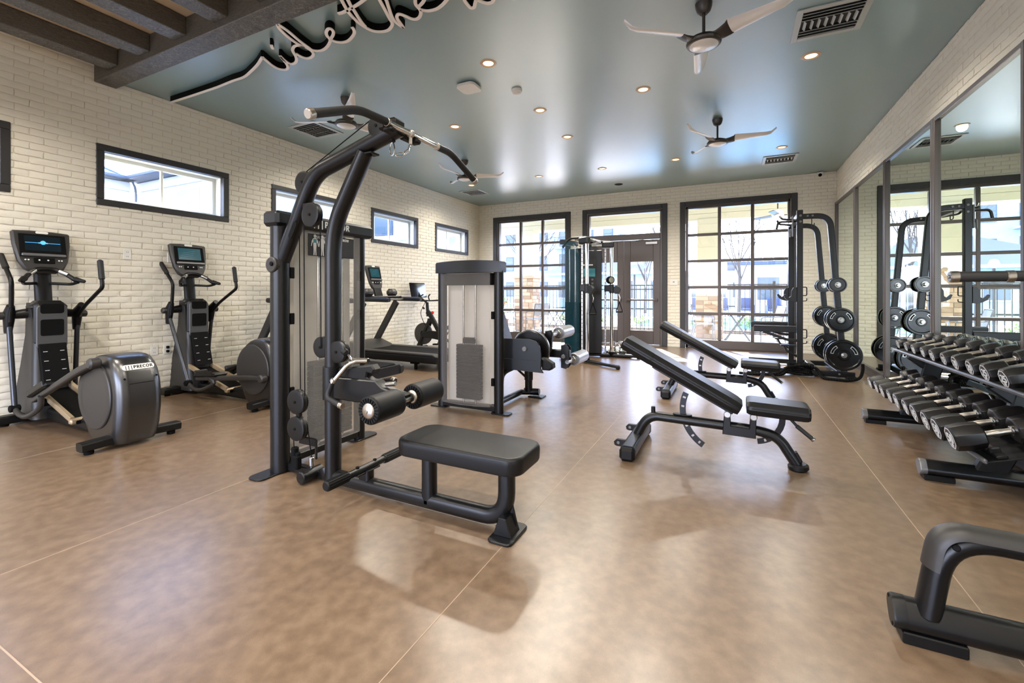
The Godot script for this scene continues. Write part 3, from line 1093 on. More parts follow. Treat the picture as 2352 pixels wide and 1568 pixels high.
func roller(t: Node3D, a: Vector3, b: Vector3, r: float, skin: Material, hub: Material, called := "roller_pad") -> void:
	var d = (b - a).normalized()
	var L = a.distance_to(b)
	var T = Transform3D(G.basis_y(d), a)
	part(called, G.new().lathe([[0.0, 0.0], [r * 0.9, 0.0], [r * 0.98, 0.006], [r, 0.016], [r, L - 0.016], [r * 0.98, L - 0.006], [r * 0.9, L], [0.0, L]], 28, T), skin, t)
	var ribs = G.new()
	for e in 2:
		for i in 22:
			var q = TAU * i / 22.0
			ribs.box(Vector3(r * 0.74, (-0.001 if e == 0 else L + 0.001), 0), Vector3(r * 0.30, 0.008, 0.004), 0.001, T * Transform3D(Basis(Vector3.UP, q), Vector3.ZERO))
	part("end_ribs", ribs, M.matt_black, t)
	for e in [[0.0, -1.0], [L, 1.0]]:
		var y0: float = e[0]
		var s: float = e[1]
		var pr = [[0.0, y0 + s * 0.014], [r * 0.15, y0 + s * 0.014], [r * 0.4, y0 + s * 0.010], [r * 0.52, y0 + s * 0.004], [r * 0.55, y0 - s * 0.002], [0.0, y0 - s * 0.002]]
		if s > 0.0: pr.reverse()
		part("hub_cap", G.new().lathe(pr, 22, T), hub, t)
		bolt(t, a + d * (y0 + s * 0.013), d * s, 0.010, M.steel, "hub_bolt")

func bar_grip(t: Node3D, pts: PackedVector3Array, r: float, called: String, mat: Material) -> void:
	part(called, G.new().sweep(pts, G.oval(r, r, 14)), mat, t)

func chain(t: Node3D, pts: PackedVector3Array, mat: Material) -> void:
	for i in pts.size() - 1:
		var a = pts[i]
		var b = pts[i + 1]
		var d = (b - a).normalized()
		var s = d.cross(Vector3(0, 0, 1) if i % 2 else Vector3(0.3, 0.2, -0.9).normalized()).normalized()
		var L = a.distance_to(b) * 0.62
		var c = (a + b) / 2
		var loop = PackedVector3Array()
		for k in 15:
			var q = TAU * k / 14.0
			loop.append(c + d * cos(q) * L + s * sin(q) * 0.009)
		part("chain_link", G.new().sweep(loop, G.oval(0.0028, 0.0028, 6)), mat, t)

func lat_machine() -> void:
	var t = thing("pulldown_machine", "tall black lat pulldown and seated row machine in the foreground, with wide bar and chain", "gym machine", Vector3(-2.0, 0, -2.0))
	var o = Vector3(2.0, 0, 2.0)
	var bm: Material = M.black_metal
	# stack housing: two columns, cap, shroud, base
	for s in [[-2.713, -1.995, 0.062], [-2.726, -2.715, 0.045]]:
		var c = Vector3(s[0], 0, s[1]) + o
		part("column", G.new().sweep(PackedVector3Array([c + Vector3(0, 0.01, 0), c + Vector3(0, 1.64, 0)]), G.oval(s[2], s[2] * 0.95, 24), Vector3(0, 0, 1)), bm, t)
		part("foot_plate", G.new().prism(G.rrect(0.26, 0.13, 0.04), 0.012, 0.003, Transform3D(Basis(Vector3(0, 0, -1), Vector3(1, 0, 0), Vector3(0, -1, 0)), c + Vector3(-0.02, 0.006, 0.05 if s[1] > -2.2 else -0.05))), bm, t)
		for q in [0.31, 0.52, 1.02, 1.33]:
			part("clip", G.new().box(c + Vector3(0.045, q, -0.055 if s[1] > -2.2 else 0.045), Vector3(0.02, 0.075, 0.03), 0.003), M.matt_black, t)
	var cap = G.new().box(o + Vector3(-2.715, 1.685, -2.355), Vector3(0.15, 0.10, 0.875), 0.02)
	part("stack_cap", cap, M.blue_black, t)
	part("base_rail", G.new().box(o + Vector3(-2.72, 0.06, -2.36), Vector3(0.07, 0.05, 0.62), 0.006), bm, t)
	part("shroud", G.new().box(o + Vector3(-2.665, 0.86, -2.36), Vector3(0.006, 1.54, 0.60), 0.002), M.frosted, t)
	part("shroud", G.new().box(o + Vector3(-2.775, 0.86, -2.36), Vector3(0.006, 1.54, 0.60), 0.002), M.frosted_back, t)
	for i in 16:
		part("weight_plate", G.new().box(o + Vector3(-2.72, 0.14 + i * 0.036, -2.42), Vector3(0.075, 0.033, 0.36), 0.004), M.matt_black, t)
	for q in [-2.53, -2.31]:
		part("guide_rod", G.new().rod(o + Vector3(-2.72, 0.08, q), o + Vector3(-2.72, 1.62, q), 0.012, 10), M.chrome, t)
	# placard and lettering on the shroud
	var fx = Transform3D(Basis(Vector3(0, 0, -1), Vector3(0, 1, 0), Vector3(1, 0, 0)), Vector3.ZERO)
	var pl = part("placard", G.new().box(o + Vector3(-2.659, 1.535, -2.38), Vector3(0.005, 0.155, 0.42), 0.002), M.placard, t)
	text("PULLDOWN/SEATED ROW", 0.026, M.white_print, pl, Transform3D(fx.basis, o + Vector3(-2.6562, 1.592, -2.38)))
	for k in 6:
		part("print_line", G.new().box(o + Vector3(-2.6563, 1.565 - k * 0.018, -2.47), Vector3(0.0008, 0.004, 0.10), 0.0), M.grey_plastic, pl)
	for k in 2:
		var c = Vector3(-2.6555, 1.462, -2.225 - k * 0.065) + o
		var fig = G.new()
		var body = v2([-0.012, 0.0, -0.004, 0.0, 0.0, 0.055, 0.005, 0.0, 0.013, 0.0, 0.011, 0.04, 0.014, 0.075, 0.012, 0.095, 0.022, 0.085, 0.028, 0.062, 0.033, 0.064, 0.027, 0.10, 0.016, 0.118, 0.004, 0.124, -0.004, 0.124, -0.016, 0.118, -0.027, 0.10, -0.033, 0.064, -0.028, 0.062, -0.022, 0.085, -0.012, 0.095, -0.014, 0.075, -0.011, 0.04])
		fig.prism(body, 0.0012, 0.0, Transform3D(fx.basis, c))
		fig.rod(c + fx.basis * Vector3(0, 0.136, -0.0006), c + fx.basis * Vector3(0, 0.136, 0.0006), 0.011, 14)
		part("muscle_figure", fig, M.white_print, pl)
		if k == 0:
			part("muscle_mark", G.new().prism(v2([-0.012, 0.088, 0.012, 0.088, 0.015, 0.115, -0.015, 0.115]), 0.0016, 0.0, Transform3D(fx.basis, c)), M.teal_print, pl)
	text("|||PRECOR", 0.062, M.white_print, t, Transform3D(fx.basis, o + Vector3(-2.639, 1.685, -2.36)), "cap_lettering")
	# upper arm and mast, one tube each, oval section
	var arm = G.round_path(PackedVector3Array([o + Vector3(-2.705, 1.40, -2), o + Vector3(-2.385, 1.955, -2), o + Vector3(-1.70, 2.135, -2)]), 0.11, 8)
	part("upper_arm", G.new().sweep(arm, G.oval(0.05, 0.05, 22), Vector3(0, 0, 1)), bm, t)
	part("arm_bracket", G.new().rod(o + Vector3(-2.715, 1.38, -2.03), o + Vector3(-2.715, 1.38, -1.925), 0.052, 22, 0.006), M.grey_plastic, t)
	bolt(t, o + Vector3(-2.70, 1.385, -1.925), Vector3(0, 0, 1), 0.015, M.matt_black)
	var mast = G.round_path(PackedVector3Array([o + Vector3(-2.225, 0.03, -2), o + Vector3(-2.225, 1.60, -2), o + Vector3(-1.955, 2.03, -2)]), 0.16, 8)
	part("mast", G.new().sweep(mast, G.oval(0.045, 0.052, 22), Vector3(0, 0, 1)), bm, t)
	part("mast_plate", G.new().box(o + Vector3(-1.99, 2.015, -2.0), Vector3(0.22, 0.012, 0.07), 0.003, Transform3D()), bm, t)
	for q in [-0.085, 0.08]:
		bolt(t, o + Vector3(-1.99 + q, 2.008, -1.985), Vector3(0, -1, 0), 0.014, M.matt_black)
	# arm head with bar rests
	part("arm_head", G.new().box(o + Vector3(-1.755, 2.155, -2.0), Vector3(0.12, 0.065, 0.10), 0.014), M.black_plastic, t)
	for s in [-1, 1]:
		part("bar_rest", G.new().box(o + Vector3(-1.715, 2.112, -2.0 + s * 0.085), Vector3(0.05, 0.05, 0.10), 0.01).box(o + Vector3(-1.675, 2.085, -2.0 + s * 0.11), Vector3(0.06, 0.03, 0.05), 0.01), M.rubber, t)
	pulley(t, o + Vector3(-1.83, 2.155, -1.965), 0.062, 0.035)
	pulley(t, o + Vector3(-2.515, 1.918, -2.03), 0.072, 0.05)
	pulley(t, o + Vector3(-2.346, 1.68, -1.945), 0.074, 0.045)
	part("pulley_bracket", G.new().box(o + Vector3(-2.39, 1.735, -1.955), Vector3(0.10, 0.05, 0.012), 0.003), bm, t)
	part("cable_slot", G.new().prism(G.rrect(0.035, 0.12, 0.017), 0.004, 0.0, Transform3D(Basis(Vector3(0, 0, 1), -0.52), o + Vector3(-2.535, 1.60, -1.953))), M.matt_black, t)
	# cables
	for c in [
		[[-2.56, 1.92, -2.02], [-2.545, 0.45, -2.02]], [[-2.42, 1.69, -1.945], [-2.43, 0.47, -1.96]], [[-2.275, 1.68, -1.945], [-2.285, 0.85, -1.96]],
		[[-2.49, 1.985, -2.02], [-1.86, 2.21, -1.965]], [[-2.555, 0.36, -1.97], [-2.555, 0.16, -1.98]], [[-2.42, 0.36, -1.97], [-2.405, 0.14, -1.99]]]:
		part("cable", G.new().tube([Vector3(c[0][0], c[0][1], c[0][2]) + o, Vector3(c[1][0], c[1][1], c[1][2]) + o], 0.0032, 7), M.matt_black, t)
	for y in [0.50, 0.33]:
		pulley(t, o + Vector3(-2.49, y, -1.955), 0.077, 0.045)
	part("pulley_link", G.new().box(o + Vector3(-2.49, 0.415, -1.965), Vector3(0.03, 0.15, 0.03), 0.004), bm, t)
	part("pulley_bracket", G.new().box(o + Vector3(-2.45, 0.24, -2.0), Vector3(0.16, 0.05, 0.014), 0.004).box(o + Vector3(-2.375, 0.20, -2.0), Vector3(0.016, 0.13, 0.014), 0.004), bm, t)
	part("cable_end", G.new().rod(o + Vector3(-2.555, 0.06, -1.985), o + Vector3(-2.555, 0.19, -1.985), 0.024, 12, 0.006).box(o + Vector3(-2.53, 0.10, -1.98), Vector3(0.05, 0.08, 0.04), 0.006).rod(o + Vector3(-2.525, 0.05, -1.985), o + Vector3(-2.525, 0.16, -1.985), 0.016, 12, 0.004), M.matt_black, t)
	part("cable_end", G.new().rod(o + Vector3(-2.405, 0.09, -1.99), o + Vector3(-2.405, 0.15, -1.99), 0.017, 12, 0.005).rod(o + Vector3(-2.405, 0.05, -1.99), o + Vector3(-2.405, 0.09, -1.99), 0.008, 10), M.steel, t)
	part("front_bumper", G.new().rod(o + Vector3(-2.40, 0.045, -1.90), o + Vector3(-2.40, 0.045, -2.06), 0.038, 18, 0.006), bm, t)
	part("link_rail", G.new().box(o + Vector3(-2.49, 0.035, -2.03), Vector3(0.42, 0.05, 0.05), 0.006), bm, t)
	# thigh pad carrier and rollers
	part("pad_carrier", G.new().prism(v2([-2.18, 0.68, -1.85, 0.685, -1.80, 0.65, -1.66, 0.625, -1.64, 0.56, -1.80, 0.575, -2.0, 0.545, -2.19, 0.55]), 0.075, 0.006, Transform3D(Basis(), o + Vector3(0, 0, -2))), bm, t)
	part("carrier_hook", G.new().prism(v2([-2.16, 0.68, -2.15, 0.735, -1.98, 0.76, -1.885, 0.775, -1.86, 0.75, -1.88, 0.72, -1.92, 0.725, -1.925, 0.70, -1.89, 0.68]), 0.06, 0.008, Transform3D(Basis(), o + Vector3(0, 0, -2))), M.black_plastic, t)
	part("mast_collar", G.new().sweep(PackedVector3Array([o + Vector3(-2.225, 0.54, -2), o + Vector3(-2.225, 0.74, -2)]), G.oval(0.055, 0.066, 20), Vector3(0, 0, 1)), M.black_plastic, t)
	part("carrier_knob", G.new().rod(o + Vector3(-1.80, 0.665, -2.0), o + Vector3(-1.73, 0.675, -2.0), 0.014, 12, 0.003), M.steel, t)
	roller(t, o + Vector3(-1.665, 0.592, -1.72), o + Vector3(-1.665, 0.592, -1.935), 0.074, M.rubber, M.brass_steel)
	roller(t, o + Vector3(-1.665, 0.592, -2.065), o + Vector3(-1.665, 0.592, -2.29), 0.074, M.rubber, M.brass_steel)
	part("roller_axle", G.new().rod(o + Vector3(-1.665, 0.592, -1.93), o + Vector3(-1.665, 0.592, -2.07), 0.028, 16), M.steel, t)
	part("axle_block", G.new().box(o + Vector3(-1.69, 0.592, -2.0), Vector3(0.10, 0.075, 0.07), 0.01), M.black_plastic, t)
	# row pulley on the mast
	pulley(t, o + Vector3(-2.30, 0.855, -1.99), 0.066, 0.05)
	pulley(t, o + Vector3(-2.155, 0.835, -1.985), 0.066, 0.055)
	# seat, posts, long base tube and foot bar
	var tub = G.round_path(PackedVector3Array([o + Vector3(-2.29, 0.10, -2), o + Vector3(-2.27, 0.058, -2), o + Vector3(-1.014, 0.058, -2), o + Vector3(-1.014, 0.35, -2)]), 0.15, 8)
	part("base_tube", G.new().sweep(tub, G.rrect(0.085, 0.075, 0.032, 4), Vector3(0, 0, 1)), bm, t)
	part("seat_post", G.new().sweep(PackedVector3Array([o + Vector3(-1.49, 0.05, -2), o + Vector3(-1.49, 0.35, -2)]), G.rrect(0.08, 0.075, 0.03, 4), Vector3(0, 0, 1)), bm, t)
	part("base_gusset", G.new().prism(v2([-1.08, 0.012, -0.96, 0.012, -0.955, 0.05, -0.985, 0.16, -1.01, 0.06]), 0.012, 0.002, Transform3D(Basis(), o + Vector3(0, 0, -2))), bm, t)
	part("base_gusset", G.new().prism(v2([-0.05, 0.012, 0.05, 0.012, 0.02, 0.10, -0.02, 0.10]), 0.10, 0.004, Transform3D(Basis(), o + Vector3(-1.0, 0, -1.97))), bm, t)
	part("foot_plate", G.new().prism(G.rrect(0.13, 0.22, 0.03), 0.014, 0.004, Transform3D(Basis(Vector3(1, 0, 0), -PI / 2), o + Vector3(-0.995, 0.007, -1.975))), bm, t)
	seat_pad(t, "seat", o + Vector3(-1.242, 0.385, -2.0), 0.73, 0.33, 0.085)
	part("seat_bracket", G.new().box(o + Vector3(-1.25, 0.333, -2.0), Vector3(0.62, 0.025, 0.10), 0.006), bm, t)
	part("seat_bracket", G.new().box(o + Vector3(-1.03, 0.335, -2.0), Vector3(0.16, 0.05, 0.2), 0.014), M.matt_black, t)
	part("foot_post", G.new().sweep(PackedVector3Array([o + Vector3(-1.95, 0.06, -2), o + Vector3(-1.95, 0.15, -2)]), G.rrect(0.085, 0.06, 0.02, 4), Vector3(0, 0, 1)), bm, t)
	part("foot_bar", G.new().rod(o + Vector3(-1.95, 0.158, -1.78), o + Vector3(-1.95, 0.158, -2.24), 0.021, 14).box(o + Vector3(-1.95, 0.14, -2.0), Vector3(0.05, 0.01, 0.18), 0.002), bm, t)
	for s in [[-1.70, -1.86], [-2.14, -2.31]]:
		var gr = G.new().rod(o + Vector3(-1.95, 0.158, s[0]), o + Vector3(-1.95, 0.158, s[1]), 0.027, 16, 0.006)
		for k in 14:
			var q = TAU * k / 14.0
			gr.box(o + Vector3(-1.95 + cos(q) * 0.027, 0.158 + sin(q) * 0.027, (s[0] + s[1]) / 2), Vector3(0.005, 0.005, 0.14), 0.001)
		part("foot_grip", gr, M.rubber, t)
	for q in [-1.93, -2.07]:
		bolt(t, o + Vector3(-1.95, 0.178, q), Vector3(0, 1, 0), 0.012, M.matt_black)

	# the bar that hangs on the rests, and the row handle: things of their own
	var b = thing("pulldown_bar", "long bent pulldown bar with chrome middle, black grips and silver end caps", "exercise bar", Vector3(-1.67, 2.1, -2.0))
	var bo = Vector3(1.67, -2.1, 2.0)
	part("bar_middle", G.new().rod(bo + Vector3(-1.67, 2.118, -1.86), bo + Vector3(-1.67, 2.116, -2.31), 0.0165, 16), M.chrome, b)
	var cm = Vector3(-1.67, 2.117, -2.06)
	bar_grip(b, G.round_path(PackedVector3Array([bo + Vector3(-1.67, 2.118, -1.86), bo + Vector3(-1.67, 2.11, -1.655), bo + Vector3(-1.67, 1.995, -1.392)]), 0.06, 6), 0.0215, "bar_grip", M.grip)
	bar_grip(b, G.round_path(PackedVector3Array([bo + Vector3(-1.67, 2.116, -2.31), bo + Vector3(-1.67, 2.12, -2.475), bo + Vector3(-1.67, 2.012, -2.76)]), 0.06, 6), 0.0215, "bar_grip", M.grip)
	var e1 = Vector3(0, -0.41, 0.912)
	var e2 = Vector3(0, -0.355, -0.935)
	part("end_cap", G.new().rod(bo + Vector3(-1.67, 1.995, -1.392), bo + Vector3(-1.67, 1.995, -1.392) + e1 * 0.036, 0.0235, 18, 0.004), M.brass_steel, b)
	part("end_cap", G.new().rod(bo + Vector3(-1.67, 2.012, -2.76), bo + Vector3(-1.67, 2.012, -2.76) + e2 * 0.036, 0.0235, 18, 0.004), M.brass_steel, b)
	for z in [-1.865, -2.315]:
		part("grip_ring", G.new().rod(bo + Vector3(-1.67, 2.117, z - 0.008), bo + Vector3(-1.67, 2.117, z + 0.008), 0.0235, 18, 0.002), M.brass_steel, b)
	part("swivel", G.new().rod(bo + cm + Vector3(0, 0, -0.014), bo + cm + Vector3(0, 0, 0.014), 0.024, 18, 0.004).box(bo + cm + Vector3(0, -0.04, 0), Vector3(0.014, 0.05, 0.024), 0.005), M.brass_steel, b)
	chain(b, PackedVector3Array([bo + cm + Vector3(0, -0.06, 0), bo + cm + Vector3(-0.008, -0.093, 0.005), bo + cm + Vector3(-0.03, -0.118, 0.02), bo + cm + Vector3(-0.065, -0.128, 0.045)]), M.chrome)
	var hk = PackedVector3Array()
	for k in 13:
		var q = TAU * k / 12.0
		hk.append(bo + cm + Vector3(-0.085 + cos(q) * 0.017, -0.093 + sin(q) * 0.038, 0.058))
	part("snap_hook", G.new().sweep(hk, G.oval(0.003, 0.003, 6)), M.chrome, b)
	part("cable_stop", G.new().rod(bo + cm + Vector3(-0.085, -0.055, 0.058), bo + cm + Vector3(-0.085, 0.0, 0.058), 0.019, 16, 0.005), M.rubber, b)
	var r = thing("row_handle", "chrome and black row handle resting on the thigh pad carrier", "handle", Vector3(-2.0, 0.79, -2.0))
	var ro = Vector3(2.0, -0.79, 2.0)
	part("handle_neck", G.new().rod(ro + Vector3(-1.92, 0.795, -1.985), ro + Vector3(-2.02, 0.79, -1.985), 0.0165, 14, 0.004).tube([ro + Vector3(-2.01, 0.79, -1.985), ro + Vector3(-2.05, 0.775, -1.96), ro + Vector3(-2.13, 0.66, -1.905)], 0.0125, 12, 0.03), M.chrome, r)
	bar_grip(r, G.round_path(PackedVector3Array([ro + Vector3(-2.13, 0.66, -1.905), ro + Vector3(-2.16, 0.575, -1.89), ro + Vector3(-2.02, 0.552, -1.86)]), 0.05, 6), 0.0165, "handle_grip", M.grip)
	bar_grip(r, G.round_path(PackedVector3Array([ro + Vector3(-2.13, 0.66, -2.075), ro + Vector3(-2.16, 0.60, -2.10), ro + Vector3(-1.86, 0.665, -2.12)]), 0.05, 6), 0.0165, "handle_grip", M.grip)
	part("handle_ring", G.new().rod(ro + Vector3(-2.128, 0.665, -1.906), ro + Vector3(-2.118, 0.68, -1.912), 0.019, 14, 0.002), M.brass_steel, r)
	for e in [[-2.02, 0.552, -1.86, 0.03], [-1.86, 0.665, -2.12, 0.03]]:
		part("end_cap", G.new().rod(ro + Vector3(e[0], e[1], e[2]), ro + Vector3(e[0] + 0.03, e[1] - 0.003, e[2] + 0.004), 0.0185, 16, 0.003), M.brass_steel, r)
	part("cable_ball", G.new().rod(ro + Vector3(-2.12, 0.85, -1.975), ro + Vector3(-2.075, 0.825, -1.975), 0.021, 16, 0.012), M.rubber, r)
	chain(r, PackedVector3Array([ro + Vector3(-2.07, 0.822, -1.975), ro + Vector3(-2.045, 0.80, -1.975), ro + Vector3(-2.015, 0.79, -1.98)]), M.chrome)

# a rounded upholstered pad, long side along x
func seat_pad(t: Node3D, called: String, c: Vector3, L: float, W: float, h: float, tr := Transform3D()) -> void:
	var g = G.new()
	var rings = []
	var lv = [[-0.5, 0.965], [-0.38, 0.99], [0.1, 1.0], [0.3, 0.995], [0.42, 0.97], [0.5, 0.90]]
	for l in lv:
		var r = PackedVector3Array()
		for q in G.rrect(L, W, 0.075, 5):
			var s: float = l[1]
			var inset = (1.0 - s) * 0.16
			r.append(tr * (c + Vector3(q.x - signf(q.x) * inset * minf(1.0, absf(q.x) / (L * 0.4)), l[0] * h, q.y - signf(q.y) * inset * minf(1.0, absf(q.y) / (W * 0.4)))))
		rings.append(r)
	rings.reverse()
	part(called, g.skin(rings), M.pad, t, 50.0)

func leg_machine() -> void:
	var t = thing("leg_machine", "leg curl machine with a frosted weight housing and two silver rollers", "gym machine", Vector3(-2.4, 0, -3.9))
	var o = Vector3(2.4, 0, 3.9)
	var bm: Material = M.black_metal
	for s in [-2.735, -2.065]:
		var c = o + Vector3(s, 0, -3.9)
		part("column", G.new().sweep(PackedVector3Array([c + Vector3(0, 0.01, 0), c + Vector3(0, 1.41, 0)]), G.oval(0.05, 0.042, 22), Vector3(0, 0, 1)), bm, t)
		part("foot_plate", G.new().prism(G.rrect(0.2, 0.12, 0.03), 0.012, 0.003, Transform3D(Basis(Vector3(1, 0, 0), -PI / 2), c + Vector3(0.03 * signf(s + 2.4), 0.006, 0.0))), bm, t)
	part("base_rail", G.new().box(o + Vector3(-2.4, 0.045, -3.9), Vector3(0.62, 0.05, 0.08), 0.006), bm, t)
	var cap = []
	for yy in [[1.395, 1.0], [1.49, 1.0], [1.505, 0.97]]:
		var r = PackedVector3Array()
		for q in 13:
			var f = q / 12.0
			r.append(o + Vector3(-2.4 + (f - 0.5) * 0.76 * yy[1], yy[0] + 0.012 * (1 - pow(f * 2 - 1, 2)) * (1.0 if yy[0] > 1.45 else 0.0), -3.835 + 0.045 * (1 - pow(f * 2 - 1, 2))))
		r.append(o + Vector3(-2.4 + 0.38 * yy[1], yy[0], -3.97)); r.append(o + Vector3(-2.4 - 0.38 * yy[1], yy[0], -3.97))
		r.reverse()
		cap.append(r)
	part("stack_cap", G.new().skin(cap), M.blue_black, t)
	# bowed frosted front, flat back
	var g = G.new()
	var rings = []
	for yy in [0.065, 1.39]:
		var r = PackedVector3Array()
		for q in 13:
			var f = q / 12.0
			r.append(o + Vector3(-2.42 + (f - 0.5) * 0.57, yy, -3.845 + 0.045 * (1 - pow(f * 2 - 1, 2))))
		for q in 13:
			var f = 1.0 - q / 12.0
			r.append(o + Vector3(-2.42 + (f - 0.5) * 0.57, yy, -3.849 + 0.045 * (1 - pow(f * 2 - 1, 2))))
		r.reverse()
		rings.append(r)
	part("shroud", g.skin(rings), M.frosted_thin, t, 60.0)
	part("shroud", G.new().box(o + Vector3(-2.4, 0.73, -3.955), Vector3(0.60, 1.32, 0.004), 0.001), M.frosted_back, t)
	part("shroud_header", G.new().box(o + Vector3(-2.41, 1.33, -3.90), Vector3(0.56, 0.12, 0.05), 0.005), M.matt_black, t)
	for i in 15:
		part("weight_plate", G.new().box(o + Vector3(-2.405, 0.13 + i * 0.037, -3.90), Vector3(0.28, 0.034, 0.07), 0.004), M.matt_black, t)
	part("stack_top", G.new().box(o + Vector3(-2.40, 0.705, -3.90), Vector3(0.15, 0.06, 0.05), 0.01), M.matt_black, t)
	for q in [-2.475, -2.33]:
		part("guide_rod", G.new().rod(o + Vector3(q, 0.07, -3.90), o + Vector3(q, 1.38, -3.90), 0.011, 10), M.steel, t)
	for y in [0.31, 0.97]:
		part("clip", G.new().box(o + Vector3(-2.115, y, -3.87), Vector3(0.03, 0.075, 0.03), 0.003), M.matt_black, t)
	# side plate, cam, levers
	part("side_plate", G.new().prism(v2([-2.12, 0.73, -1.80, 0.735, -1.73, 0.72, -1.685, 0.67, -1.67, 0.60, -1.67, 0.45, -1.645, 0.41, -2.05, 0.42, -2.12, 0.45]), 0.012, 0.003, Transform3D(Basis(), o + Vector3(0, 0, -4.04))), M.blue_black, t)
	part("side_plate_lower", G.new().prism(v2([-2.12, 0.53, -1.672, 0.525, -1.672, 0.45, -1.645, 0.41, -2.05, 0.42, -2.12, 0.45]), 0.006, 0.002, Transform3D(Basis(), o + Vector3(0, 0, -4.031))), M.blue_black, t)
	bolt(t, o + Vector3(-1.845, 0.635, -4.034), Vector3(0, 0, 1), 0.026, M.silver_plastic)
	part("gear_box", G.new().box(o + Vector3(-1.93, 0.58, -4.14), Vector3(0.36, 0.22, 0.16), 0.02), bm, t)
	part("cam", G.new().rod(o + Vector3(-1.875, 0.60, -4.22), o + Vector3(-1.875, 0.60, -4.30), 0.205, 36, 0.012), bm, t)
	part("cam_rim", G.new().rod(o + Vector3(-1.875, 0.60, -4.24), o + Vector3(-1.875, 0.60, -4.26), 0.214, 36, 0.004), M.steel, t)
	part("handle_grip", G.new().rod(o + Vector3(-2.30, 0.475, -4.07), o + Vector3(-2.10, 0.475, -4.07), 0.042, 16, 0.02), M.rubber, t)
	part("handle_grip", G.new().prism(v2([-1.69, 0.55, -1.65, 0.545, -1.57, 0.50, -1.565, 0.455, -1.60, 0.43, -1.68, 0.43]), 0.10, 0.015, Transform3D(Basis(), o + Vector3(0, 0, -4.12))), M.rubber, t)
	part("upper_lever", G.new().prism(v2([-1.82, 0.60, -1.765, 0.79, -1.71, 0.80, -1.685, 0.77, -1.70, 0.58, -1.75, 0.52]), 0.05, 0.008, Transform3D(Basis(), o + Vector3(0, 0, -4.40))), bm, t)
	part("lower_lever", G.new().box(o + Vector3(-1.69, 0.555, -4.44), Vector3(0.36, 0.085, 0.07), 0.01, Transform3D()), bm, t)
	part("lever_plate", G.new().prism(v2([-1.60, 0.645, -1.545, 0.655, -1.515, 0.62, -1.515, 0.44, -1.545, 0.40, -1.60, 0.41]), 0.012, 0.003, Transform3D(Basis(), o + Vector3(0, 0, -4.41))), bm, t)
	part("lever_plate", G.new().prism(v2([-1.60, 0.645, -1.545, 0.655, -1.515, 0.62, -1.515, 0.44, -1.545, 0.40, -1.60, 0.41]), 0.012, 0.003, Transform3D(Basis(), o + Vector3(0, 0, -4.48))), bm, t)
	bolt(t, o + Vector3(-1.57, 0.53, -4.40), Vector3(0, 0, 1), 0.022, M.silver_plastic)
	for a in [[-1.70, 0.752], [-1.53, 0.475]]:
		part("roller_axle", G.new().rod(o + Vector3(a[0], a[1], -4.40), o + Vector3(a[0], a[1], -4.66), 0.022, 14), M.steel, t)
		roller(t, o + Vector3(a[0], a[1], -4.60), o + Vector3(a[0], a[1], -4.97), 0.068, M.silver_pad, M.steel)
	# frame on the floor, seat behind the plate
	part("frame_tube", G.new().tube([o + Vector3(-2.18, 0.05, -4.02), o + Vector3(-2.18, 0.05, -4.66), o + Vector3(-2.0, 0.06, -4.70)], 0.032, 12), bm, t)
	part("frame_tube", G.new().tube([o + Vector3(-2.14, 0.05, -4.05), o + Vector3(-2.12, 0.38, -4.05), o + Vector3(-1.98, 0.45, -4.08)], 0.036, 14, 0.12), bm, t)
	part("post", G.new().rod(o + Vector3(-2.09, 0.06, -4.68), o + Vector3(-2.09, 0.22, -4.68), 0.043, 16).rod(o + Vector3(-2.09, 0.19, -4.68), o + Vector3(-2.09, 0.45, -4.68), 0.05, 16, 0.006), bm, t)
	part("post_foot", G.new().rod(o + Vector3(-2.15, 0.06, -4.69), o + Vector3(-1.97, 0.06, -4.71), 0.04, 14, 0.006).box(o + Vector3(-2.0, 0.008, -4.71), Vector3(0.17, 0.014, 0.14), 0.003), bm, t)
	part("brace", G.new().tube([o + Vector3(-2.29, 0.38, -4.62), o + Vector3(-2.11, 0.22, -4.66)], 0.013, 10), bm, t)
	seat_pad(t, "seat", o + Vector3(-2.15, 0.515, -4.60), 0.46, 0.40, 0.09)
	seat_pad(t, "backrest", Vector3.ZERO, 0.56, 0.36, 0.08, Transform3D(Basis(Vector3(0, 0, 1), -1.25), o + Vector3(-2.42, 0.72, -4.62)))
	part("pad_frame", G.new().box(o + Vector3(-2.25, 0.45, -4.6), Vector3(0.5, 0.05, 0.08), 0.01), bm, t)
	part("frame_tube", G.new().tube([o + Vector3(-2.66, 0.04, -4.35), o + Vector3(-2.66, 0.04, -4.95)], 0.03, 12).tube([o + Vector3(-2.66, 0.04, -4.66), o + Vector3(-2.55, 0.45, -4.64)], 0.03, 12), bm, t)

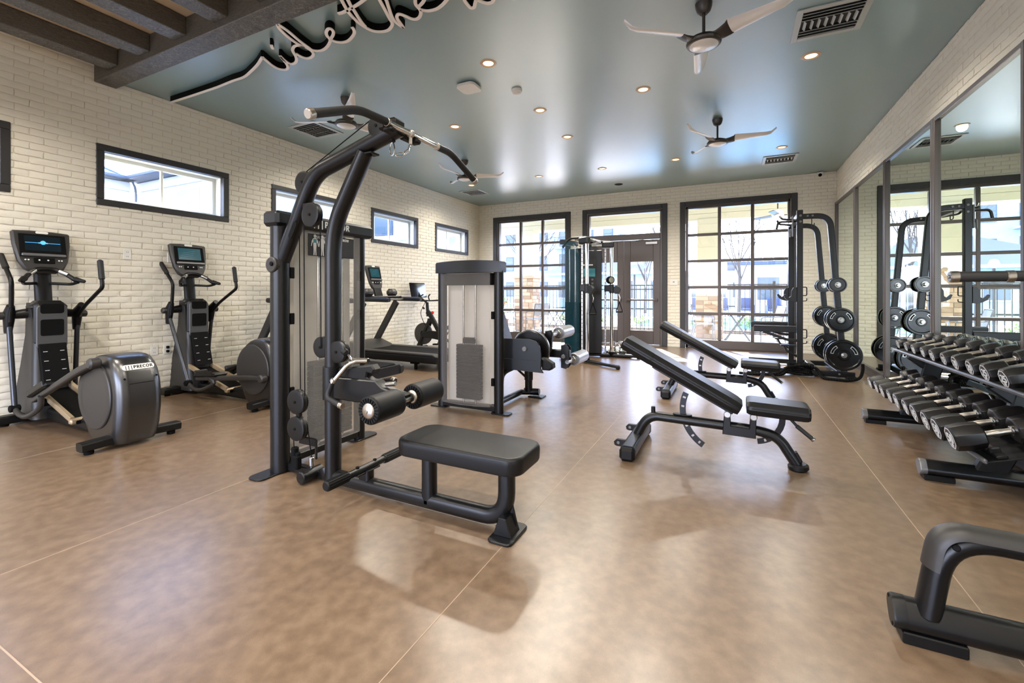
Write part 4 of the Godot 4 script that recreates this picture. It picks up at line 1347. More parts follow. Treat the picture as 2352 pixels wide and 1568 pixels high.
func benches() -> void:
	var t = thing("weight_bench", "black adjustable incline bench nearest the camera, with perforated arcs", "bench", Vector3(-0.1, 0, -3.55), "adjustable incline benches")
	var bm: Material = M.black_metal
	var ox = Vector3(0.1, 0, 0)
	var fr = PackedVector3Array([ox + Vector3(-0.66, 0.09, 0), ox + Vector3(-0.575, 0.255, 0), ox + Vector3(0.155, 0.238, 0), ox + Vector3(0.29, 0.205, 0), ox + Vector3(0.395, 0.03, 0)])
	part("frame", G.new().sweep(G.round_path(fr, 0.12, 8), G.oval(0.035, 0.036, 20), Vector3(0, 0, 1)), bm, t)
	part("rear_foot", G.new().sweep(PackedVector3Array([ox + Vector3(-0.665, 0.06, 0.335), ox + Vector3(-0.665, 0.06, -0.335)]), G.rrect(0.105, 0.09, 0.025, 3), Vector3.UP), bm, t)
	for s in [-1, 1]:
		part("foot_cap", G.new().box(ox + Vector3(-0.665, 0.05, s * 0.33), Vector3(0.108, 0.094, 0.09), 0.02), M.rubber, t)
		part("wheel_bracket", G.new().prism(v2([-0.70, 0.055, -0.70, 0.105, -0.765, 0.105, -0.785, 0.085, -0.78, 0.062, -0.765, 0.055]), 0.035, 0.004, Transform3D(Basis(), ox + Vector3(-0.005, 0, s * 0.21))), M.black_plastic, t)
		bolt(t, ox + Vector3(-0.755, 0.083, s * 0.21 + 0.018), Vector3(0, 0, 1), 0.012, M.silver_plastic)
	part("front_foot", G.new().rod(ox + Vector3(0.405, 0.0, 0), ox + Vector3(0.40, 0.045, 0), 0.062, 24, 0.012).box(Vector3.ZERO, Vector3(0.02, 0.07, 0.045), 0.004, Transform3D(Basis(Vector3(0, 0, 1), 0.5), ox + Vector3(0.402, 0.09, 0))), M.rubber, t)
	part("stop_pin", G.new().rod(ox + Vector3(-0.54, 0.27, 0), ox + Vector3(-0.54, 0.325, 0), 0.016, 14, 0.004), bm, t)
	part("arc_slot", G.new().prism(G.rrect(0.135, 0.05, 0.024), 0.008, 0.002, Transform3D(Basis(Vector3(1, 0, 0), -PI / 2), ox + Vector3(-0.33, 0.288, 0))), bm, t)
	# adjusting arcs with holes; centre at the hinge
	var hb = Vector2(0.072, 0.335)
	part("back_arc", G.new().arc_bar(hb, 0.30, 0.021, deg_to_rad(157), deg_to_rad(238), [deg_to_rad(164), deg_to_rad(177), deg_to_rad(205), deg_to_rad(220), deg_to_rad(232)], 0.0115, 0.012, 0.0), bm, t)
	var hs = Vector2(0.236, 0.335)
	part("seat_arc", G.new().arc_bar(hs, 0.175, 0.019, deg_to_rad(0), deg_to_rad(-82), [deg_to_rad(-50), deg_to_rad(-66)], 0.0105, 0.012, 0.0), bm, t)
	part("hinge_plate", G.new().prism(v2([0.04, 0.19, 0.25, 0.185, 0.255, 0.34, 0.22, 0.345, 0.21, 0.25, 0.095, 0.255, 0.09, 0.345, 0.052, 0.345]), 0.085, 0.004, Transform3D()), bm, t)
	for h in [hb, hs]:
		bolt(t, Vector3(h.x, h.y, 0.042), Vector3(0, 0, 1), 0.024, M.steel_lip)
	# pads
	var u = Vector2(-0.735, 0.775) - Vector2(0.03, 0.365)
	var ang = atan2(u.y, u.x)
	var mid = Vector2(-0.345, 0.60) + Vector2(0.1, 0.0)
	var tr = Transform3D(Basis(Vector3(0, 0, 1), ang - PI), Vector3(mid.x, mid.y, 0))
	bench_pad(t, "backrest", 0.90, 0.27, 0.088, tr)
	part("back_support", G.new().box(Vector3(0.12, -0.052, 0), Vector3(0.62, 0.03, 0.12), 0.006, tr), bm, t)
	bench_pad(t, "head_cover", 0.26, 0.276, 0.092, tr * Transform3D(Basis(), Vector3(-0.328, 0, 0)))
	var ts = Transform3D(Basis(Vector3(0, 0, 1), -0.03), ox + Vector3(0.277, 0.405, 0))
	bench_pad(t, "seat", 0.37, 0.27, 0.088, ts)
	part("seat_support", G.new().box(Vector3(0, -0.05, 0), Vector3(0.26, 0.02, 0.12), 0.004, ts), bm, t)
	part("lever", G.new().rod(ox + Vector3(0.355, 0.345, 0.03), ox + Vector3(0.395, 0.30, 0.035), 0.009, 10).rod(ox + Vector3(0.39, 0.305, 0.035), ox + Vector3(0.475, 0.235, 0.04), 0.014, 14), M.grip, t)
	part("lever_tip", G.new().rod(ox + Vector3(0.475, 0.235, 0.04), ox + Vector3(0.486, 0.226, 0.04), 0.016, 14, 0.002), M.steel, t)
	copy(t, "weight_bench", "black adjustable incline bench farther off, in front of the squat rack", Vector3(-0.1, 0, -5.6))

func bench_pad(t: Node3D, called: String, L: float, W: float, h: float, tr: Transform3D) -> void:
	# hexagonal section with tapered ends
	var rings = []
	for e in [[-0.5, 0.80], [-0.46, 0.95], [-0.40, 1.0], [0.40, 1.0], [0.46, 0.95], [0.5, 0.80]]:
		var r = PackedVector3Array()
		var s: float = e[1]
		for q in [[-0.5, -0.1], [-0.44, -0.5], [0.44, -0.5], [0.5, -0.1], [0.485, 0.18], [0.38, 0.5], [-0.38, 0.5], [-0.485, 0.18]]:
			r.append(tr * Vector3(e[0] * L, q[1] * h * s, q[0] * W * (0.5 + s * 0.5)))
		rings.append(r)
	part(called, G.new().skin(rings), M.pad, t, 25.0)
	var seam = PackedVector3Array([tr * Vector3(-0.42 * L, 0.05 * h, W * 0.497), tr * Vector3(0.42 * L, 0.05 * h, W * 0.497)])
	part("piping", G.new().tube(seam, 0.003, 6), M.pad, t)

func cut_machine() -> void:
	# cut by the right edge of the picture: hoop, floor bar, grip bar
	var t = thing("hoop_machine", "black machine cut by the right edge, with a tube hoop over a floor bar", "gym machine", Vector3(0.9, 0, -2.0))
	var o = Vector3(-0.9, 0, 2.0)
	var bm: Material = M.black_metal
	var floorbar = G.new().sweep(PackedVector3Array([o + Vector3(0.535, 0.085, -2.0), o + Vector3(1.66, 0.085, -2.0)]), G.rrect(0.075, 0.105, 0.034, 4), Vector3(0, 0.83, -0.55).normalized())
	part("floor_bar", floorbar, bm, t)
	part("end_cap", G.new().sweep(PackedVector3Array([o + Vector3(0.502, 0.085, -2.0), o + Vector3(0.508, 0.085, -2.0), o + Vector3(0.540, 0.085, -2.0)]), G.rrect(0.078, 0.108, 0.036, 4), Vector3(0, 0.83, -0.55).normalized(), [0.94, 1.0, 1.0]), M.black_plastic, t)
	for q in [[0.035, 0.023], [-0.035, -0.023]]:
		part("cap_hole", G.new().rod(o + Vector3(0.5005, 0.085 + q[0], -2.0 - q[1]), o + Vector3(0.504, 0.085 + q[0], -2.0 - q[1]), 0.006, 10), M.matt_black, t)
	part("rubber_foot", G.new().box(o + Vector3(0.61, 0.02, -2.0), Vector3(0.17, 0.04, 0.085), 0.004), M.rubber, t)
	part("rubber_foot", G.new().box(o + Vector3(1.58, 0.02, -2.0), Vector3(0.17, 0.04, 0.085), 0.004), M.rubber, t)
	var hp = G.round_path(PackedVector3Array([o + Vector3(0.60, 0.10, -2.0), o + Vector3(0.645, 0.385, -2.0), o + Vector3(1.50, 0.37, -2.0), o + Vector3(1.53, 0.10, -2.0)]), 0.16, 9)
	part("hoop", G.new().sweep(hp, G.oval(0.037, 0.045, 24), Vector3(0, 0, 1)), bm, t)
	var cp = PackedVector3Array()
	var gp = G.round_path(PackedVector3Array([o + Vector3(0.625, 0.265, -2.0), o + Vector3(0.645, 0.385, -2.0), o + Vector3(1.45, 0.37, -2.0)]), 0.155, 9)
	for q in gp: cp.append(q)
	part("hoop_guard", G.new().sweep(cp, guard_profile(), Vector3(0, 0, 1)), M.grey_plastic, t)
	bolt(t, o + Vector3(0.662, 0.36, -1.957), Vector3(-0.4, 0.5, 0.8), 0.011, M.matt_black)
	bolt(t, o + Vector3(0.86, 0.423, -1.975), Vector3(0, 0.8, 0.5), 0.011, M.matt_black)
	# second hoop nearer the camera
	var h2 = G.round_path(PackedVector3Array([o + Vector3(0.68, 0.10, -1.50), o + Vector3(0.66, 0.33, -1.50), o + Vector3(1.50, 0.34, -1.50), o + Vector3(1.53, 0.10, -1.50)]), 0.14, 9)
	part("hoop", G.new().sweep(h2, G.oval(0.037, 0.045, 20), Vector3(0, 0, 1)), M.grey_plastic, t)
	part("floor_bar", G.new().sweep(PackedVector3Array([o + Vector3(0.64, 0.085, -1.5), o + Vector3(1.66, 0.085, -1.5)]), G.rrect(0.075, 0.105, 0.034, 4), Vector3(0, 0.83, -0.55).normalized()), bm, t)
	part("rubber_foot", G.new().box(o + Vector3(0.75, 0.02, -1.5), Vector3(0.17, 0.04, 0.085), 0.004), M.rubber, t)
	part("cross_tube", G.new().sweep(PackedVector3Array([o + Vector3(1.52, 0.09, -2.0), o + Vector3(1.52, 0.09, -1.5)]), G.rrect(0.07, 0.07, 0.03, 4), Vector3.UP), bm, t)
	part("upright", G.new().tube([o + Vector3(1.52, 0.09, -2.03), o + Vector3(1.50, 1.15, -2.12), o + Vector3(1.42, 1.258, -2.13), o + Vector3(1.2, 1.258, -2.13)], 0.03, 14, 0.08), bm, t)
	part("bar_grip", G.new().rod(o + Vector3(0.725, 1.2545, -2.13), o + Vector3(1.25, 1.2545, -2.13), 0.0188, 18), M.grip, t)
	part("grip_cap", G.new().rod(o + Vector3(0.700, 1.2545, -2.13), o + Vector3(0.727, 1.2545, -2.13), 0.0205, 18, 0.003), M.steel, t)
	part("grip_cap", G.new().rod(o + Vector3(0.845, 1.2545, -2.13), o + Vector3(0.87, 1.2545, -2.13), 0.0205, 18, 0.003), M.steel, t)
	bolt(t, o + Vector3(0.7, 1.2545, -2.13), Vector3(-1, 0, 0), 0.007, M.steel)

func guard_profile() -> PackedVector2Array:
	# half shell round the outside of a hoop tube
	var c = PackedVector2Array()
	for i in 15:
		var a = lerpf(PI * 0.55, PI * 1.45, i / 14.0)
		c.append(Vector2(cos(a) * 0.0415, sin(a) * 0.0495))
	for i in 15:
		var a = lerpf(PI * 1.45, PI * 0.55, i / 14.0)
		c.append(Vector2(cos(a) * 0.0372, sin(a) * 0.0452))
	return c

# ---------------------------------------------------------------- cardio machines
func console(t: Node3D, at: Vector3, w: float, h: float, tilt: float, screen: Material, glow: bool, label := "") -> void:
	# faces +x, leans back by tilt; body, screen, tray, keys, badge
	var b = Basis(Vector3(0, 0, 1), tilt) * Basis(Vector3(0, 0, -1), Vector3(0, 1, 0), Vector3(1, 0, 0))
	var T = Transform3D(b, at)
	var o = v2([-0.5, 0.5, -0.47, 0.53, -0.2, 0.55, 0.2, 0.55, 0.47, 0.53, 0.5, 0.5, 0.49, 0.2, 0.43, -0.2, 0.34, -0.40, 0.2, -0.5, -0.2, -0.5, -0.34, -0.40, -0.43, -0.2, -0.49, 0.2])
	var pl = PackedVector2Array()
	for q in o: pl.append(Vector2(q.x * w, q.y * h))
	part("console", G.new().prism(pl, 0.055, 0.014, T * Transform3D(Basis(), Vector3(0, 0, -0.03))), M.grey_plastic, t)
	part("console_face", G.new().box(Vector3(0, h * 0.17, 0.001), Vector3(w * 0.80, h * 0.56, 0.008), 0.003, T), M.matt_black, t)
	var sc = part("screen", G.new().box(Vector3(0, h * 0.22, 0.0055), Vector3(w * 0.62, h * 0.36, 0.002), 0.0, T), screen, t)
	var streak = G.new()
	if glow:
		streak.box(Vector3(0, h * 0.235, 0.007), Vector3(w * 0.60, 0.0035, 0.0012), 0.0, T)
		streak.box(Vector3(0, h * 0.235, 0.007), Vector3(w * 0.16, 0.010, 0.0012), 0.0, T)
		streak.rod(T * Vector3(0, h * 0.245, 0.006), T * Vector3(0, h * 0.245, 0.0078), h * 0.05, 14)
	else:
		for k in 3:
			streak.box(Vector3(-w * 0.05 + k * 0.02, h * (0.16 + 0.06 * k), 0.007), Vector3(w * 0.38, 0.002, 0.0012), 0.0, T * Transform3D(Basis(Vector3(0, 0, 1), 0.25), Vector3(0, 0, 0)))
	part("screen_image", streak, M.screen_glow if glow else M.screen_line, sc)
	part("tray", G.new().box(Vector3(0, -h * 0.07, 0.012), Vector3(w * 0.76, h * 0.07, 0.025), 0.006, T), M.silver_plastic, t)
	part("keypad", G.new().box(Vector3(0, -h * 0.20, 0.001), Vector3(w * 0.36, h * 0.13, 0.008), 0.003, T), M.matt_black, t)
	var keys = G.new()
	for k in [-0.32, -0.27, -0.09, 0.06, 0.25, 0.3]:
		keys.rod(T * Vector3(k * w, -h * 0.19, 0.003), T * Vector3(k * w, -h * 0.19, 0.007), h * 0.018, 8)
	part("key", keys, M.white_print, t)
	part("badge", G.new().prism(G.rrect(w * 0.22, h * 0.06, h * 0.028), 0.006, 0.001, T * Transform3D(Basis(), Vector3(0, h * 0.50, 0.0))), M.white_plastic, t)

func screens() -> void:
	for a in [["screen_dark", Color(0.08, 0.14, 0.17), 0.35], ["screen_teal", Color(0.10, 0.30, 0.34), 0.6], ["screen_glow", Color(0.35, 0.7, 1.0), 1.1], ["screen_line", Color(0.35, 0.55, 0.6), 0.5]]:
		var s = m(a[0], a[1] * 0.4, 0.12)
		s.emission_enabled = true
		s.emission = a[1]
		s.emission_energy_multiplier = a[2]

func elliptical(label: String, at: Vector3, screen: Material, glow: bool, turned: bool) -> Node3D:
	var t = thing("elliptical_trainer", label, "elliptical", at, "elliptical trainers")
	var o = Vector3(5.2, 0, 1.85)
	var bm: Material = M.black_plastic
	var P = func(x: float, y: float, z: float) -> Vector3: return o + Vector3(x, y, -1.85 + z)
	var Z = func(z: float) -> Transform3D: return Transform3D(Basis(), o + Vector3(0, 0, -1.85 + z))
	# rear drive housing with round side covers
	var body = []
	for q in [[0.03, -4.62, -4.19, 0.29], [0.07, -4.66, -4.165, 0.30], [0.16, -4.71, -4.14, 0.31], [0.28, -4.745, -4.122, 0.312], [0.40, -4.75, -4.12, 0.312], [0.50, -4.735, -4.135, 0.312], [0.58, -4.70, -4.165, 0.308], [0.635, -4.655, -4.20, 0.298], [0.675, -4.60, -4.24, 0.28], [0.695, -4.555, -4.285, 0.255], [0.706, -4.50, -4.34, 0.21]]:
		var r = PackedVector3Array()
		for v in G.rrect(q[2] - q[1], q[3], 0.085, 6):
			r.append(P.call((q[1] + q[2]) / 2 + v.x, q[0], v.y))
		body.append(r)
	part("drive_housing", G.new().skin(body), M.housing, t, 50.0)
	for s in [-1.0, 1.0]:
		part("side_cover", G.new().lathe([[0.0, 0.0], [0.262, 0.0], [0.262, 0.010], [0.255, 0.016], [0.20, 0.018], [0.19, 0.014], [0.0, 0.014]], 40, Transform3D(Basis(Vector3(1, 0, 0), PI / 2 * s), P.call(-4.475, 0.388, s * 0.152))), M.grey_plastic, t)
	# badge on the sloping back
	var bt = Basis(Vector3(0, 0, -1), Vector3(-0.45, 0.893, 0).normalized(), Vector3(0.893, 0.45, 0).normalized())
	var bd = part("badge", G.new().prism(G.rrect(0.21, 0.045, 0.02), 0.008, 0.002, Transform3D(bt, P.call(-4.183, 0.615, 0.0))), M.white_plastic, t)
	text("|||PRECOR", 0.034, M.matt_black, bd, Transform3D(bt, P.call(-4.183, 0.615, 0.0) + bt.z * 0.0045), "badge_lettering")
	for s in [-1, 1]:
		bolt(t, P.call(-4.147, 0.535, s * 0.105), Vector3(1, 0.3, 0), 0.008, M.matt_black)
	part("housing_seam", G.new().box(P.call(-4.145, 0.495, 0.0), Vector3(0.03, 0.004, 0.16), 0.001), M.matt_black, t)
	# feet and base
	part("rear_foot_bar", G.new().sweep(PackedVector3Array([P.call(-4.27, 0.062, 0.325), P.call(-4.27, 0.072, 0.08), P.call(-4.27, 0.072, -0.08), P.call(-4.27, 0.062, -0.325)]), G.rrect(0.10, 0.065, 0.018, 3), Vector3.UP), bm, t)
	part("front_foot_bar", G.new().sweep(PackedVector3Array([P.call(-5.85, 0.055, 0.33), P.call(-5.85, 0.055, -0.33)]), G.rrect(0.12, 0.075, 0.02, 3), Vector3.UP), bm, t)
	for s in [-1, 1]:
		for x in [-4.27, -5.85]:
			part("levelling_foot", G.new().rod(P.call(x, 0.0, s * 0.27), P.call(x, 0.03, s * 0.27), 0.03, 14, 0.005), M.matt_black, t)
	part("base_beam", G.new().sweep(PackedVector3Array([P.call(-5.9, 0.085, 0), P.call(-4.5, 0.075, 0)]), G.rrect(0.14, 0.11, 0.03, 3), Vector3.UP), bm, t)
	# ramp with pale rails
	for z in [-0.115, 0.115]:
		part("ramp_rail", G.new().sweep(PackedVector3Array([P.call(-5.72, 0.335, z), P.call(-4.98, 0.125, z)]), G.rrect(0.03, 0.05, 0.008, 2), Vector3.UP), M.beige_metal, t)
	part("ramp", G.new().sweep(PackedVector3Array([P.call(-5.74, 0.30, 0), P.call(-4.95, 0.10, 0)]), G.rrect(0.20, 0.03, 0.01, 2), Vector3.UP), M.matt_black, t)
	part("ramp_end", G.new().box(P.call(-4.98, 0.11, 0), Vector3(0.05, 0.05, 0.27), 0.012), M.beige_metal, t)
	# mast, tapered, with ladder-marked front
	var rings = []
	for q in [[0.05, -6.12, -5.60, 0.16], [0.25, -6.10, -5.66, 0.145], [0.55, -6.04, -5.72, 0.125], [0.80, -5.98, -5.74, 0.115], [1.0, -5.95, -5.76, 0.12], [1.10, -5.94, -5.80, 0.12]]:
		var r = PackedVector3Array()
		for v in G.rrect(q[2] - q[1], q[3] * 2.0, 0.05, 4):
			r.append(P.call((q[1] + q[2]) / 2 + v.x, q[0], v.y))
		rings.append(r)
	part("mast", G.new().skin(rings), M.mast_grey, t)
	part("front_panel", G.new().prism(v2([-5.745, 0.72, -5.70, 0.72, -5.60, 0.34, -5.645, 0.34]), 0.19, 0.006, Z.call(0.0)), M.matt_black, t)
	var ticks = G.new()
	for k in 4:
		for s in [-1, 1]:
			ticks.box(P.call(-5.681 + 0.022 * k, 0.65 - k * 0.085, s * 0.058), Vector3(0.004, 0.004, 0.03), 0.0)
	part("ticks", ticks, M.white_print, t)
	# head: shell, bottle pocket, arms to the pivots
	part("head_frame", G.new().box(P.call(-5.80, 0.905, 0), Vector3(0.16, 0.40, 0.23), 0.03), bm, t)
	part("head_plate", G.new().prism(G.rrect(0.215, 0.40, 0.03), 0.02, 0.006, Transform3D(Basis(Vector3(0, 0, -1), Vector3(0, 1, 0), Vector3(1, 0, 0)), P.call(-5.722, 0.875, 0))), M.plate_grey, t)
	part("pocket", G.new().prism(G.rrect(0.16, 0.15, 0.015), 0.006, 0.001, Transform3D(Basis(Vector3(0, 0, -1), Vector3(0, 1, 0), Vector3(1, 0, 0)), P.call(-5.711, 0.87, 0))), M.matt_black, t)
	part("bottle_cup", G.new().prism(G.rrect(0.165, 0.09, 0.02), 0.012, 0.003, Transform3D(Basis(Vector3(0, 0, -1), Vector3(0, 1, 0), Vector3(1, 0, 0)), P.call(-5.715, 1.045, 0))), M.matt_black, t)
	part("head_top", G.new().box(P.call(-5.83, 1.06, 0), Vector3(0.22, 0.12, 0.25), 0.05), bm, t)
	part("pivot_arm", G.new().sweep(PackedVector3Array([P.call(-5.90, 0.99, 0.22), P.call(-5.89, 1.0, 0.13), P.call(-5.87, 1.0, 0), P.call(-5.89, 1.0, -0.13), P.call(-5.90, 0.99, -0.22)]), G.oval(0.055, 0.05, 16), Vector3.UP, [0.72, 0.9, 1.3, 0.9, 0.72]), bm, t)
	# neck and console
	part("neck", G.new().sweep(PackedVector3Array([P.call(-5.90, 1.08, 0), P.call(-5.935, 1.38, 0)]), G.oval(0.04, 0.062, 18), Vector3(0, 0, 1)), bm, t)
	console(t, P.call(-5.90, 1.575, 0), 0.405, 0.395, 0.22, screen, glow)
	# fixed handlebar under the console
	var hb = G.round_path(PackedVector3Array([P.call(-5.74, 1.30, 0.19), P.call(-5.80, 1.37, 0.13), P.call(-5.86, 1.42, 0.06), P.call(-5.86, 1.42, -0.06), P.call(-5.80, 1.37, -0.13), P.call(-5.74, 1.30, -0.19)]), 0.04, 4)
	part("handlebar", G.new().sweep(hb, G.oval(0.019, 0.019, 14)), bm, t)
	for s in [-1, 1]:
		part("pulse_grip", G.new().rod(P.call(-5.785, 1.367, s * 0.135), P.call(-5.825, 1.402, s * 0.085), 0.0205, 14, 0.002), M.steel, t)
		part("bar_end", G.new().rod(P.call(-5.76, 1.325, s * 0.17), P.call(-5.67, 1.30, s * 0.225), 0.026, 14, 0.012, 0.016), M.rubber, t)
		part("bar_stay", G.new().tube([P.call(-5.73, 1.295, s * 0.19), P.call(-5.80, 1.275, s * 0.165), P.call(-5.93, 1.285, s * 0.03)], 0.014, 10, 0.03), bm, t)
	# moving arms, one swung back and one forward
	for s in [-1.0, 1.0]:
		var back: bool = s < 0.0
		var z = 0.235 * s
		var zo = 0.245 * s
		var top = PackedVector3Array([P.call(-5.89, 0.90, z), P.call(-5.89, 1.03, z), P.call(-5.55, 1.15, zo + 0.03 * s), P.call(-5.385, 1.25, zo + 0.03 * s), P.call(-5.40, 1.32, zo + 0.03 * s), P.call(-5.435, 1.50, zo + 0.03 * s)])
		if back:
			top = PackedVector3Array([P.call(-5.89, 0.93, z), P.call(-5.73, 1.06, z), P.call(-5.385, 1.245, zo), P.call(-5.40, 1.32, zo), P.call(-5.435, 1.50, zo)])
		else:
			top = PackedVector3Array([P.call(-5.855, 0.93, z), P.call(-5.825, 1.08, z), P.call(-5.785, 1.30, zo), P.call(-5.86, 1.37, zo), P.call(-6.04, 1.545, zo)])
		part("moving_arm", G.new().sweep(G.round_path(top, 0.07, 6), G.oval(0.017, 0.017, 14)), bm, t)
		var e = top[top.size() - 1]
		var d = (e - top[top.size() - 2]).normalized()
		part("arm_grip", G.new().rod(e - d * 0.19, e + d * 0.01, 0.0235, 16, 0.012), M.grip, t)
		var foot: Vector3 = P.call(-5.93, 0.16, z) if back else P.call(-5.75, 0.16, z)
		if turned:
			foot = P.call(-5.98, 0.20, z) if back else P.call(-5.50, 0.17, z)
		part("arm_tube", G.new().rod(P.call(-5.875, 0.90, z), foot, 0.020, 14), M.arm_steel, t)
		var slv = PackedVector3Array([P.call(-5.90, 0.83, z), P.call(-5.885, 0.93, z), P.call(-5.88, 1.0, z), P.call(-5.84 if not back else -5.78, 1.075, z)])
		part("arm_sleeve", G.new().sweep(slv, G.oval(0.042, 0.036, 16), Vector3(0, 0, 1), [0.75, 1.0, 1.15, 0.75]), bm, t)
		part("pivot_cap", G.new().rod(P.call(-5.885, 0.985, z + s * 0.02), P.call(-5.885, 0.985, z + s * 0.075), 0.034, 18, 0.008), M.grey_plastic, t)
		# crank, pedal arm, pedal and coupling tube
		var zz = 0.20 * s
		var pin = Vector2(-4.37, 0.655) if s > 0.0 else Vector2(-4.58, 0.12)
		if turned:
			pin = Vector2(-4.25, 0.32) if s > 0.0 else Vector2(-4.70, 0.456)
		var roll = Vector2(-5.45, 0.26) if pin.y > 0.5 else Vector2(-5.38, 0.225)
		part("crank_joint", G.new().rod(P.call(pin.x, pin.y, s * 0.165), P.call(pin.x, pin.y, s * 0.24), 0.042, 18, 0.012), M.grey_plastic, t)
		var pa = PackedVector3Array([P.call(pin.x, pin.y, zz), P.call(pin.x - 0.22, lerpf(pin.y, roll.y, 0.2) + 0.01, zz), P.call(roll.x, roll.y, zz)])
		part("pedal_arm", G.new().sweep(pa, G.rrect(0.05, 0.05, 0.014, 3), Vector3(0, 0, 1), [0.9, 1.15, 0.9]), M.grey_plastic, t)
		var dir = (P.call(roll.x, roll.y, zz) as Vector3 - P.call(pin.x, pin.y, zz)).normalized()
		var pm: Vector3 = P.call(roll.x, roll.y, s * 0.175) - dir * 0.20
		var pt = Transform3D(Basis(-dir, Vector3(0, 0, 1).cross(-dir), Vector3(0, 0, 1)), pm)
		part("pedal", G.new().box(Vector3(0, 0.04, 0), Vector3(0.40, 0.035, 0.15), 0.014, pt).box(Vector3(-0.18, 0.065, 0), Vector3(0.04, 0.06, 0.14), 0.012, pt).box(Vector3(0, 0.062, s * 0.07), Vector3(0.30, 0.05, 0.012), 0.005, pt), bm, t)
		part("pedal_roller", G.new().rod(P.call(roll.x, roll.y - 0.035, s * 0.10), P.call(roll.x, roll.y - 0.035, s * 0.16), 0.035, 16, 0.006), M.matt_black, t)
		part("coupling_tube", G.new().sweep(G.spline(PackedVector3Array([foot, P.call(foot.x - o.x + 0.12, 0.115, z), P.call(foot.x - o.x + 0.28, 0.125, z), P.call(foot.x - o.x + 0.45, 0.21, z - s * 0.02), P.call(roll.x + 0.20, roll.y + 0.06, zz + s * 0.02)]), 6), G.oval(0.021, 0.021, 12)), M.grey_plastic, t)
		part("coupling_joint", G.new().rod(foot - Vector3(0, 0, 0.035), foot + Vector3(0, 0, 0.035), 0.032, 14, 0.006), M.matt_black, t)
	return t

func treadmill(label: String, zc: float) -> void:
	var t = thing("treadmill", label, "treadmill", Vector3(-5.0, 0, zc), "treadmills along the left wall")
	var P = func(x: float, y: float, z: float) -> Vector3: return Vector3(x + 5.0, y, z)
	var bm: Material = M.black_plastic
	part("deck", G.new().sweep(PackedVector3Array([P.call(-5.6, 0.185, 0), P.call(-4.07, 0.182, 0), P.call(-3.98, 0.18, 0), P.call(-3.945, 0.178, 0)]), G.rrect(0.82, 0.13, 0.04, 3), Vector3.UP, [1.0, 1.0, 0.985, 0.90]), M.rubber, t)
	part("belt", G.new().box(P.call(-4.72, 0.250, 0), Vector3(1.48, 0.010, 0.56), 0.003), M.matt_black, t)
	for s in [-1, 1]:
		part("side_rail", G.new().sweep(PackedVector3Array([P.call(-5.55, 0.256, s * 0.345), P.call(-4.02, 0.250, s * 0.345), P.call(-3.95, 0.22, s * 0.34)]), G.rrect(0.13, 0.03, 0.012, 3), Vector3.UP), M.grey_plastic, t)
		part("rail_end", G.new().box(P.call(-3.96, 0.185, s * 0.36), Vector3(0.07, 0.13, 0.11), 0.03), M.black_plastic, t)
		part("levelling_foot", G.new().rod(P.call(-4.40, 0.0, s * 0.30), P.call(-4.40, 0.09, s * 0.30), 0.028, 12, 0.008).box(P.call(-4.42, 0.10, s * 0.30), Vector3(0.16, 0.03, 0.05), 0.008), M.matt_black, t)
		part("upright", G.new().sweep(PackedVector3Array([P.call(-5.92, 0.20, s * 0.40), P.call(-5.86, 0.32, s * 0.40), P.call(-5.39, 1.03, s * 0.40)]), G.rrect(0.12, 0.055, 0.018, 3), Vector3(0, 0, 1)), M.mast_grey, t)
		part("handrail", G.new().sweep(PackedVector3Array([P.call(-5.56, 1.09, s * 0.40), P.call(-5.44, 1.085, s * 0.40), P.call(-4.90, 1.075, s * 0.40), P.call(-4.845, 1.07, s * 0.40)]), G.rrect(0.09, 0.075, 0.03, 3), Vector3.UP, [0.9, 1.0, 1.0, 0.75]), M.blue_black, t)
	var hood = []
	for q in [[-5.97, 0.20, 0.8], [-5.93, 0.35, 0.95], [-5.70, 0.365, 1.0], [-5.48, 0.29, 1.0], [-5.40, 0.255, 0.97]]:
		var r = PackedVector3Array()
		for v in G.rrect(0.80 * q[2], (q[1] - 0.06), 0.05, 4):
			r.append(P.call(q[0], (q[1] + 0.06) / 2 + v.y, v.x))
		hood.append(r)
	part("motor_hood", G.new().skin(hood), M.mast_grey, t)
	part("front_foot", G.new().box(P.call(-5.75, 0.05, 0), Vector3(0.2, 0.08, 0.7), 0.01), M.matt_black, t)
	part("cross_rail", G.new().sweep(PackedVector3Array([P.call(-5.36, 1.085, 0.38), P.call(-5.36, 1.085, -0.38)]), G.rrect(0.10, 0.06, 0.025, 3), Vector3.UP), bm, t)
	part("pulse_bar", G.new().rod(P.call(-5.20, 1.08, 0.37), P.call(-5.20, 1.08, -0.37), 0.017, 12), M.chrome, t)
	console(t, P.call(-5.50, 1.44, 0), 0.34, 0.42, 0.28, M.screen_teal, false)
	part("console_neck", G.new().sweep(PackedVector3Array([P.call(-5.42, 1.09, 0), P.call(-5.49, 1.30, 0)]), G.rrect(0.05, 0.18, 0.02, 3), Vector3(0, 0, 1)), bm, t)
	for s in [-1, 1]:
		part("cup_holder", G.new().box(P.call(-5.40, 1.19, s * 0.29), Vector3(0.16, 0.14, 0.20), 0.05, Transform3D()), M.grey_plastic, t)
	part("tray", G.new().box(P.call(-5.34, 1.12, 0), Vector3(0.24, 0.03, 0.70), 0.012), bm, t)

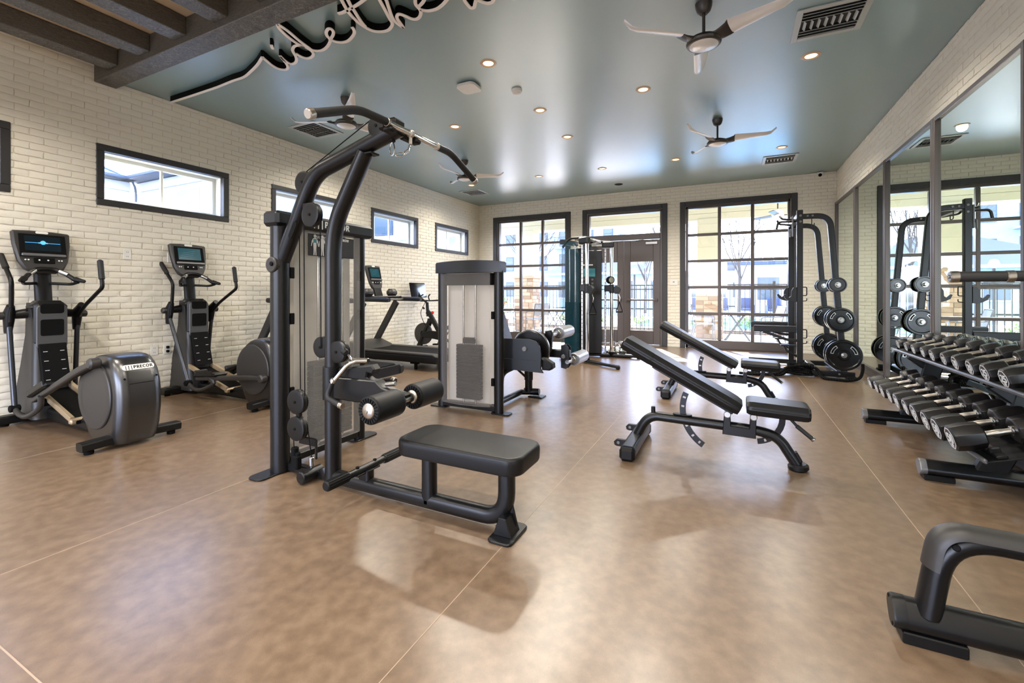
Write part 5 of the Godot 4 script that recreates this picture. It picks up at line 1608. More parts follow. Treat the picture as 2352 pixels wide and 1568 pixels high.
func bike() -> void:
	var t = thing("exercise_bike", "black spin bike with tilted screen and red knob, in the back left corner", "exercise bike", Vector3(-5.22, 0, -7.45))
	var P = func(x: float, y: float, z: float) -> Vector3: return Vector3(x + 5.4, y, z)
	var bm: Material = M.black_metal
	part("flywheel", G.new().lathe([[0.0, -0.03], [0.13, -0.03], [0.15, -0.022], [0.19, -0.022], [0.22, -0.018], [0.225, 0.0], [0.22, 0.018], [0.19, 0.022], [0.15, 0.022], [0.13, 0.03], [0.0, 0.03]], 40, Transform3D(Basis(Vector3(1, 0, 0), PI / 2), P.call(-5.88, 0.345, 0))), M.grey_plastic, t)
	part("flywheel_hub", G.new().rod(P.call(-5.88, 0.345, -0.045), P.call(-5.88, 0.345, 0.045), 0.06, 20, 0.01), M.matt_black, t)
	for s in [-1, 1]:
		part("fork", G.new().sweep(PackedVector3Array([P.call(-6.0, 0.06, s * 0.055), P.call(-5.72, 0.60, s * 0.05), P.call(-5.72, 0.66, s * 0.03)]), G.rrect(0.06, 0.03, 0.012, 3), Vector3(0, 0, 1)), bm, t)
	part("front_foot", G.new().rod(P.call(-5.99, 0.045, 0.26), P.call(-5.99, 0.045, -0.26), 0.04, 14, 0.008), bm, t)
	part("rear_foot", G.new().rod(P.call(-4.95, 0.045, 0.26), P.call(-4.95, 0.045, -0.26), 0.04, 14, 0.008), bm, t)
	part("main_tube", G.new().sweep(PackedVector3Array([P.call(-5.78, 0.80, 0), P.call(-5.70, 0.72, 0), P.call(-5.45, 0.34, 0), P.call(-5.38, 0.26, 0)]), G.rrect(0.10, 0.06, 0.02, 3), Vector3(0, 0, 1)), bm, t)
	part("chain_guard", G.new().prism(v2([-5.92, 0.36, -5.68, 0.42, -5.34, 0.40, -5.28, 0.30, -5.34, 0.22, -5.70, 0.27, -5.90, 0.28]), 0.03, 0.006, Transform3D(Basis(), P.call(0, 0, 0.055))), M.black_plastic, t)
	part("rear_stay", G.new().tube([P.call(-5.38, 0.28, 0), P.call(-4.95, 0.06, 0)], 0.03, 12).tube([P.call(-5.45, 0.36, 0), P.call(-5.20, 0.55, 0), P.call(-5.12, 0.72, 0)], 0.03, 12, 0.08), bm, t)
	part("seat_post", G.new().rod(P.call(-5.14, 0.66, 0), P.call(-5.05, 0.94, 0), 0.022, 12).rod(P.call(-5.15, 0.94, 0), P.call(-4.95, 0.94, 0), 0.02, 12), M.steel, t)
	part("saddle", G.new().sweep(PackedVector3Array([P.call(-5.17, 0.985, 0), P.call(-5.10, 0.99, 0), P.call(-5.0, 0.99, 0), P.call(-4.93, 0.995, 0), P.call(-4.90, 0.995, 0)]), G.oval(0.085, 0.03, 14), Vector3.UP, [0.25, 0.4, 0.7, 1.0, 0.8]), M.rubber, t)
	part("head_tube", G.new().rod(P.call(-5.77, 0.70, 0), P.call(-5.79, 0.99, 0), 0.032, 14).rod(P.call(-5.86, 0.86, 0.0), P.call(-5.90, 0.88, 0), 0.018, 10), bm, t)
	part("handlebar", G.new().tube([P.call(-5.62, 1.03, 0.20), P.call(-5.80, 1.02, 0.21), P.call(-5.86, 1.02, 0.08), P.call(-5.86, 1.02, -0.08), P.call(-5.80, 1.02, -0.21), P.call(-5.62, 1.03, -0.20)], 0.016, 10, 0.05), M.grip, t)
	for s in [-1, 1]:
		part("bar_horn", G.new().tube([P.call(-5.84, 1.02, s * 0.15), P.call(-5.87, 1.11, s * 0.14), P.call(-5.80, 1.15, s * 0.11)], 0.014, 10, 0.04), M.grip, t)
	var sb = Basis(Vector3(0, 0, 1), 0.20)
	part("screen_frame", G.new().box(Vector3.ZERO, Vector3(0.022, 0.31, 0.50), 0.008, Transform3D(sb, P.call(-6.02, 1.24, 0))), M.matt_black, t)
	part("screen", G.new().box(Vector3(0.012, 0, 0), Vector3(0.003, 0.285, 0.475), 0.0, Transform3D(sb, P.call(-6.02, 1.24, 0))), M.bike_screen, t)
	part("screen_arm", G.new().tube([P.call(-5.80, 0.98, 0), P.call(-5.95, 1.08, 0), P.call(-6.02, 1.2, 0)], 0.02, 10, 0.05), bm, t)
	part("resistance_knob", G.new().rod(P.call(-5.66, 0.70, 0), P.call(-5.655, 0.76, 0), 0.008, 8), M.steel, t)
	part("resistance_knob", G.new().rod(P.call(-5.655, 0.755, 0), P.call(-5.65, 0.81, 0), 0.028, 16, 0.010), M.red, t, 38.0, "red knob")
	part("cable", G.new().sweep(G.spline(v3([-0.42, 0.98, 0.03, -0.50, 0.80, 0.06, -0.48, 0.68, 0.06, -0.40, 0.52, 0.05]), 5), G.oval(0.006, 0.006, 7)), M.matt_black, t)
	for s in [-1.0, 1.0]:
		part("crank", G.new().rod(P.call(-5.38, 0.30, s * 0.075), P.call(-5.38 - s * 0.09, 0.30 - s * 0.14, s * 0.085), 0.015, 10, 0.003), M.steel, t)
		part("pedal", G.new().box(P.call(-5.38 - s * 0.09, 0.30 - s * 0.14, s * 0.14), Vector3(0.11, 0.025, 0.09), 0.006), M.matt_black, t)

# ---------------------------------------------------------------- cable machine
func cable_machine() -> void:
	var t = thing("cable_machine", "twin-tower cable machine with teal acrylic guard and chrome columns by the doors", "gym machine", Vector3(-2.6, 0, -7.7))
	var o = Vector3(2.6, 0, 7.7)
	var bm: Material = M.black_metal
	for e in [[-2.19, -7.30, -2.75, -7.60, -1.58, -6.93, -1.0], [-1.99, -8.20, -2.62, -8.05, -1.50, -8.18, 1.0]]:
		var c = o + Vector3(e[0], 0, e[1])
		var b = o + Vector3(e[2], 0, e[3])
		var f = o + Vector3(e[4], 0, e[5])
		part("floor_rail", G.new().sweep(PackedVector3Array([b + Vector3(0, 0.04, 0), c + Vector3(0, 0.04, 0), f + Vector3(0, 0.04, 0)]), G.rrect(0.07, 0.05, 0.018, 3), Vector3.UP), bm, t)
		part("rail_end", G.new().box(f + Vector3(0, 0.03, 0), Vector3(0.06, 0.06, 0.07), 0.012), M.rubber, t)
		var pole = G.new().rod(c + Vector3(0, 0.06, 0), c + Vector3(0, 2.06, 0), 0.032, 20)
		part("column", pole, M.chrome, t)
		part("column_foot", G.new().rod(c + Vector3(0, 0.03, 0), c + Vector3(0, 0.10, 0), 0.05, 16, 0.01), M.matt_black, t)
		# index bar with holes
		var ib = c + (b - c).normalized() * 0.11
		part("index_bar", G.new().box(ib + Vector3(0, 1.03, 0), Vector3(0.034, 1.96, 0.014), 0.003), M.steel, t)
		var holes = G.new()
		for k in 26:
			holes.rod(ib + Vector3(0, 0.18 + k * 0.07, 0.004), ib + Vector3(0, 0.18 + k * 0.07, 0.0085), 0.007, 8)
		part("index_marks", holes, M.matt_black, t)
		# tall shroud behind
		var d = (b - c).normalized()
		var n = d.cross(Vector3.UP).normalized()
		var T = Transform3D(Basis(d, Vector3.UP, d.cross(Vector3.UP)), (c + b) / 2 + Vector3(0, 0, 0))
		var sg: float = e[6]
		part("back_panel", G.new().box(Vector3(0.06, 1.02, -0.07 * sg), Vector3(0.42, 1.90, 0.03), 0.01, T), M.blue_black, t)
		part("stack_frame", G.new().box(Vector3(0.03, 0.55, 0.0), Vector3(0.30, 0.95, 0.09), 0.006, T), M.matt_black, t)
		for k in 14:
			part("weight_plate", G.new().box(Vector3(0.03, 0.14 + k * 0.034, 0.0), Vector3(0.31, 0.031, 0.10), 0.004, T), M.matt_black, t)
		for q in [-0.04, 0.10]:
			part("guide_rod", G.new().rod(T * Vector3(q, 0.08, 0), T * Vector3(q, 1.95, 0), 0.011, 10), M.chrome, t)
		var gp = PackedVector3Array()
		var rings = []
		for y in [0.10, 1.80, 1.95, 2.04, 2.075]:
			var lean = 0.0 if y < 1.82 else pow((y - 1.80) / 0.275, 2.0) * 0.14
			var r = PackedVector3Array()
			for k in 9:
				var a = PI * k / 8.0
				r.append(T * Vector3(0.05 - cos(a) * (0.22 - lean * 0.5) + lean * 0.5, y, sg * (0.02 + sin(a) * (0.10 - lean * 0.3))))
			for k in 9:
				var a = PI - PI * k / 8.0
				r.append(T * Vector3(0.05 - cos(a) * (0.216 - lean * 0.5) + lean * 0.5, y, sg * (0.02 + sin(a) * (0.096 - lean * 0.3))))
			rings.append(r)
		part("acrylic_guard", G.new().skin(rings), M.teal_acrylic, t, 60.0)
		part("top_head", G.new().box(Vector3(-0.26, 2.075, 0), Vector3(0.22, 0.12, 0.10), 0.02, T), M.blue_black, t)
		part("top_rail", G.new().tube([T * Vector3(-0.30, 2.13, 0), T * Vector3(0.10, 2.14, 0), T * Vector3(0.28, 2.0, 0)], 0.022, 12, 0.08), bm, t)
		if sg > 0.0:
			# instruction placard on the side that faces the room
			part("placard", G.new().box(Vector3(0.10, 1.52, -0.088), Vector3(0.30, 0.62, 0.006), 0.002, T), M.placard, t)
			part("placard_print", G.new().box(Vector3(0.10, 1.56, -0.092), Vector3(0.26, 0.15, 0.002), 0.0, T), M.teal_print, t)
			part("placard_line", G.new().box(Vector3(0.10, 1.70, -0.092), Vector3(0.18, 0.022, 0.002), 0.0, T), M.white_print, t)
			for k in 3:
				for q in 3:
					part("exercise_mark", G.new().box(Vector3(0.02 + q * 0.08, 1.43 - k * 0.07, -0.092), Vector3(0.035, 0.032, 0.002), 0.0, T), M.silver_plastic, t)
		# sliding carriage with pulley and strap
		part("carriage", G.new().rod(c + Vector3(0, 1.18, 0), c + Vector3(0, 1.34, 0), 0.045, 18, 0.006).box(c + Vector3(0, 1.27, 0) + d * 0.06, Vector3(0.14, 0.12, 0.07), 0.012), M.blue_black, t)
		var out = -d
		part("swivel_pulley", G.new().rod(c + out * 0.09 + Vector3(0, 1.24, 0) - n * 0.025, c + out * 0.09 + Vector3(0, 1.24, 0) + n * 0.025, 0.075, 24, 0.008), M.blue_black, t)
		part("snap_hook", G.new().tube([c + out * 0.13 + Vector3(0, 1.16, 0), c + out * 0.15 + Vector3(0, 1.10, 0), c + out * 0.14 + Vector3(0, 1.03, 0)], 0.006, 8), M.chrome, t)
		var strap = c + out * 0.14 + Vector3(0, 1.02, 0)
		part("strap", G.new().tube([strap, strap + Vector3(-0.05, -0.17, 0.03), strap + Vector3(-0.045, -0.19, 0.0)], 0.008, 8).tube([strap, strap + Vector3(0.05, -0.17, -0.03), strap + Vector3(0.045, -0.19, 0.0)], 0.008, 8), M.matt_black, t)
		part("strap_grip", G.new().rod(strap + Vector3(-0.055, -0.185, 0.03), strap + Vector3(0.055, -0.185, -0.03), 0.016, 12, 0.003), M.rubber, t)
		part("cable", G.new().tube([c + out * 0.06 + Vector3(0, 1.18, 0), c + out * 0.05 + Vector3(0, 0.12, 0)], 0.004, 6), M.grey_plastic, t)
	part("cross_beam", G.new().sweep(PackedVector3Array([o + Vector3(-2.74, 2.10, -7.60), o + Vector3(-2.62, 2.10, -8.05)]), G.rrect(0.09, 0.09, 0.02, 3), Vector3.UP), bm, t)
	part("floor_beam", G.new().sweep(PackedVector3Array([o + Vector3(-2.75, 0.05, -7.60), o + Vector3(-2.62, 0.05, -8.05)]), G.rrect(0.09, 0.08, 0.02, 3), Vector3.UP), bm, t)
	part("pull_up_bar", G.new().tube([o + Vector3(-2.45, 2.10, -7.45), o + Vector3(-2.20, 2.13, -7.55), o + Vector3(-2.12, 2.12, -8.0), o + Vector3(-2.35, 2.10, -8.12)], 0.016, 10, 0.08), M.chrome, t)
	part("hanging_disc", G.new().rod(o + Vector3(-2.02, 1.42, -8.16), o + Vector3(-1.97, 1.42, -8.10), 0.07, 24, 0.006), M.matt_black, t)
	part("hanging_disc_plate", G.new().rod(o + Vector3(-1.97, 1.42, -8.10), o + Vector3(-1.966, 1.42, -8.096), 0.052, 24, 0.0), M.chrome, t)
	for k in 2:
		var kb = thing("kettlebell", ["shiny chrome kettlebell on the floor tray, in front of the far chrome column", "shiny chrome kettlebell on the floor tray, nearer the doors than its twin"][k], "kettlebell", Vector3(-2.0 + k * 0.13, 0.012, -8.34 - k * 0.18), "chrome kettlebells")
		part("bell", G.new().lathe([[0.0, 0.0], [0.05, 0.0], [0.085, 0.03], [0.095, 0.075], [0.085, 0.12], [0.05, 0.155], [0.0, 0.165]], 24), M.chrome, kb)
		part("handle", G.new().tube([Vector3(-0.04, 0.14, 0), Vector3(-0.062, 0.21, 0), Vector3(-0.04, 0.25, 0), Vector3(0.04, 0.25, 0), Vector3(0.062, 0.21, 0), Vector3(0.04, 0.14, 0)], 0.014, 12, 0.03), M.chrome, kb)
	var tr = thing("floor_tray", "black tray on the floor holding the chrome kettlebells", "tray", Vector3(-1.93, 0.0, -8.45))
	var tg = G.new().box(Vector3(0, 0.006, 0), Vector3(0.55, 0.012, 0.50), 0.003)
	for s in [-1, 1]:
		tg.box(Vector3(s * 0.27, 0.025, 0), Vector3(0.02, 0.05, 0.50), 0.005).box(Vector3(0, 0.025, s * 0.245), Vector3(0.52, 0.05, 0.02), 0.005)
	part("tray", tg, M.black_plastic, tr)

# ---------------------------------------------------------------- squat rack, plates, rope
func plate_mesh(t: Node3D, r: float, w: float) -> void:
	part("rubber_disc", G.new().lathe([[0.0255, w / 2], [0.0255, -w / 2], [r * 0.30, -w / 2], [r * 0.34, -w * 0.30], [r * 0.80, -w * 0.30], [r * 0.86, -w / 2], [r * 0.97, -w / 2], [r, -w * 0.3], [r, w * 0.3], [r * 0.97, w / 2], [r * 0.86, w / 2], [r * 0.80, w * 0.30], [r * 0.34, w * 0.30], [r * 0.30, w / 2], [0.0255, w / 2]], 44, Transform3D(Basis(Vector3(1, 0, 0), PI / 2), Vector3.ZERO)), M.gloss_rubber, t)
	part("hub_ring", G.new().lathe([[0.026, 0.0], [0.036, 0.0], [0.036, w / 2 + 0.003], [0.026, w / 2 + 0.003], [0.026, 0.0]], 22, Transform3D(Basis(Vector3(1, 0, 0), PI / 2), Vector3.ZERO)), M.steel, t)
	if r > 0.12:
		# two curved grip slots with raised pale lips
		for s in [0.55, PI - 0.55]:
			part("grip_slot", G.new().arc_bar(Vector2.ZERO, r * 0.66, r * 0.085, s - 0.42, s + 0.42, [], 0.01, 0.004, w * 0.31), M.steel_lip, t)
			part("grip_slot", G.new().arc_bar(Vector2.ZERO, r * 0.655, r * 0.055, s - 0.36, s + 0.36, [], 0.01, 0.003, w * 0.33), M.matt_black, t)

func squat_rack() -> void:
	var t = thing("squat_rack", "tall black half rack with plate arms and safety arms in the back right corner", "squat rack", Vector3(0.9, 0, -8.1))
	var o = Vector3(-0.9, 0, 8.1)
	var bm: Material = M.black_metal
	var pegs = []
	for z in [-7.6, -8.65]:
		var near: bool = z > -8.0
		part("upright", G.new().box(o + Vector3(0.878, 1.22, z), Vector3(0.075, 2.32, 0.075), 0.006), bm, t)
		var marks = G.new()
		for k in 20:
			marks.rod(o + Vector3(0.8395, 0.3 + k * 0.09, z), o + Vector3(0.8415, 0.3 + k * 0.09, z), 0.010, 10)
		part("hole_row", marks, M.steel, t)
		for y in [2.295, 2.21]:
			bolt(t, o + Vector3(0.885, y, z + 0.038), Vector3(0, 0, 1), 0.016, M.silver_plastic)
		var arm = G.round_path(PackedVector3Array([o + Vector3(0.90, 2.285, z), o + Vector3(1.235, 2.275, z), o + Vector3(1.40, 0.10, z)]), 0.24, 9)
		part("plate_arm", G.new().sweep(arm, G.rrect(0.075, 0.07, 0.012, 3), Vector3(0, 0, 1)), bm, t)
		for x in [0.97, 1.03]:
			bolt(t, o + Vector3(x, 2.285, z + 0.036), Vector3(0, 0, 1), 0.014, M.silver_plastic)
		part("floor_rail", G.new().sweep(PackedVector3Array([o + Vector3(0.26, 0.055, z), o + Vector3(1.52, 0.055, z)]), G.rrect(0.075, 0.075, 0.01, 2), Vector3.UP), bm, t)
		part("rubber_foot", G.new().box(o + Vector3(0.32, 0.01, z), Vector3(0.12, 0.02, 0.08), 0.003).box(o + Vector3(1.48, 0.01, z), Vector3(0.12, 0.05, 0.12), 0.008), M.rubber, t)
		for x in [0.97, 1.34]:
			bolt(t, o + Vector3(x, 0.06, z + 0.037), Vector3(0, 0, 1), 0.014, M.silver_plastic)
		# hook, handles, safety arm, step
		part("bar_hook", G.new().prism(v2([0.84, 1.27, 0.80, 1.265, 0.775, 1.22, 0.77, 1.14, 0.745, 1.12, 0.70, 1.17, 0.675, 1.16, 0.70, 1.10, 0.75, 1.07, 0.80, 1.055, 0.84, 1.06]), 0.03, 0.003, Transform3D(Basis(), o + Vector3(0, 0, z + 0.02))), bm, t)
		for y in [1.21, 0.60]:
			part("loop_handle", G.new().tube([o + Vector3(0.915, y + 0.06, z), o + Vector3(0.965, y + 0.06, z), o + Vector3(0.965, y - 0.06, z), o + Vector3(0.915, y - 0.06, z)], 0.007, 8, 0.02), bm, t)
			part("pin_hook", G.new().tube([o + Vector3(0.965, y - 0.10, z), o + Vector3(0.965, y - 0.135, z), o + Vector3(0.915, y - 0.14, z)], 0.006, 8, 0.015), bm, t)
		part("safety_arm", G.new().box(o + Vector3(0.565, 0.655, z + 0.01), Vector3(0.54, 0.085, 0.06), 0.006), bm, t)
		part("safety_strip", G.new().box(o + Vector3(0.565, 0.702, z + 0.01), Vector3(0.53, 0.012, 0.05), 0.003), M.grey_plastic, t)
		part("safety_brace", G.new().sweep(PackedVector3Array([o + Vector3(0.42, 0.62, z + 0.01), o + Vector3(0.72, 0.51, z + 0.01), o + Vector3(0.85, 0.50, z + 0.01)]), G.rrect(0.04, 0.03, 0.006, 2), Vector3(0, 0, 1)), bm, t)
		part("step", G.new().box(o + Vector3(0.74, 0.425, z), Vector3(0.19, 0.022, 0.07), 0.004).tube([o + Vector3(0.69, 0.42, z), o + Vector3(0.72, 0.34, z), o + Vector3(0.85, 0.27, z)], 0.016, 10, 0.05), bm, t)
		for k in 3:
			var yy: float = [1.30, 0.815, 0.33][k]
			var x = lerpf(1.245, 1.40, (2.275 - yy) / 2.175)
			part("plate_peg", G.new().rod(o + Vector3(x, yy, z - 0.16), o + Vector3(x, yy, z + 0.16), 0.0245, 18, 0.004), M.steel, t)
			pegs.append([x, yy, z, k, near])
	part("cross_tube", G.new().box(o + Vector3(0.878, 2.30, -8.125), Vector3(0.07, 0.07, 0.98), 0.006), bm, t)
	part("cross_tube", G.new().box(o + Vector3(1.10, 0.055, -8.125), Vector3(0.075, 0.075, 0.98), 0.006), bm, t)
	part("cross_tube", G.new().box(o + Vector3(1.36, 0.055, -8.125), Vector3(0.075, 0.075, 0.98), 0.006), bm, t)
	part("chin_bar", G.new().tube([o + Vector3(0.86, 2.27, -7.85), o + Vector3(0.68, 2.30, -7.85), o + Vector3(0.66, 2.35, -7.90)], 0.016, 10, 0.03).tube([o + Vector3(0.86, 2.24, -7.72), o + Vector3(0.62, 2.24, -7.72), o + Vector3(0.60, 2.13, -7.72)], 0.016, 10, 0.04).tube([o + Vector3(0.86, 2.27, -8.4), o + Vector3(0.68, 2.30, -8.4), o + Vector3(0.66, 2.35, -8.35)], 0.016, 10, 0.03), bm, t)
	part("strap", G.new().box(o + Vector3(0.80, 2.16, -7.66), Vector3(0.02, 0.30, 0.04), 0.006).box(o + Vector3(0.77, 2.06, -7.66), Vector3(0.02, 0.12, 0.03), 0.006), M.silver_plastic, t)
	part("hook", G.new().tube([o + Vector3(1.02, 2.24, -7.57), o + Vector3(1.02, 2.13, -7.57), o + Vector3(1.05, 2.12, -7.57), o + Vector3(1.05, 2.18, -7.57)], 0.006, 8, 0.012), bm, t)
	# plates, one kind per peg, outside and inside
	var sizes = [0.105, 0.17, 0.212]
	var names = ["small", "medium", "large"]
	var protos = []
	for e in pegs:
		for s in [1.0, -1.0]:
			var r: float = sizes[e[3]]
			var side: String = "the front side of the near" if e[4] and s > 0 else "the rear side of the near" if e[4] else "the front side of the far" if s > 0 else "the rear side of the far"
			var lab = "%s glossy black weight plate on %s arm, %s peg" % [names[e[3]], side, ["top", "middle", "bottom"][e[3]]]
			var at = Vector3(e[0], e[1], e[2] + s * (0.07 + 0.005))
			if protos.size() <= e[3]:
				var p = thing("weight_plate", lab, "weight plate", at, "plates on the squat rack")
				plate_mesh(p, r, 0.05)
				protos.append(p)
			else:
				var c = copy(protos[e[3]], "weight_plate", lab, at)
				if s < 0: c.rotation.y = PI
	# rope in loops round the near upright and over the floor
	var rp = thing("battle_rope", "thick black rope coiled round the foot of the rack and trailing on the floor", "rope", Vector3(0.9, 0, -7.5))
	rng.seed = 44
	var pts = PackedVector3Array()
	for k in 46:
		var a = k * 0.62
		pts.append(Vector3(-0.02 + cos(a) * (0.14 + 0.02 * sin(k * 1.7)), 0.03 + k * 0.0032, -0.10 + sin(a) * (0.13 + 0.015 * cos(k * 2.1))))
	for q in [[-0.16, 0.13, 0.02], [-0.24, 0.04, 0.10], [-0.36, 0.024, 0.16], [-0.55, 0.024, 0.14], [-0.72, 0.024, 0.08]]:
		pts.append(Vector3(q[0], q[1], q[2]))
	var st = PackedVector3Array()
	for q in [[-0.80, 0.024, 0.20], [-0.62, 0.024, 0.24], [-0.45, 0.026, 0.13], [-0.30, 0.07, 0.22], [-0.18, 0.13, 0.05], [0.02, 0.17, 0.06], [0.17, 0.12, 0.02], [0.22, 0.03, 0.12], [0.34, 0.024, 0.19], [0.50, 0.024, 0.20], [0.62, 0.06, 0.16], [0.66, 0.16, 0.13], [0.665, 0.24, 0.105]]:
		st.append(Vector3(q[0], q[1], q[2]))
	for pth in [pts, st]:
		var sp = G.spline(pth, 5)
		part("rope", G.new().sweep(sp, G.oval(0.019, 0.019, 8)), M.matt_black, rp)
		var lay = G.new()
		for i in range(0, sp.size() - 1):
			var d = (sp[mini(i + 1, sp.size() - 1)] - sp[i]).normalized()
			if d.length() < 0.5: continue
			lay.lathe([[0.017, -0.006], [0.0225, 0.0], [0.017, 0.006], [0.017, -0.006]], 8, Transform3D(G.basis_y((d + Vector3(0.25, 0.2, 0.1)).normalized()), sp[i].lerp(sp[mini(i + 1, sp.size() - 1)], 0.5)))
		var ly = part("rope_strands", lay, M.rubber, rp)
		ly.set_meta("kind", "stuff")

# ---------------------------------------------------------------- dumbbells
func dumbbells() -> void:
	var t = thing("dumbbell_rack", "two-tier black dumbbell rack in front of the mirrors", "dumbbell rack", Vector3(1.4, 0, -4.455))
	var bm: Material = M.black_metal
	for s in [-1.0, 1.0]:
		var z = 0.695 * s
		var fl = Vector3(0, 0.83, -0.55).normalized()
		part("foot_bar", G.new().sweep(PackedVector3Array([Vector3(-0.285, 0.075, z), Vector3(0.33, 0.075, z)]), G.rrect(0.075, 0.095, 0.03, 4), fl), bm, t)
		part("foot_cap", G.new().sweep(PackedVector3Array([Vector3(-0.315, 0.075, z), Vector3(-0.309, 0.075, z), Vector3(-0.28, 0.075, z)]), G.rrect(0.077, 0.097, 0.031, 4), fl, [0.93, 1.0, 1.0]), M.silver_plastic, t)
		part("rubber_foot", G.new().box(Vector3(-0.22, 0.017, z), Vector3(0.15, 0.035, 0.08), 0.004).box(Vector3(0.25, 0.017, z), Vector3(0.12, 0.035, 0.08), 0.004), M.rubber, t)
		part("post", G.new().prism(v2([-0.06, 0.09, 0.10, 0.09, 0.20, 0.35, 0.30, 0.72, 0.24, 0.76, 0.15, 0.72, 0.08, 0.40]), 0.06, 0.012, Transform3D(Basis(), Vector3(0, 0, z))), bm, t)
		part("shelf_bracket", G.new().prism(v2([-0.14, 0.235, 0.20, 0.33, 0.18, 0.42, 0.05, 0.30]), 0.05, 0.008, Transform3D(Basis(), Vector3(0, 0, z))), bm, t)
		part("shelf_bracket", G.new().prism(v2([0.0, 0.615, 0.30, 0.71, 0.22, 0.55, 0.14, 0.50]), 0.05, 0.008, Transform3D(Basis(), Vector3(0, 0, z))), bm, t)
	var kinds = []
	for tier in 2:
		var ang = deg_to_rad(17.0)
		var base = Vector3(-0.13, 0.255, 0) if tier == 0 else Vector3(0.03, 0.635, 0)
		var T = Transform3D(Basis(Vector3(0, 0, 1), ang), base)
		var len = 2.16
		part("shelf", G.new().box(Vector3(0.17, 0.0, 0), Vector3(0.34, 0.008, len), 0.002, T), bm, t)
		part("shelf_lip", G.new().box(Vector3(-0.005, 0.006, 0), Vector3(0.022, 0.03, len), 0.008, T), M.lip_steel, t)
		part("shelf_lip", G.new().box(Vector3(0.345, 0.015, 0), Vector3(0.02, 0.05, len), 0.006, T), bm, t)
		for q in [0.075, 0.27]:
			part("saddle_rail", G.new().box(Vector3(q, 0.012, 0), Vector3(0.05, 0.02, len - 0.04), 0.005, T), M.black_plastic, t)
		for i in 10:
			var z = 0.925 - i * (1.85 / 9.0) if tier == 0 else 0.965 - i * (1.915 / 9.0)
			var lb: int = [50, 45, 40, 35, 30][i / 2] if tier == 0 else [25, 20, 15, 10, 5][i / 2]
			var r = lerpf(0.046, 0.060, (lb - 5) / 20.0) if tier == 1 else lerpf(0.062, 0.078, (lb - 30) / 20.0)
			var hl = lerpf(0.075, 0.105, (lb - 5) / 20.0) if tier == 1 else lerpf(0.12, 0.145, (lb - 30) / 20.0)
			var L = hl * 2 + 0.135
			for q in [0.075, 0.27]:
				part("saddle", G.new().prism(v2([-r * 0.9, 0.04, -r * 0.75, 0.045, -r * 0.4, 0.024, r * 0.4, 0.024, r * 0.75, 0.045, r * 0.9, 0.04, r * 0.9, 0.0, -r * 0.9, 0.0]), 0.05, 0.003, T * Transform3D(Basis(Vector3(0, 1, 0), PI / 2), Vector3(q, 0.0, z))), M.black_plastic, t)
			var shelf = "upper shelf" if tier == 1 else "lower shelf"
			var nth = ["nearest the camera", "second from the camera", "third from the camera", "fourth from the camera", "fifth from the camera", "sixth from the camera", "seventh from the camera", "third from the far end", "second from the far end", "at the far end"][i]
			var lab = "black %d pound dumbbell with chrome handle, %s on the %s" % [lb, nth, shelf]
			var start = -0.005 if tier == 0 else 0.005
			var at = Vector3(1.4, 0, -4.455) + T * Vector3(start + L / 2 - 0.03 + (0.34 - L) * 0.5, r + 0.026, z)
			if i % 2 == 0:
				var d = thing("dumbbell", lab, "dumbbell", at, "dumbbells on the " + shelf)
				d.rotation.z = ang
				dumbbell(d, lb, r, hl, L)
				kinds.append(d)
			else:
				var c = copy(kinds[-1], "dumbbell", lab, at)
				c.rotation.z = ang

func dumbbell(d: Node3D, lb: int, r: float, hl: float, L: float) -> void:
	part("handle", G.new().rod(Vector3(-0.072, 0, 0), Vector3(0.072, 0, 0), 0.0165, 18).lathe([[0.0, -0.03], [0.0165, -0.03], [0.0185, 0.0], [0.0165, 0.03], [0.0, 0.03]], 16, Transform3D(Basis(Vector3(0, 0, 1), -PI / 2), Vector3.ZERO)), M.brass_steel, d)
	for s in [-1.0, 1.0]:
		# eight-sided head, slightly bellied, with rounded edges
		var rings = []
		for q in [[0.068, 0.86], [0.075, 0.95], [0.075 + hl * 0.5, 1.04], [0.068 + hl - 0.008, 0.96], [0.068 + hl, 0.86]]:
			var rr = PackedVector3Array()
			for k in 8:
				for c in [-0.045, 0.045]:
					var a = TAU * (k + 0.5) / 8.0 + c
					rr.append(Vector3(s * q[0], sin(a) * r * q[1], cos(a) * r * q[1]))
			rings.append(rr)
		part("head", G.new().skin(rings), M.urethane, d, 30.0)
		part("collar", G.new().rod(Vector3(s * 0.055, 0, 0), Vector3(s * 0.070, 0, 0), 0.026, 18, 0.004), M.steel, d)
		var xe: float = s * (0.068 + hl)
		var b = Basis(Vector3(0, 0, s * -1.0), Vector3(0, 1, 0), Vector3(s, 0, 0))
		var ring = G.new()
		for k in 8:
			var a0 = TAU * (k + 0.5) / 8.0
			var a1 = TAU * (k + 1.5) / 8.0
			ring.sweep(PackedVector3Array([Vector3(xe, sin(a0) * r * 0.78, cos(a0) * r * 0.78), Vector3(xe, sin(a1) * r * 0.78, cos(a1) * r * 0.78)]), G.rrect(r * 0.07, 0.002, 0.0005, 1), Vector3(1, 0, 0))
		part("face_ring", ring, M.white_print, d)
		text(str(lb), r * 0.95, M.white_print, d, Transform3D(b, Vector3(xe, 0, 0) + b.z * 0.0005), "weight_number")
		text("LB", r * 0.34, M.white_print, d, Transform3D(b, Vector3(xe, -r * 0.5, 0) + b.z * 0.0005), "weight_unit")

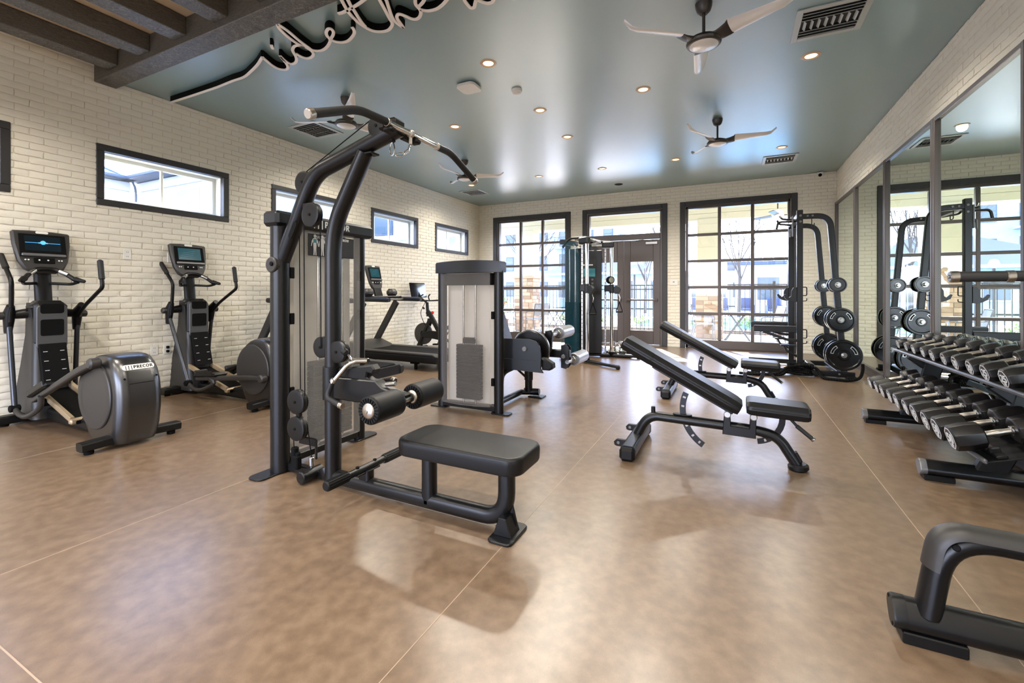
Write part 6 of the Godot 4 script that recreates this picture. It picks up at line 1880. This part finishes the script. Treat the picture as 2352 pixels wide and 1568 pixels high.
# ---------------------------------------------------------------- outside
func outside() -> void:
	var g = G.new().box(Vector3(-2.0, -0.11, -12.5), Vector3(40, 0.16, 4.6), 0.0)
	struct("ground_patio", g, M.paving)
	var pav = G.new().box(Vector3.ZERO, Vector3(0.592, 0.03, 0.592), 0.004).mesh()
	var root = get_node("ground_patio")
	for i in 15:
		for j in 6:
			var o = part("paver", pav, M.paving, root)
			o.position = Vector3(-6.6 + i * 0.6, -0.02, -10.85 - j * 0.6)
	g = G.new().box(Vector3(-20, -0.2, -55), Vector3(150, 0.2, 90), 0.0).box(Vector3(-56, -0.2, 20), Vector3(98, 0.2, 62), 0.0)
	struct("ground_deck", g, M.pool_deck)
	var soil = struct("ground_bed", G.new().box(Vector3(-2, -0.06, -15.3), Vector3(40, 0.14, 1.3), 0.0), M.mulch)
	soil.name = "ground_bed"
	# patio roof beam, soffit and columns
	g = G.new()
	for k in 4:
		g.box(Vector3(-2.5, 3.16 + k * 0.17, -12.9), Vector3(17, 0.165, 0.5 + 0.012 * (k % 2)), 0.004)
	var bm = struct("trim_2", g, M.patio_paint)
	struct("ceiling_patio", G.new().box(Vector3(-2.5, 3.9, -11.8), Vector3(17, 0.1, 2.8), 0.0), M.patio_paint)
	for a in [[-0.53, "pale green column on a stone pier outside the gridded window by the squat rack"], [-5.80, "pale column on a stone pier outside the gridded window nearest the left wall"], [3.6, "pale column on a stone pier outside, beyond the mirror wall"]]:
		var t = thing("porch_column", a[1], "column", Vector3(a[0], 0, -12.9), "porch columns")
		part("shaft", G.new().box(Vector3(0, 2.40, 0), Vector3(0.56, 1.42, 0.56), 0.006), M.patio_paint, t)
		for y in [1.76, 2.06, 2.36, 2.66, 2.96]:
			part("board_edge", G.new().box(Vector3(0, y, 0), Vector3(0.572, 0.02, 0.572), 0.004), M.patio_paint, t)
		part("pier", G.new().box(Vector3(0, 0.82, 0), Vector3(0.60, 1.64, 0.60), 0.004), M.stone, t)
		part("pier_cap", G.new().box(Vector3(0, 1.66, 0), Vector3(0.76, 0.07, 0.76), 0.01), M.stone_light, t)
		rng.seed = 9
		var vm = []
		for w in [0.18, 0.25, 0.30]:
			vm.append(G.new().box(Vector3.ZERO, Vector3(w, 0.10, 0.03), 0.006).mesh())
		for side in 3:
			var T = Transform3D(Basis(Vector3.UP, [0.0, PI / 2, -PI / 2][side]), Vector3.ZERO)
			for row in 15:
				var x = -0.31
				while x < 0.30:
					var k = rng.randi() % 3
					var w: float = [0.18, 0.25, 0.30][k]
					if x + w > 0.32:
						k = 0
						w = 0.18
						if x + w > 0.36: break
					var o = part("stone", vm[k], [M.stone, M.stone_light, M.stone_dark][rng.randi() % 3], t)
					o.transform = T * Transform3D(Basis(), Vector3(x + w / 2 - 0.004, 0.06 + row * 0.108, 0.305 + rng.randf() * 0.008))
					x += w + 0.008
	# fence of thin black bars
	var f = thing("fence", "black metal picket fence round the pool beyond the patio", "fence", Vector3(-2, 0, -13.6))
	for y in [1.40, 1.28, 0.12]:
		part("rail", G.new().box(Vector3(0, y, 0), Vector3(18, 0.035, 0.03), 0.004), M.fence_black, f)
	var bar = G.new().box(Vector3(0, 0.72, 0), Vector3(0.017, 1.36, 0.017), 0.002).mesh()
	for i in 124:
		var o = part("picket", bar, M.fence_black, f)
		o.position.x = -7.4 + i * 0.12
	for x in [-6.6, -4.2, -1.8, 0.6, 3.0, 5.4]:
		part("post", G.new().box(Vector3(x, 0.74, 0), Vector3(0.07, 1.50, 0.07), 0.006), M.fence_black, f)
	# lamp posts beyond the fence
	# furniture on the patio
	patio_chair("grey metal patio chair behind the gridded window nearest the left wall, facing the table", Vector3(-5.95, 0, -11.75), 1.9)
	patio_chair("blue-grey patio chair by the round table, nearer the double doors", Vector3(-5.15, 0, -12.15), -2.2)
	patio_chair("patio chair beside the stone pier by the squat rack window, facing the table", Vector3(-0.62, 0, -11.85), 1.7)
	patio_chair("patio chair right of the folding table, behind the squat rack", Vector3(0.75, 0, -11.9), -1.3)
	patio_table("small square folding table outside, in front of the stone pier", Vector3(0.12, 0, -11.75))
	patio_table("small square folding table outside, between two grey chairs at the left", Vector3(-4.45, 0, -11.9))
	for i in 14:
		rng.seed = 60 + i
		var p = thing("shrub", ["leafy green shrub growing at the foot of the black fence"][0], "shrub", Vector3(-6.5 + i * 0.75 + rng.randf() * 0.3, 0, -14.9 - rng.randf() * 0.5), "shrubs along the fence")
		var lf = G.new()
		for k in 90:
			var d = Vector3(rng.randfn(), absf(rng.randfn()) * 0.9, rng.randfn()).normalized() * (0.12 + rng.randf() * 0.17)
			var a = Basis(Vector3(rng.randf(), rng.randf(), rng.randf()).normalized(), rng.randf() * TAU)
			var c = d + Vector3(0, 0.16, 0)
			lf.tri(c + a * Vector3(-0.025, 0, 0), c + a * Vector3(0.0, 0.07, 0), c + a * Vector3(0.025, 0, 0))
		part("leaves", lf, M.leaf, p)
		var st = G.new()
		for k in 5:
			st.tube([Vector3(0, 0, 0), Vector3(rng.randf_range(-0.15, 0.15), 0.28, rng.randf_range(-0.15, 0.15))], 0.006, 5)
		part("stem", st, M.bark, p)
	var pot = thing("flower_pot", "terracotta planter with red flowers beyond the leftmost patio chair", "planter", Vector3(-6.55, 0, -12.6))
	part("pot", G.new().lathe([[0.0, 0.0], [0.15, 0.0], [0.21, 0.32], [0.23, 0.33], [0.23, 0.38], [0.20, 0.38], [0.19, 0.34], [0.0, 0.34]], 20), M.terracotta, pot)
	var fl = G.new()
	var gl = G.new()
	rng.seed = 5
	for k in 160:
		var c = Vector3(rng.randfn() * 0.11, 0.5 + rng.randf() * 0.5, rng.randfn() * 0.11)
		var a = Basis(Vector3(rng.randf(), rng.randf(), rng.randf()).normalized(), rng.randf() * TAU)
		var q = fl if k % 3 == 0 else gl
		q.tri(c + a * Vector3(-0.03, 0, 0), c + a * Vector3(0, 0.06, 0), c + a * Vector3(0.03, 0, 0))
	part("flowers", fl, M.red, pot)
	part("leaves", gl, M.leaf, pot)
	# pool and what stands round it
	var pw = struct("water", G.new().box(Vector3(2.5, -0.085, -21), Vector3(12, 0.02, 7), 0.0), M.water)
	for i in 6:
		var t = thing("pool_lounger", "dark blue lounge chair on the pool deck behind the fence", "lounge chair", Vector3(-3.0 + i * 1.25, -0.1, -27.0 - (i % 2) * 0.4), "blue lounge chairs by the pool")
		part("seat", G.new().box(Vector3(0, 0.36, 0), Vector3(0.62, 0.12, 0.8), 0.03), M.cushion_blue, t)
		part("backrest", G.new().box(Vector3(0, 0.66, -0.38), Vector3(0.62, 0.65, 0.12), 0.03), M.cushion_blue, t)
		for s in [-1, 1]:
			part("arm", G.new().box(Vector3(s * 0.34, 0.305, 0), Vector3(0.05, 0.61, 0.8), 0.01), M.chair_grey, t)
	# trees without leaves
	tree("bare young tree in front of the apartment facade, outside the leftmost gridded window", Vector3(-6.9, 0, -15.6), 4.6, 3)
	tree("bare tree with a few yellow leaves, seen through the window by the squat rack", Vector3(0.3, 0, -24.0), 6.5, 8, true)
	tree("bare tree left of the stone pier, seen through the window by the squat rack", Vector3(-2.6, 0, -22.0), 6.8, 12)
	tree("bare tree beyond the fence, seen through the glass doors", Vector3(-4.4, 0, -26.0), 6.0, 21)
	# pool house, houses, pole
	house("white pool house with a standing seam metal roof, beyond the pool", Vector3(6.2, 0, -33.0), Vector3(12.0, 2.95, 7.0), 1.35, M.siding_white, M.roof_metal, true)
	house("house with a brown hip roof and pale blue walls, seen through the doors", Vector3(-8.4, 0, -38.0), Vector3(10.0, 2.7, 8.0), 2.1, M.siding_blue, M.roof_brown, false)
	house("small grey-roofed house between the pool house and the trees", Vector3(-0.2, 0, -47.0), Vector3(7.0, 2.8, 7.0), 1.5, M.siding_white, M.roof_brown, false)
	var up = thing("utility_pole", "wooden utility pole with a crossarm above the pool house roof", "utility pole", Vector3(8.6, 0, -46))
	part("pole", G.new().rod(Vector3(0, 0, 0), Vector3(0, 6.2, 0), 0.13, 10), M.bark, up)
	part("crossarm", G.new().box(Vector3(0, 5.6, 0), Vector3(1.9, 0.16, 0.14), 0.02), M.bark, up)
	var lp = thing("lamp_post", "small black lamp post with white globe beyond the glass doors", "street lamp", Vector3(-3.55, 0, -18.5))
	part("post", G.new().rod(Vector3.ZERO, Vector3(0, 1.95, 0), 0.04, 10), M.fence_black, lp)
	part("globe", G.new().lathe([[0.0, 1.9], [0.09, 1.95], [0.13, 2.05], [0.09, 2.16], [0.0, 2.2]], 14), M.white_plastic, lp)
	# fan under the patio roof
	var pf = thing("patio_fan", "white ceiling fan under the patio roof outside", "ceiling fan", Vector3(0.95, 3.85, -11.9))
	part("downrod", G.new().rod(Vector3(0, -0.75, 0), Vector3(0, 0, 0), 0.015, 10), M.fan_body, pf)
	part("motor", G.new().lathe([[0.0, -0.95], [0.10, -0.94], [0.13, -0.88], [0.10, -0.78], [0.03, -0.74], [0.0, -0.74]], 20), M.white_plastic, pf)
	for k in 3:
		part("blade", G.new().box(Vector3(0.38, 0, 0), Vector3(0.56, 0.012, 0.11), 0.004, Transform3D(Basis(Vector3.UP, 0.25 + TAU * k / 3.0) * Basis(Vector3(1, 0, 0), 0.3), Vector3(0, -0.88, 0))), M.fan_body, pf)
	apartments()

func patio_chair(label: String, at: Vector3, turn: float) -> void:
	var t = thing("patio_chair", label, "chair", at, "patio chairs", turn)
	for s in [-1.0, 1.0]:
		part("side_frame", G.new().tube([Vector3(s * 0.26, 0.0, 0.24), Vector3(s * 0.26, 0.62, 0.22), Vector3(s * 0.26, 0.64, -0.22)], 0.012, 8, 0.05), M.chair_grey, t)
		part("leg", G.new().tube([Vector3(s * 0.25, 0.0, -0.30), Vector3(s * 0.25, 0.42, -0.18), Vector3(s * 0.25, 0.86, -0.30)], 0.013, 8, 0.1), M.chair_grey, t)
	part("seat", G.new().box(Vector3(0, 0.43, 0.02), Vector3(0.48, 0.02, 0.46), 0.008), M.sling, t)
	part("backrest", G.new().box(Vector3(0, 0, 0), Vector3(0.48, 0.34, 0.015), 0.006, Transform3D(Basis(Vector3(1, 0, 0), -0.26), Vector3(0, 0.68, -0.25))), M.sling, t)
	part("top_rail", G.new().rod(Vector3(-0.25, 0.86, -0.30), Vector3(0.25, 0.86, -0.30), 0.013, 8), M.chair_grey, t)
	part("front_rail", G.new().rod(Vector3(-0.26, 0.42, 0.23), Vector3(0.26, 0.42, 0.23), 0.012, 8), M.chair_grey, t)

func patio_table(label: String, at: Vector3) -> void:
	var t = thing("patio_table", label, "table", at, "folding patio tables")
	part("tabletop", G.new().box(Vector3(0, 0.70, 0), Vector3(0.66, 0.025, 0.66), 0.006), M.sling, t)
	for s in [-1.0, 1.0]:
		for q in [-1.0, 1.0]:
			part("leg", G.new().rod(Vector3(s * 0.30, 0, q * 0.27), Vector3(-s * 0.16, 0.69, q * 0.25), 0.012, 8), M.chair_grey, t)
	part("brace", G.new().rod(Vector3(0.0, 0.4, -0.26), Vector3(0.0, 0.4, 0.26), 0.01, 8), M.chair_grey, t)

func tree(label: String, at: Vector3, h: float, seed_: int, leaves := false) -> void:
	var t = thing("bare_tree", label, "tree", at, "")
	rng.seed = seed_
	var tr = G.new()
	var br = G.new()
	var tips = PackedVector3Array()
	tr.sweep(PackedVector3Array([Vector3.ZERO, Vector3(0.05, h * 0.3, 0), Vector3(0.0, h * 0.42, 0.03)]), G.oval(0.09, 0.09, 8), Vector3.ZERO, [1.0, 0.75, 0.6])
	var todo = []
	for k in 7:
		var a = TAU * k / 7.0 + rng.randf()
		todo.append([Vector3(0.02, h * (0.24 + 0.026 * k), 0), Vector3(cos(a) * 0.42, 1.0, sin(a) * 0.42).normalized(), h * 0.34, 0.032, 0])
	while todo.size():
		var e = todo.pop_back()
		var d: Vector3 = e[1]
		var mid: Vector3 = e[0] + d * e[2] * 0.5 + Vector3(rng.randfn(), rng.randfn(), rng.randfn()) * e[2] * 0.03
		var end: Vector3 = e[0] + d * e[2] + Vector3(rng.randfn(), rng.randfn(), rng.randfn()) * e[2] * 0.05
		br.sweep(PackedVector3Array([e[0], mid, end]), G.oval(e[3], e[3], 5), Vector3.ZERO, [1.0, 0.75, 0.45], false)
		tips.append(end)
		if e[4] < 3:
			for k in 3 if e[4] < 2 else 2:
				var nd = (d + Vector3(rng.randfn(), rng.randf() * 0.4, rng.randfn()) * 0.38).normalized()
				todo.append([(e[0] as Vector3).lerp(end, rng.randf_range(0.5, 1.0)), nd, e[2] * rng.randf_range(0.5, 0.68), e[3] * 0.5, e[4] + 1])
	part("trunk", tr, M.bark, t)
	part("branches", br, M.bark, t)
	if leaves:
		var lf = G.new()
		for p in tips:
			if rng.randf() < 0.35:
				for k in 5:
					var c = p + Vector3(rng.randfn(), rng.randfn(), rng.randfn()) * 0.10
					var a = Basis(Vector3(rng.randf(), rng.randf(), rng.randf()).normalized(), rng.randf() * TAU)
					lf.tri(c + a * Vector3(-0.03, 0, 0), c + a * Vector3(0, 0.08, 0), c + a * Vector3(0.03, 0, 0))
		part("leaves", lf, M.leaf, t)

func house(label: String, at: Vector3, s: Vector3, rise: float, wall: Material, roof: Material, porch: bool) -> void:
	var t = thing("house", label, "house", at, "")
	part("wall", G.new().box(Vector3(0, s.y / 2, 0), s, 0.0), wall, t)
	var e = 0.45
	var x = s.x / 2 + e
	var z = s.z / 2 + e
	var k = minf(x, z) * 0.9
	var g = G.new()
	var a = [Vector3(-x, s.y, z), Vector3(x, s.y, z), Vector3(x, s.y, -z), Vector3(-x, s.y, -z)]
	var r0 = Vector3(-x + k, s.y + rise, 0)
	var r1 = Vector3(x - k, s.y + rise, 0)
	g.quad(a[0], a[1], r1, r0); g.quad(a[2], a[3], r0, r1)
	g.tri(a[1], a[2], r1); g.tri(a[3], a[0], r0)
	g.quad(a[3], a[2], a[1], a[0])
	part("roof", g, roof, t, 10.0)
	part("eave", G.new().box(Vector3(0, s.y - 0.08, 0), Vector3(2 * x + 0.06, 0.18, 2 * z + 0.06), 0.01), M.trim_blue if porch else M.siding_white, t)
	if porch:
		for i in 24:
			var f = -x + (i + 0.5) * 2 * x / 24
			var top = r0.lerp(r1, clampf((f - r0.x) / (r1.x - r0.x), 0, 1))
			var hh = clampf(minf(f + x, x - f) / k, 0.0, 1.0)
			var base = Vector3(f, s.y, z)
			var tip = Vector3(f, s.y + rise * hh, z * (1.0 - hh))
			part("seam", G.new().tube([base, tip], 0.03, 4), roof, t)
	for i in 4:
		var wx = (-0.36 + 0.24 * i) * s.x
		var w = part("window", G.new().box(Vector3(wx, 1.4, s.z / 2 + 0.02), Vector3(1.3, 1.5, 0.06), 0.01), M.siding_white, t)
		part("pane", G.new().box(Vector3(wx, 1.4, s.z / 2 + 0.05), Vector3(1.1, 1.3, 0.02), 0.0), M.pane_dark, w)

# facade of an apartment block in the plane z = 0 of t, x from 0 to len
func facade(t: Node3D, T: Transform3D, len: float, h: float, first: float, wall: Material) -> void:
	part("wall", G.new().box(Vector3(len / 2, h / 2, -0.4), Vector3(len, h, 0.8), 0.0, T), wall, t)
	part("cornice", G.new().box(Vector3(len / 2, h - 0.3, 0.06), Vector3(len, 0.5, 0.12), 0.01, T), M.siding_white, t)
	part("eave", G.new().box(Vector3(len / 2, h + 0.06, 0.30), Vector3(len, 0.16, 1.4), 0.02, T), M.trim_blue, t)
	var x = first
	var n = 0
	while x < len - 1.2:
		for fl in 3:
			var y = 1.5 + fl * 2.75
			if y + 1.0 > h: continue
			if n % 4 == 2:
				# recessed-looking balcony: dark door, rail with bars
				var d = part("balcony_door", G.new().box(Vector3(x + 0.5, y - 0.15, 0.02), Vector3(1.5, 2.1, 0.06), 0.01, T), M.trim_blue, t)
				part("pane", G.new().box(Vector3(x + 0.5, y - 0.15, 0.06), Vector3(1.3, 1.9, 0.02), 0.0, T), M.pane_dark, d)
				part("balcony_slab", G.new().box(Vector3(x + 0.5, y - 1.28, 0.55), Vector3(2.2, 0.14, 1.1), 0.01, T), M.siding_white, t)
				part("balcony_rail", G.new().box(Vector3(x + 0.5, y - 0.22, 1.05), Vector3(2.2, 0.05, 0.05), 0.004, T), M.trim_blue, t)
				var bars = G.new()
				for k in 12:
					bars.box(Vector3(x - 0.58 + k * 0.196, y - 0.72, 1.05), Vector3(0.025, 1.0, 0.025), 0.0, T)
				part("balcony_bars", bars, M.trim_blue, t)
			else:
				var w = part("window", G.new().box(Vector3(x, y, 0.02), Vector3(0.95, 1.55, 0.07), 0.01, T), M.trim_blue, t)
				for q in [-0.36, 0.36]:
					part("pane", G.new().box(Vector3(x, y + q, 0.06), Vector3(0.82, 0.66, 0.02), 0.0, T), M.pane_dark, w)
		x += 2.0 if n % 4 != 2 else 2.9
		n += 1
	for k in range(0, int(len / 4.2)):
		if k % 2:
			part("board_panel", G.new().box(Vector3(k * 4.2 + 1.0, h / 2 - 0.4, 0.01), Vector3(2.1, h - 0.9, 0.03), 0.004, T), M.siding_blue, t)

func apartments() -> void:
	var a = thing("apartment_building", "white apartment block with balconies seen through the high left windows", "building", Vector3(-31.5, 0, -13.9))
	facade(a, Transform3D(Basis(), Vector3(0, 0, 0)), 22.8, 7.6, 1.1, M.siding_white)
	var b = thing("apartment_wing", "lower white apartment wing with metal roof, far left through the high windows", "building", Vector3(-31.5, 0, -13.9))
	facade(b, Transform3D(Basis(Vector3.UP, PI / 2), Vector3(0, 0, 26.0)), 25.6, 7.6, 1.6, M.siding_white)
	var g = G.new()
	var pts = [Vector3(0.7, 7.66, 26), Vector3(0.7, 7.66, 0.4), Vector3(-5.0, 9.6, 0.4), Vector3(-5.0, 9.6, 26)]
	g.quad(pts[0], pts[1], pts[2], pts[3]); g.quad(pts[3] - Vector3(0, .1, 0), pts[2] - Vector3(0, .1, 0), pts[1] - Vector3(0, .1, 0), pts[0] - Vector3(0, .1, 0))
	part("roof", g, M.roof_metal, b, 10.0)
	for k in 32:
		part("roof_seam", G.new().tube([Vector3(0.7, 7.70, 0.8 + k * 0.8), Vector3(-5.0, 9.64, 0.8 + k * 0.8)], 0.045, 5), M.trim_blue, b)
	part("downpipe", G.new().tube([Vector3(0.5, 7.6, 0.5), Vector3(0.35, 7.3, 0.3), Vector3(0.25, 6.9, 0.2), Vector3(0.25, 0, 0.2)], 0.06, 8), M.trim_blue, a)
	var c = thing("apartment_tower", "pale blue three-storey apartment block beyond the patio, behind the left gridded window", "building", Vector3(-30, 0, -44))
	facade(c, Transform3D(Basis(), Vector3.ZERO), 20.5, 11.5, 1.2, M.siding_blue)

# ---------------------------------------------------------------- all of it
func _ready() -> void:
	# camera: level, shifted lens
	var cam = Camera3D.new()
	cam.name = "camera"
	cam.projection = Camera3D.PROJECTION_FRUSTUM
	cam.near = 0.05
	cam.far = 400.0
	cam.size = 1568.0 / 1025.0 * 0.05
	cam.frustum_offset = Vector2(0.0, -113.5 / 1025.0 * 0.05)
	add_child(cam)
	cam.position = Vector3(0, EYE, 0)
	cam.rotation.y = YAW
	cam.current = true
	# sky
	var sky = ProceduralSkyMaterial.new()
	sky.sky_top_color = Color(0.50, 0.67, 0.95)
	sky.sky_horizon_color = Color(0.95, 0.96, 1.0)
	sky.sky_curve = 0.25
	sky.ground_bottom_color = Color(0.6, 0.58, 0.55)
	sky.ground_horizon_color = Color(0.9, 0.9, 0.9)
	sky.sun_angle_max = 20.0
	sky.sun_curve = 0.1
	sky.sky_energy_multiplier = SKY
	sky.ground_energy_multiplier = SKY * 0.5
	var env = Environment.new()
	env.background_mode = Environment.BG_SKY
	env.sky = Sky.new()
	env.sky.sky_material = sky
	env.tonemap_mode = Environment.TONE_MAPPER_LINEAR
	env.tonemap_exposure = EXPOSURE
	env.sdfgi_enabled = true
	env.ssao_enabled = true
	env.ssil_enabled = true
	var we = WorldEnvironment.new()
	we.name = "world"
	we.environment = env
	add_child(we)
	# low sun from beyond the back wall, a little from the left
	var sun = DirectionalLight3D.new()
	sun.name = "sun"
	sun.light_color = Color(1.0, 0.96, 0.9)
	sun.light_energy = SUN
	sun.light_angular_distance = 0.6
	sun.shadow_enabled = true
	add_child(sun)
	sun.look_at_from_position(Vector3.ZERO, Vector3(0.37, -0.50, 0.80), Vector3.UP)
	materials()
	screens()
	room()
	outside()
	ceiling_things()
	lat_machine()
	leg_machine()
	benches()
	cut_machine()
	elliptical("elliptical trainer nearest the camera, with lit blue screen and maker's badge on the drive housing", Vector3(-5.2, 0, -1.85), M.screen_dark, true, false)
	elliptical("second elliptical trainer, with teal screen, half hidden by the pulldown machine", Vector3(-5.225, 0, -3.15), M.screen_teal, false, true)
	treadmill("treadmill with its screen in view beyond the pulldown machine", -5.86)
	treadmill("nearer treadmill mostly hidden behind the pulldown machine's weight housing", -4.32)
	bike()
	cable_machine()
	squat_rack()
	dumbbells()
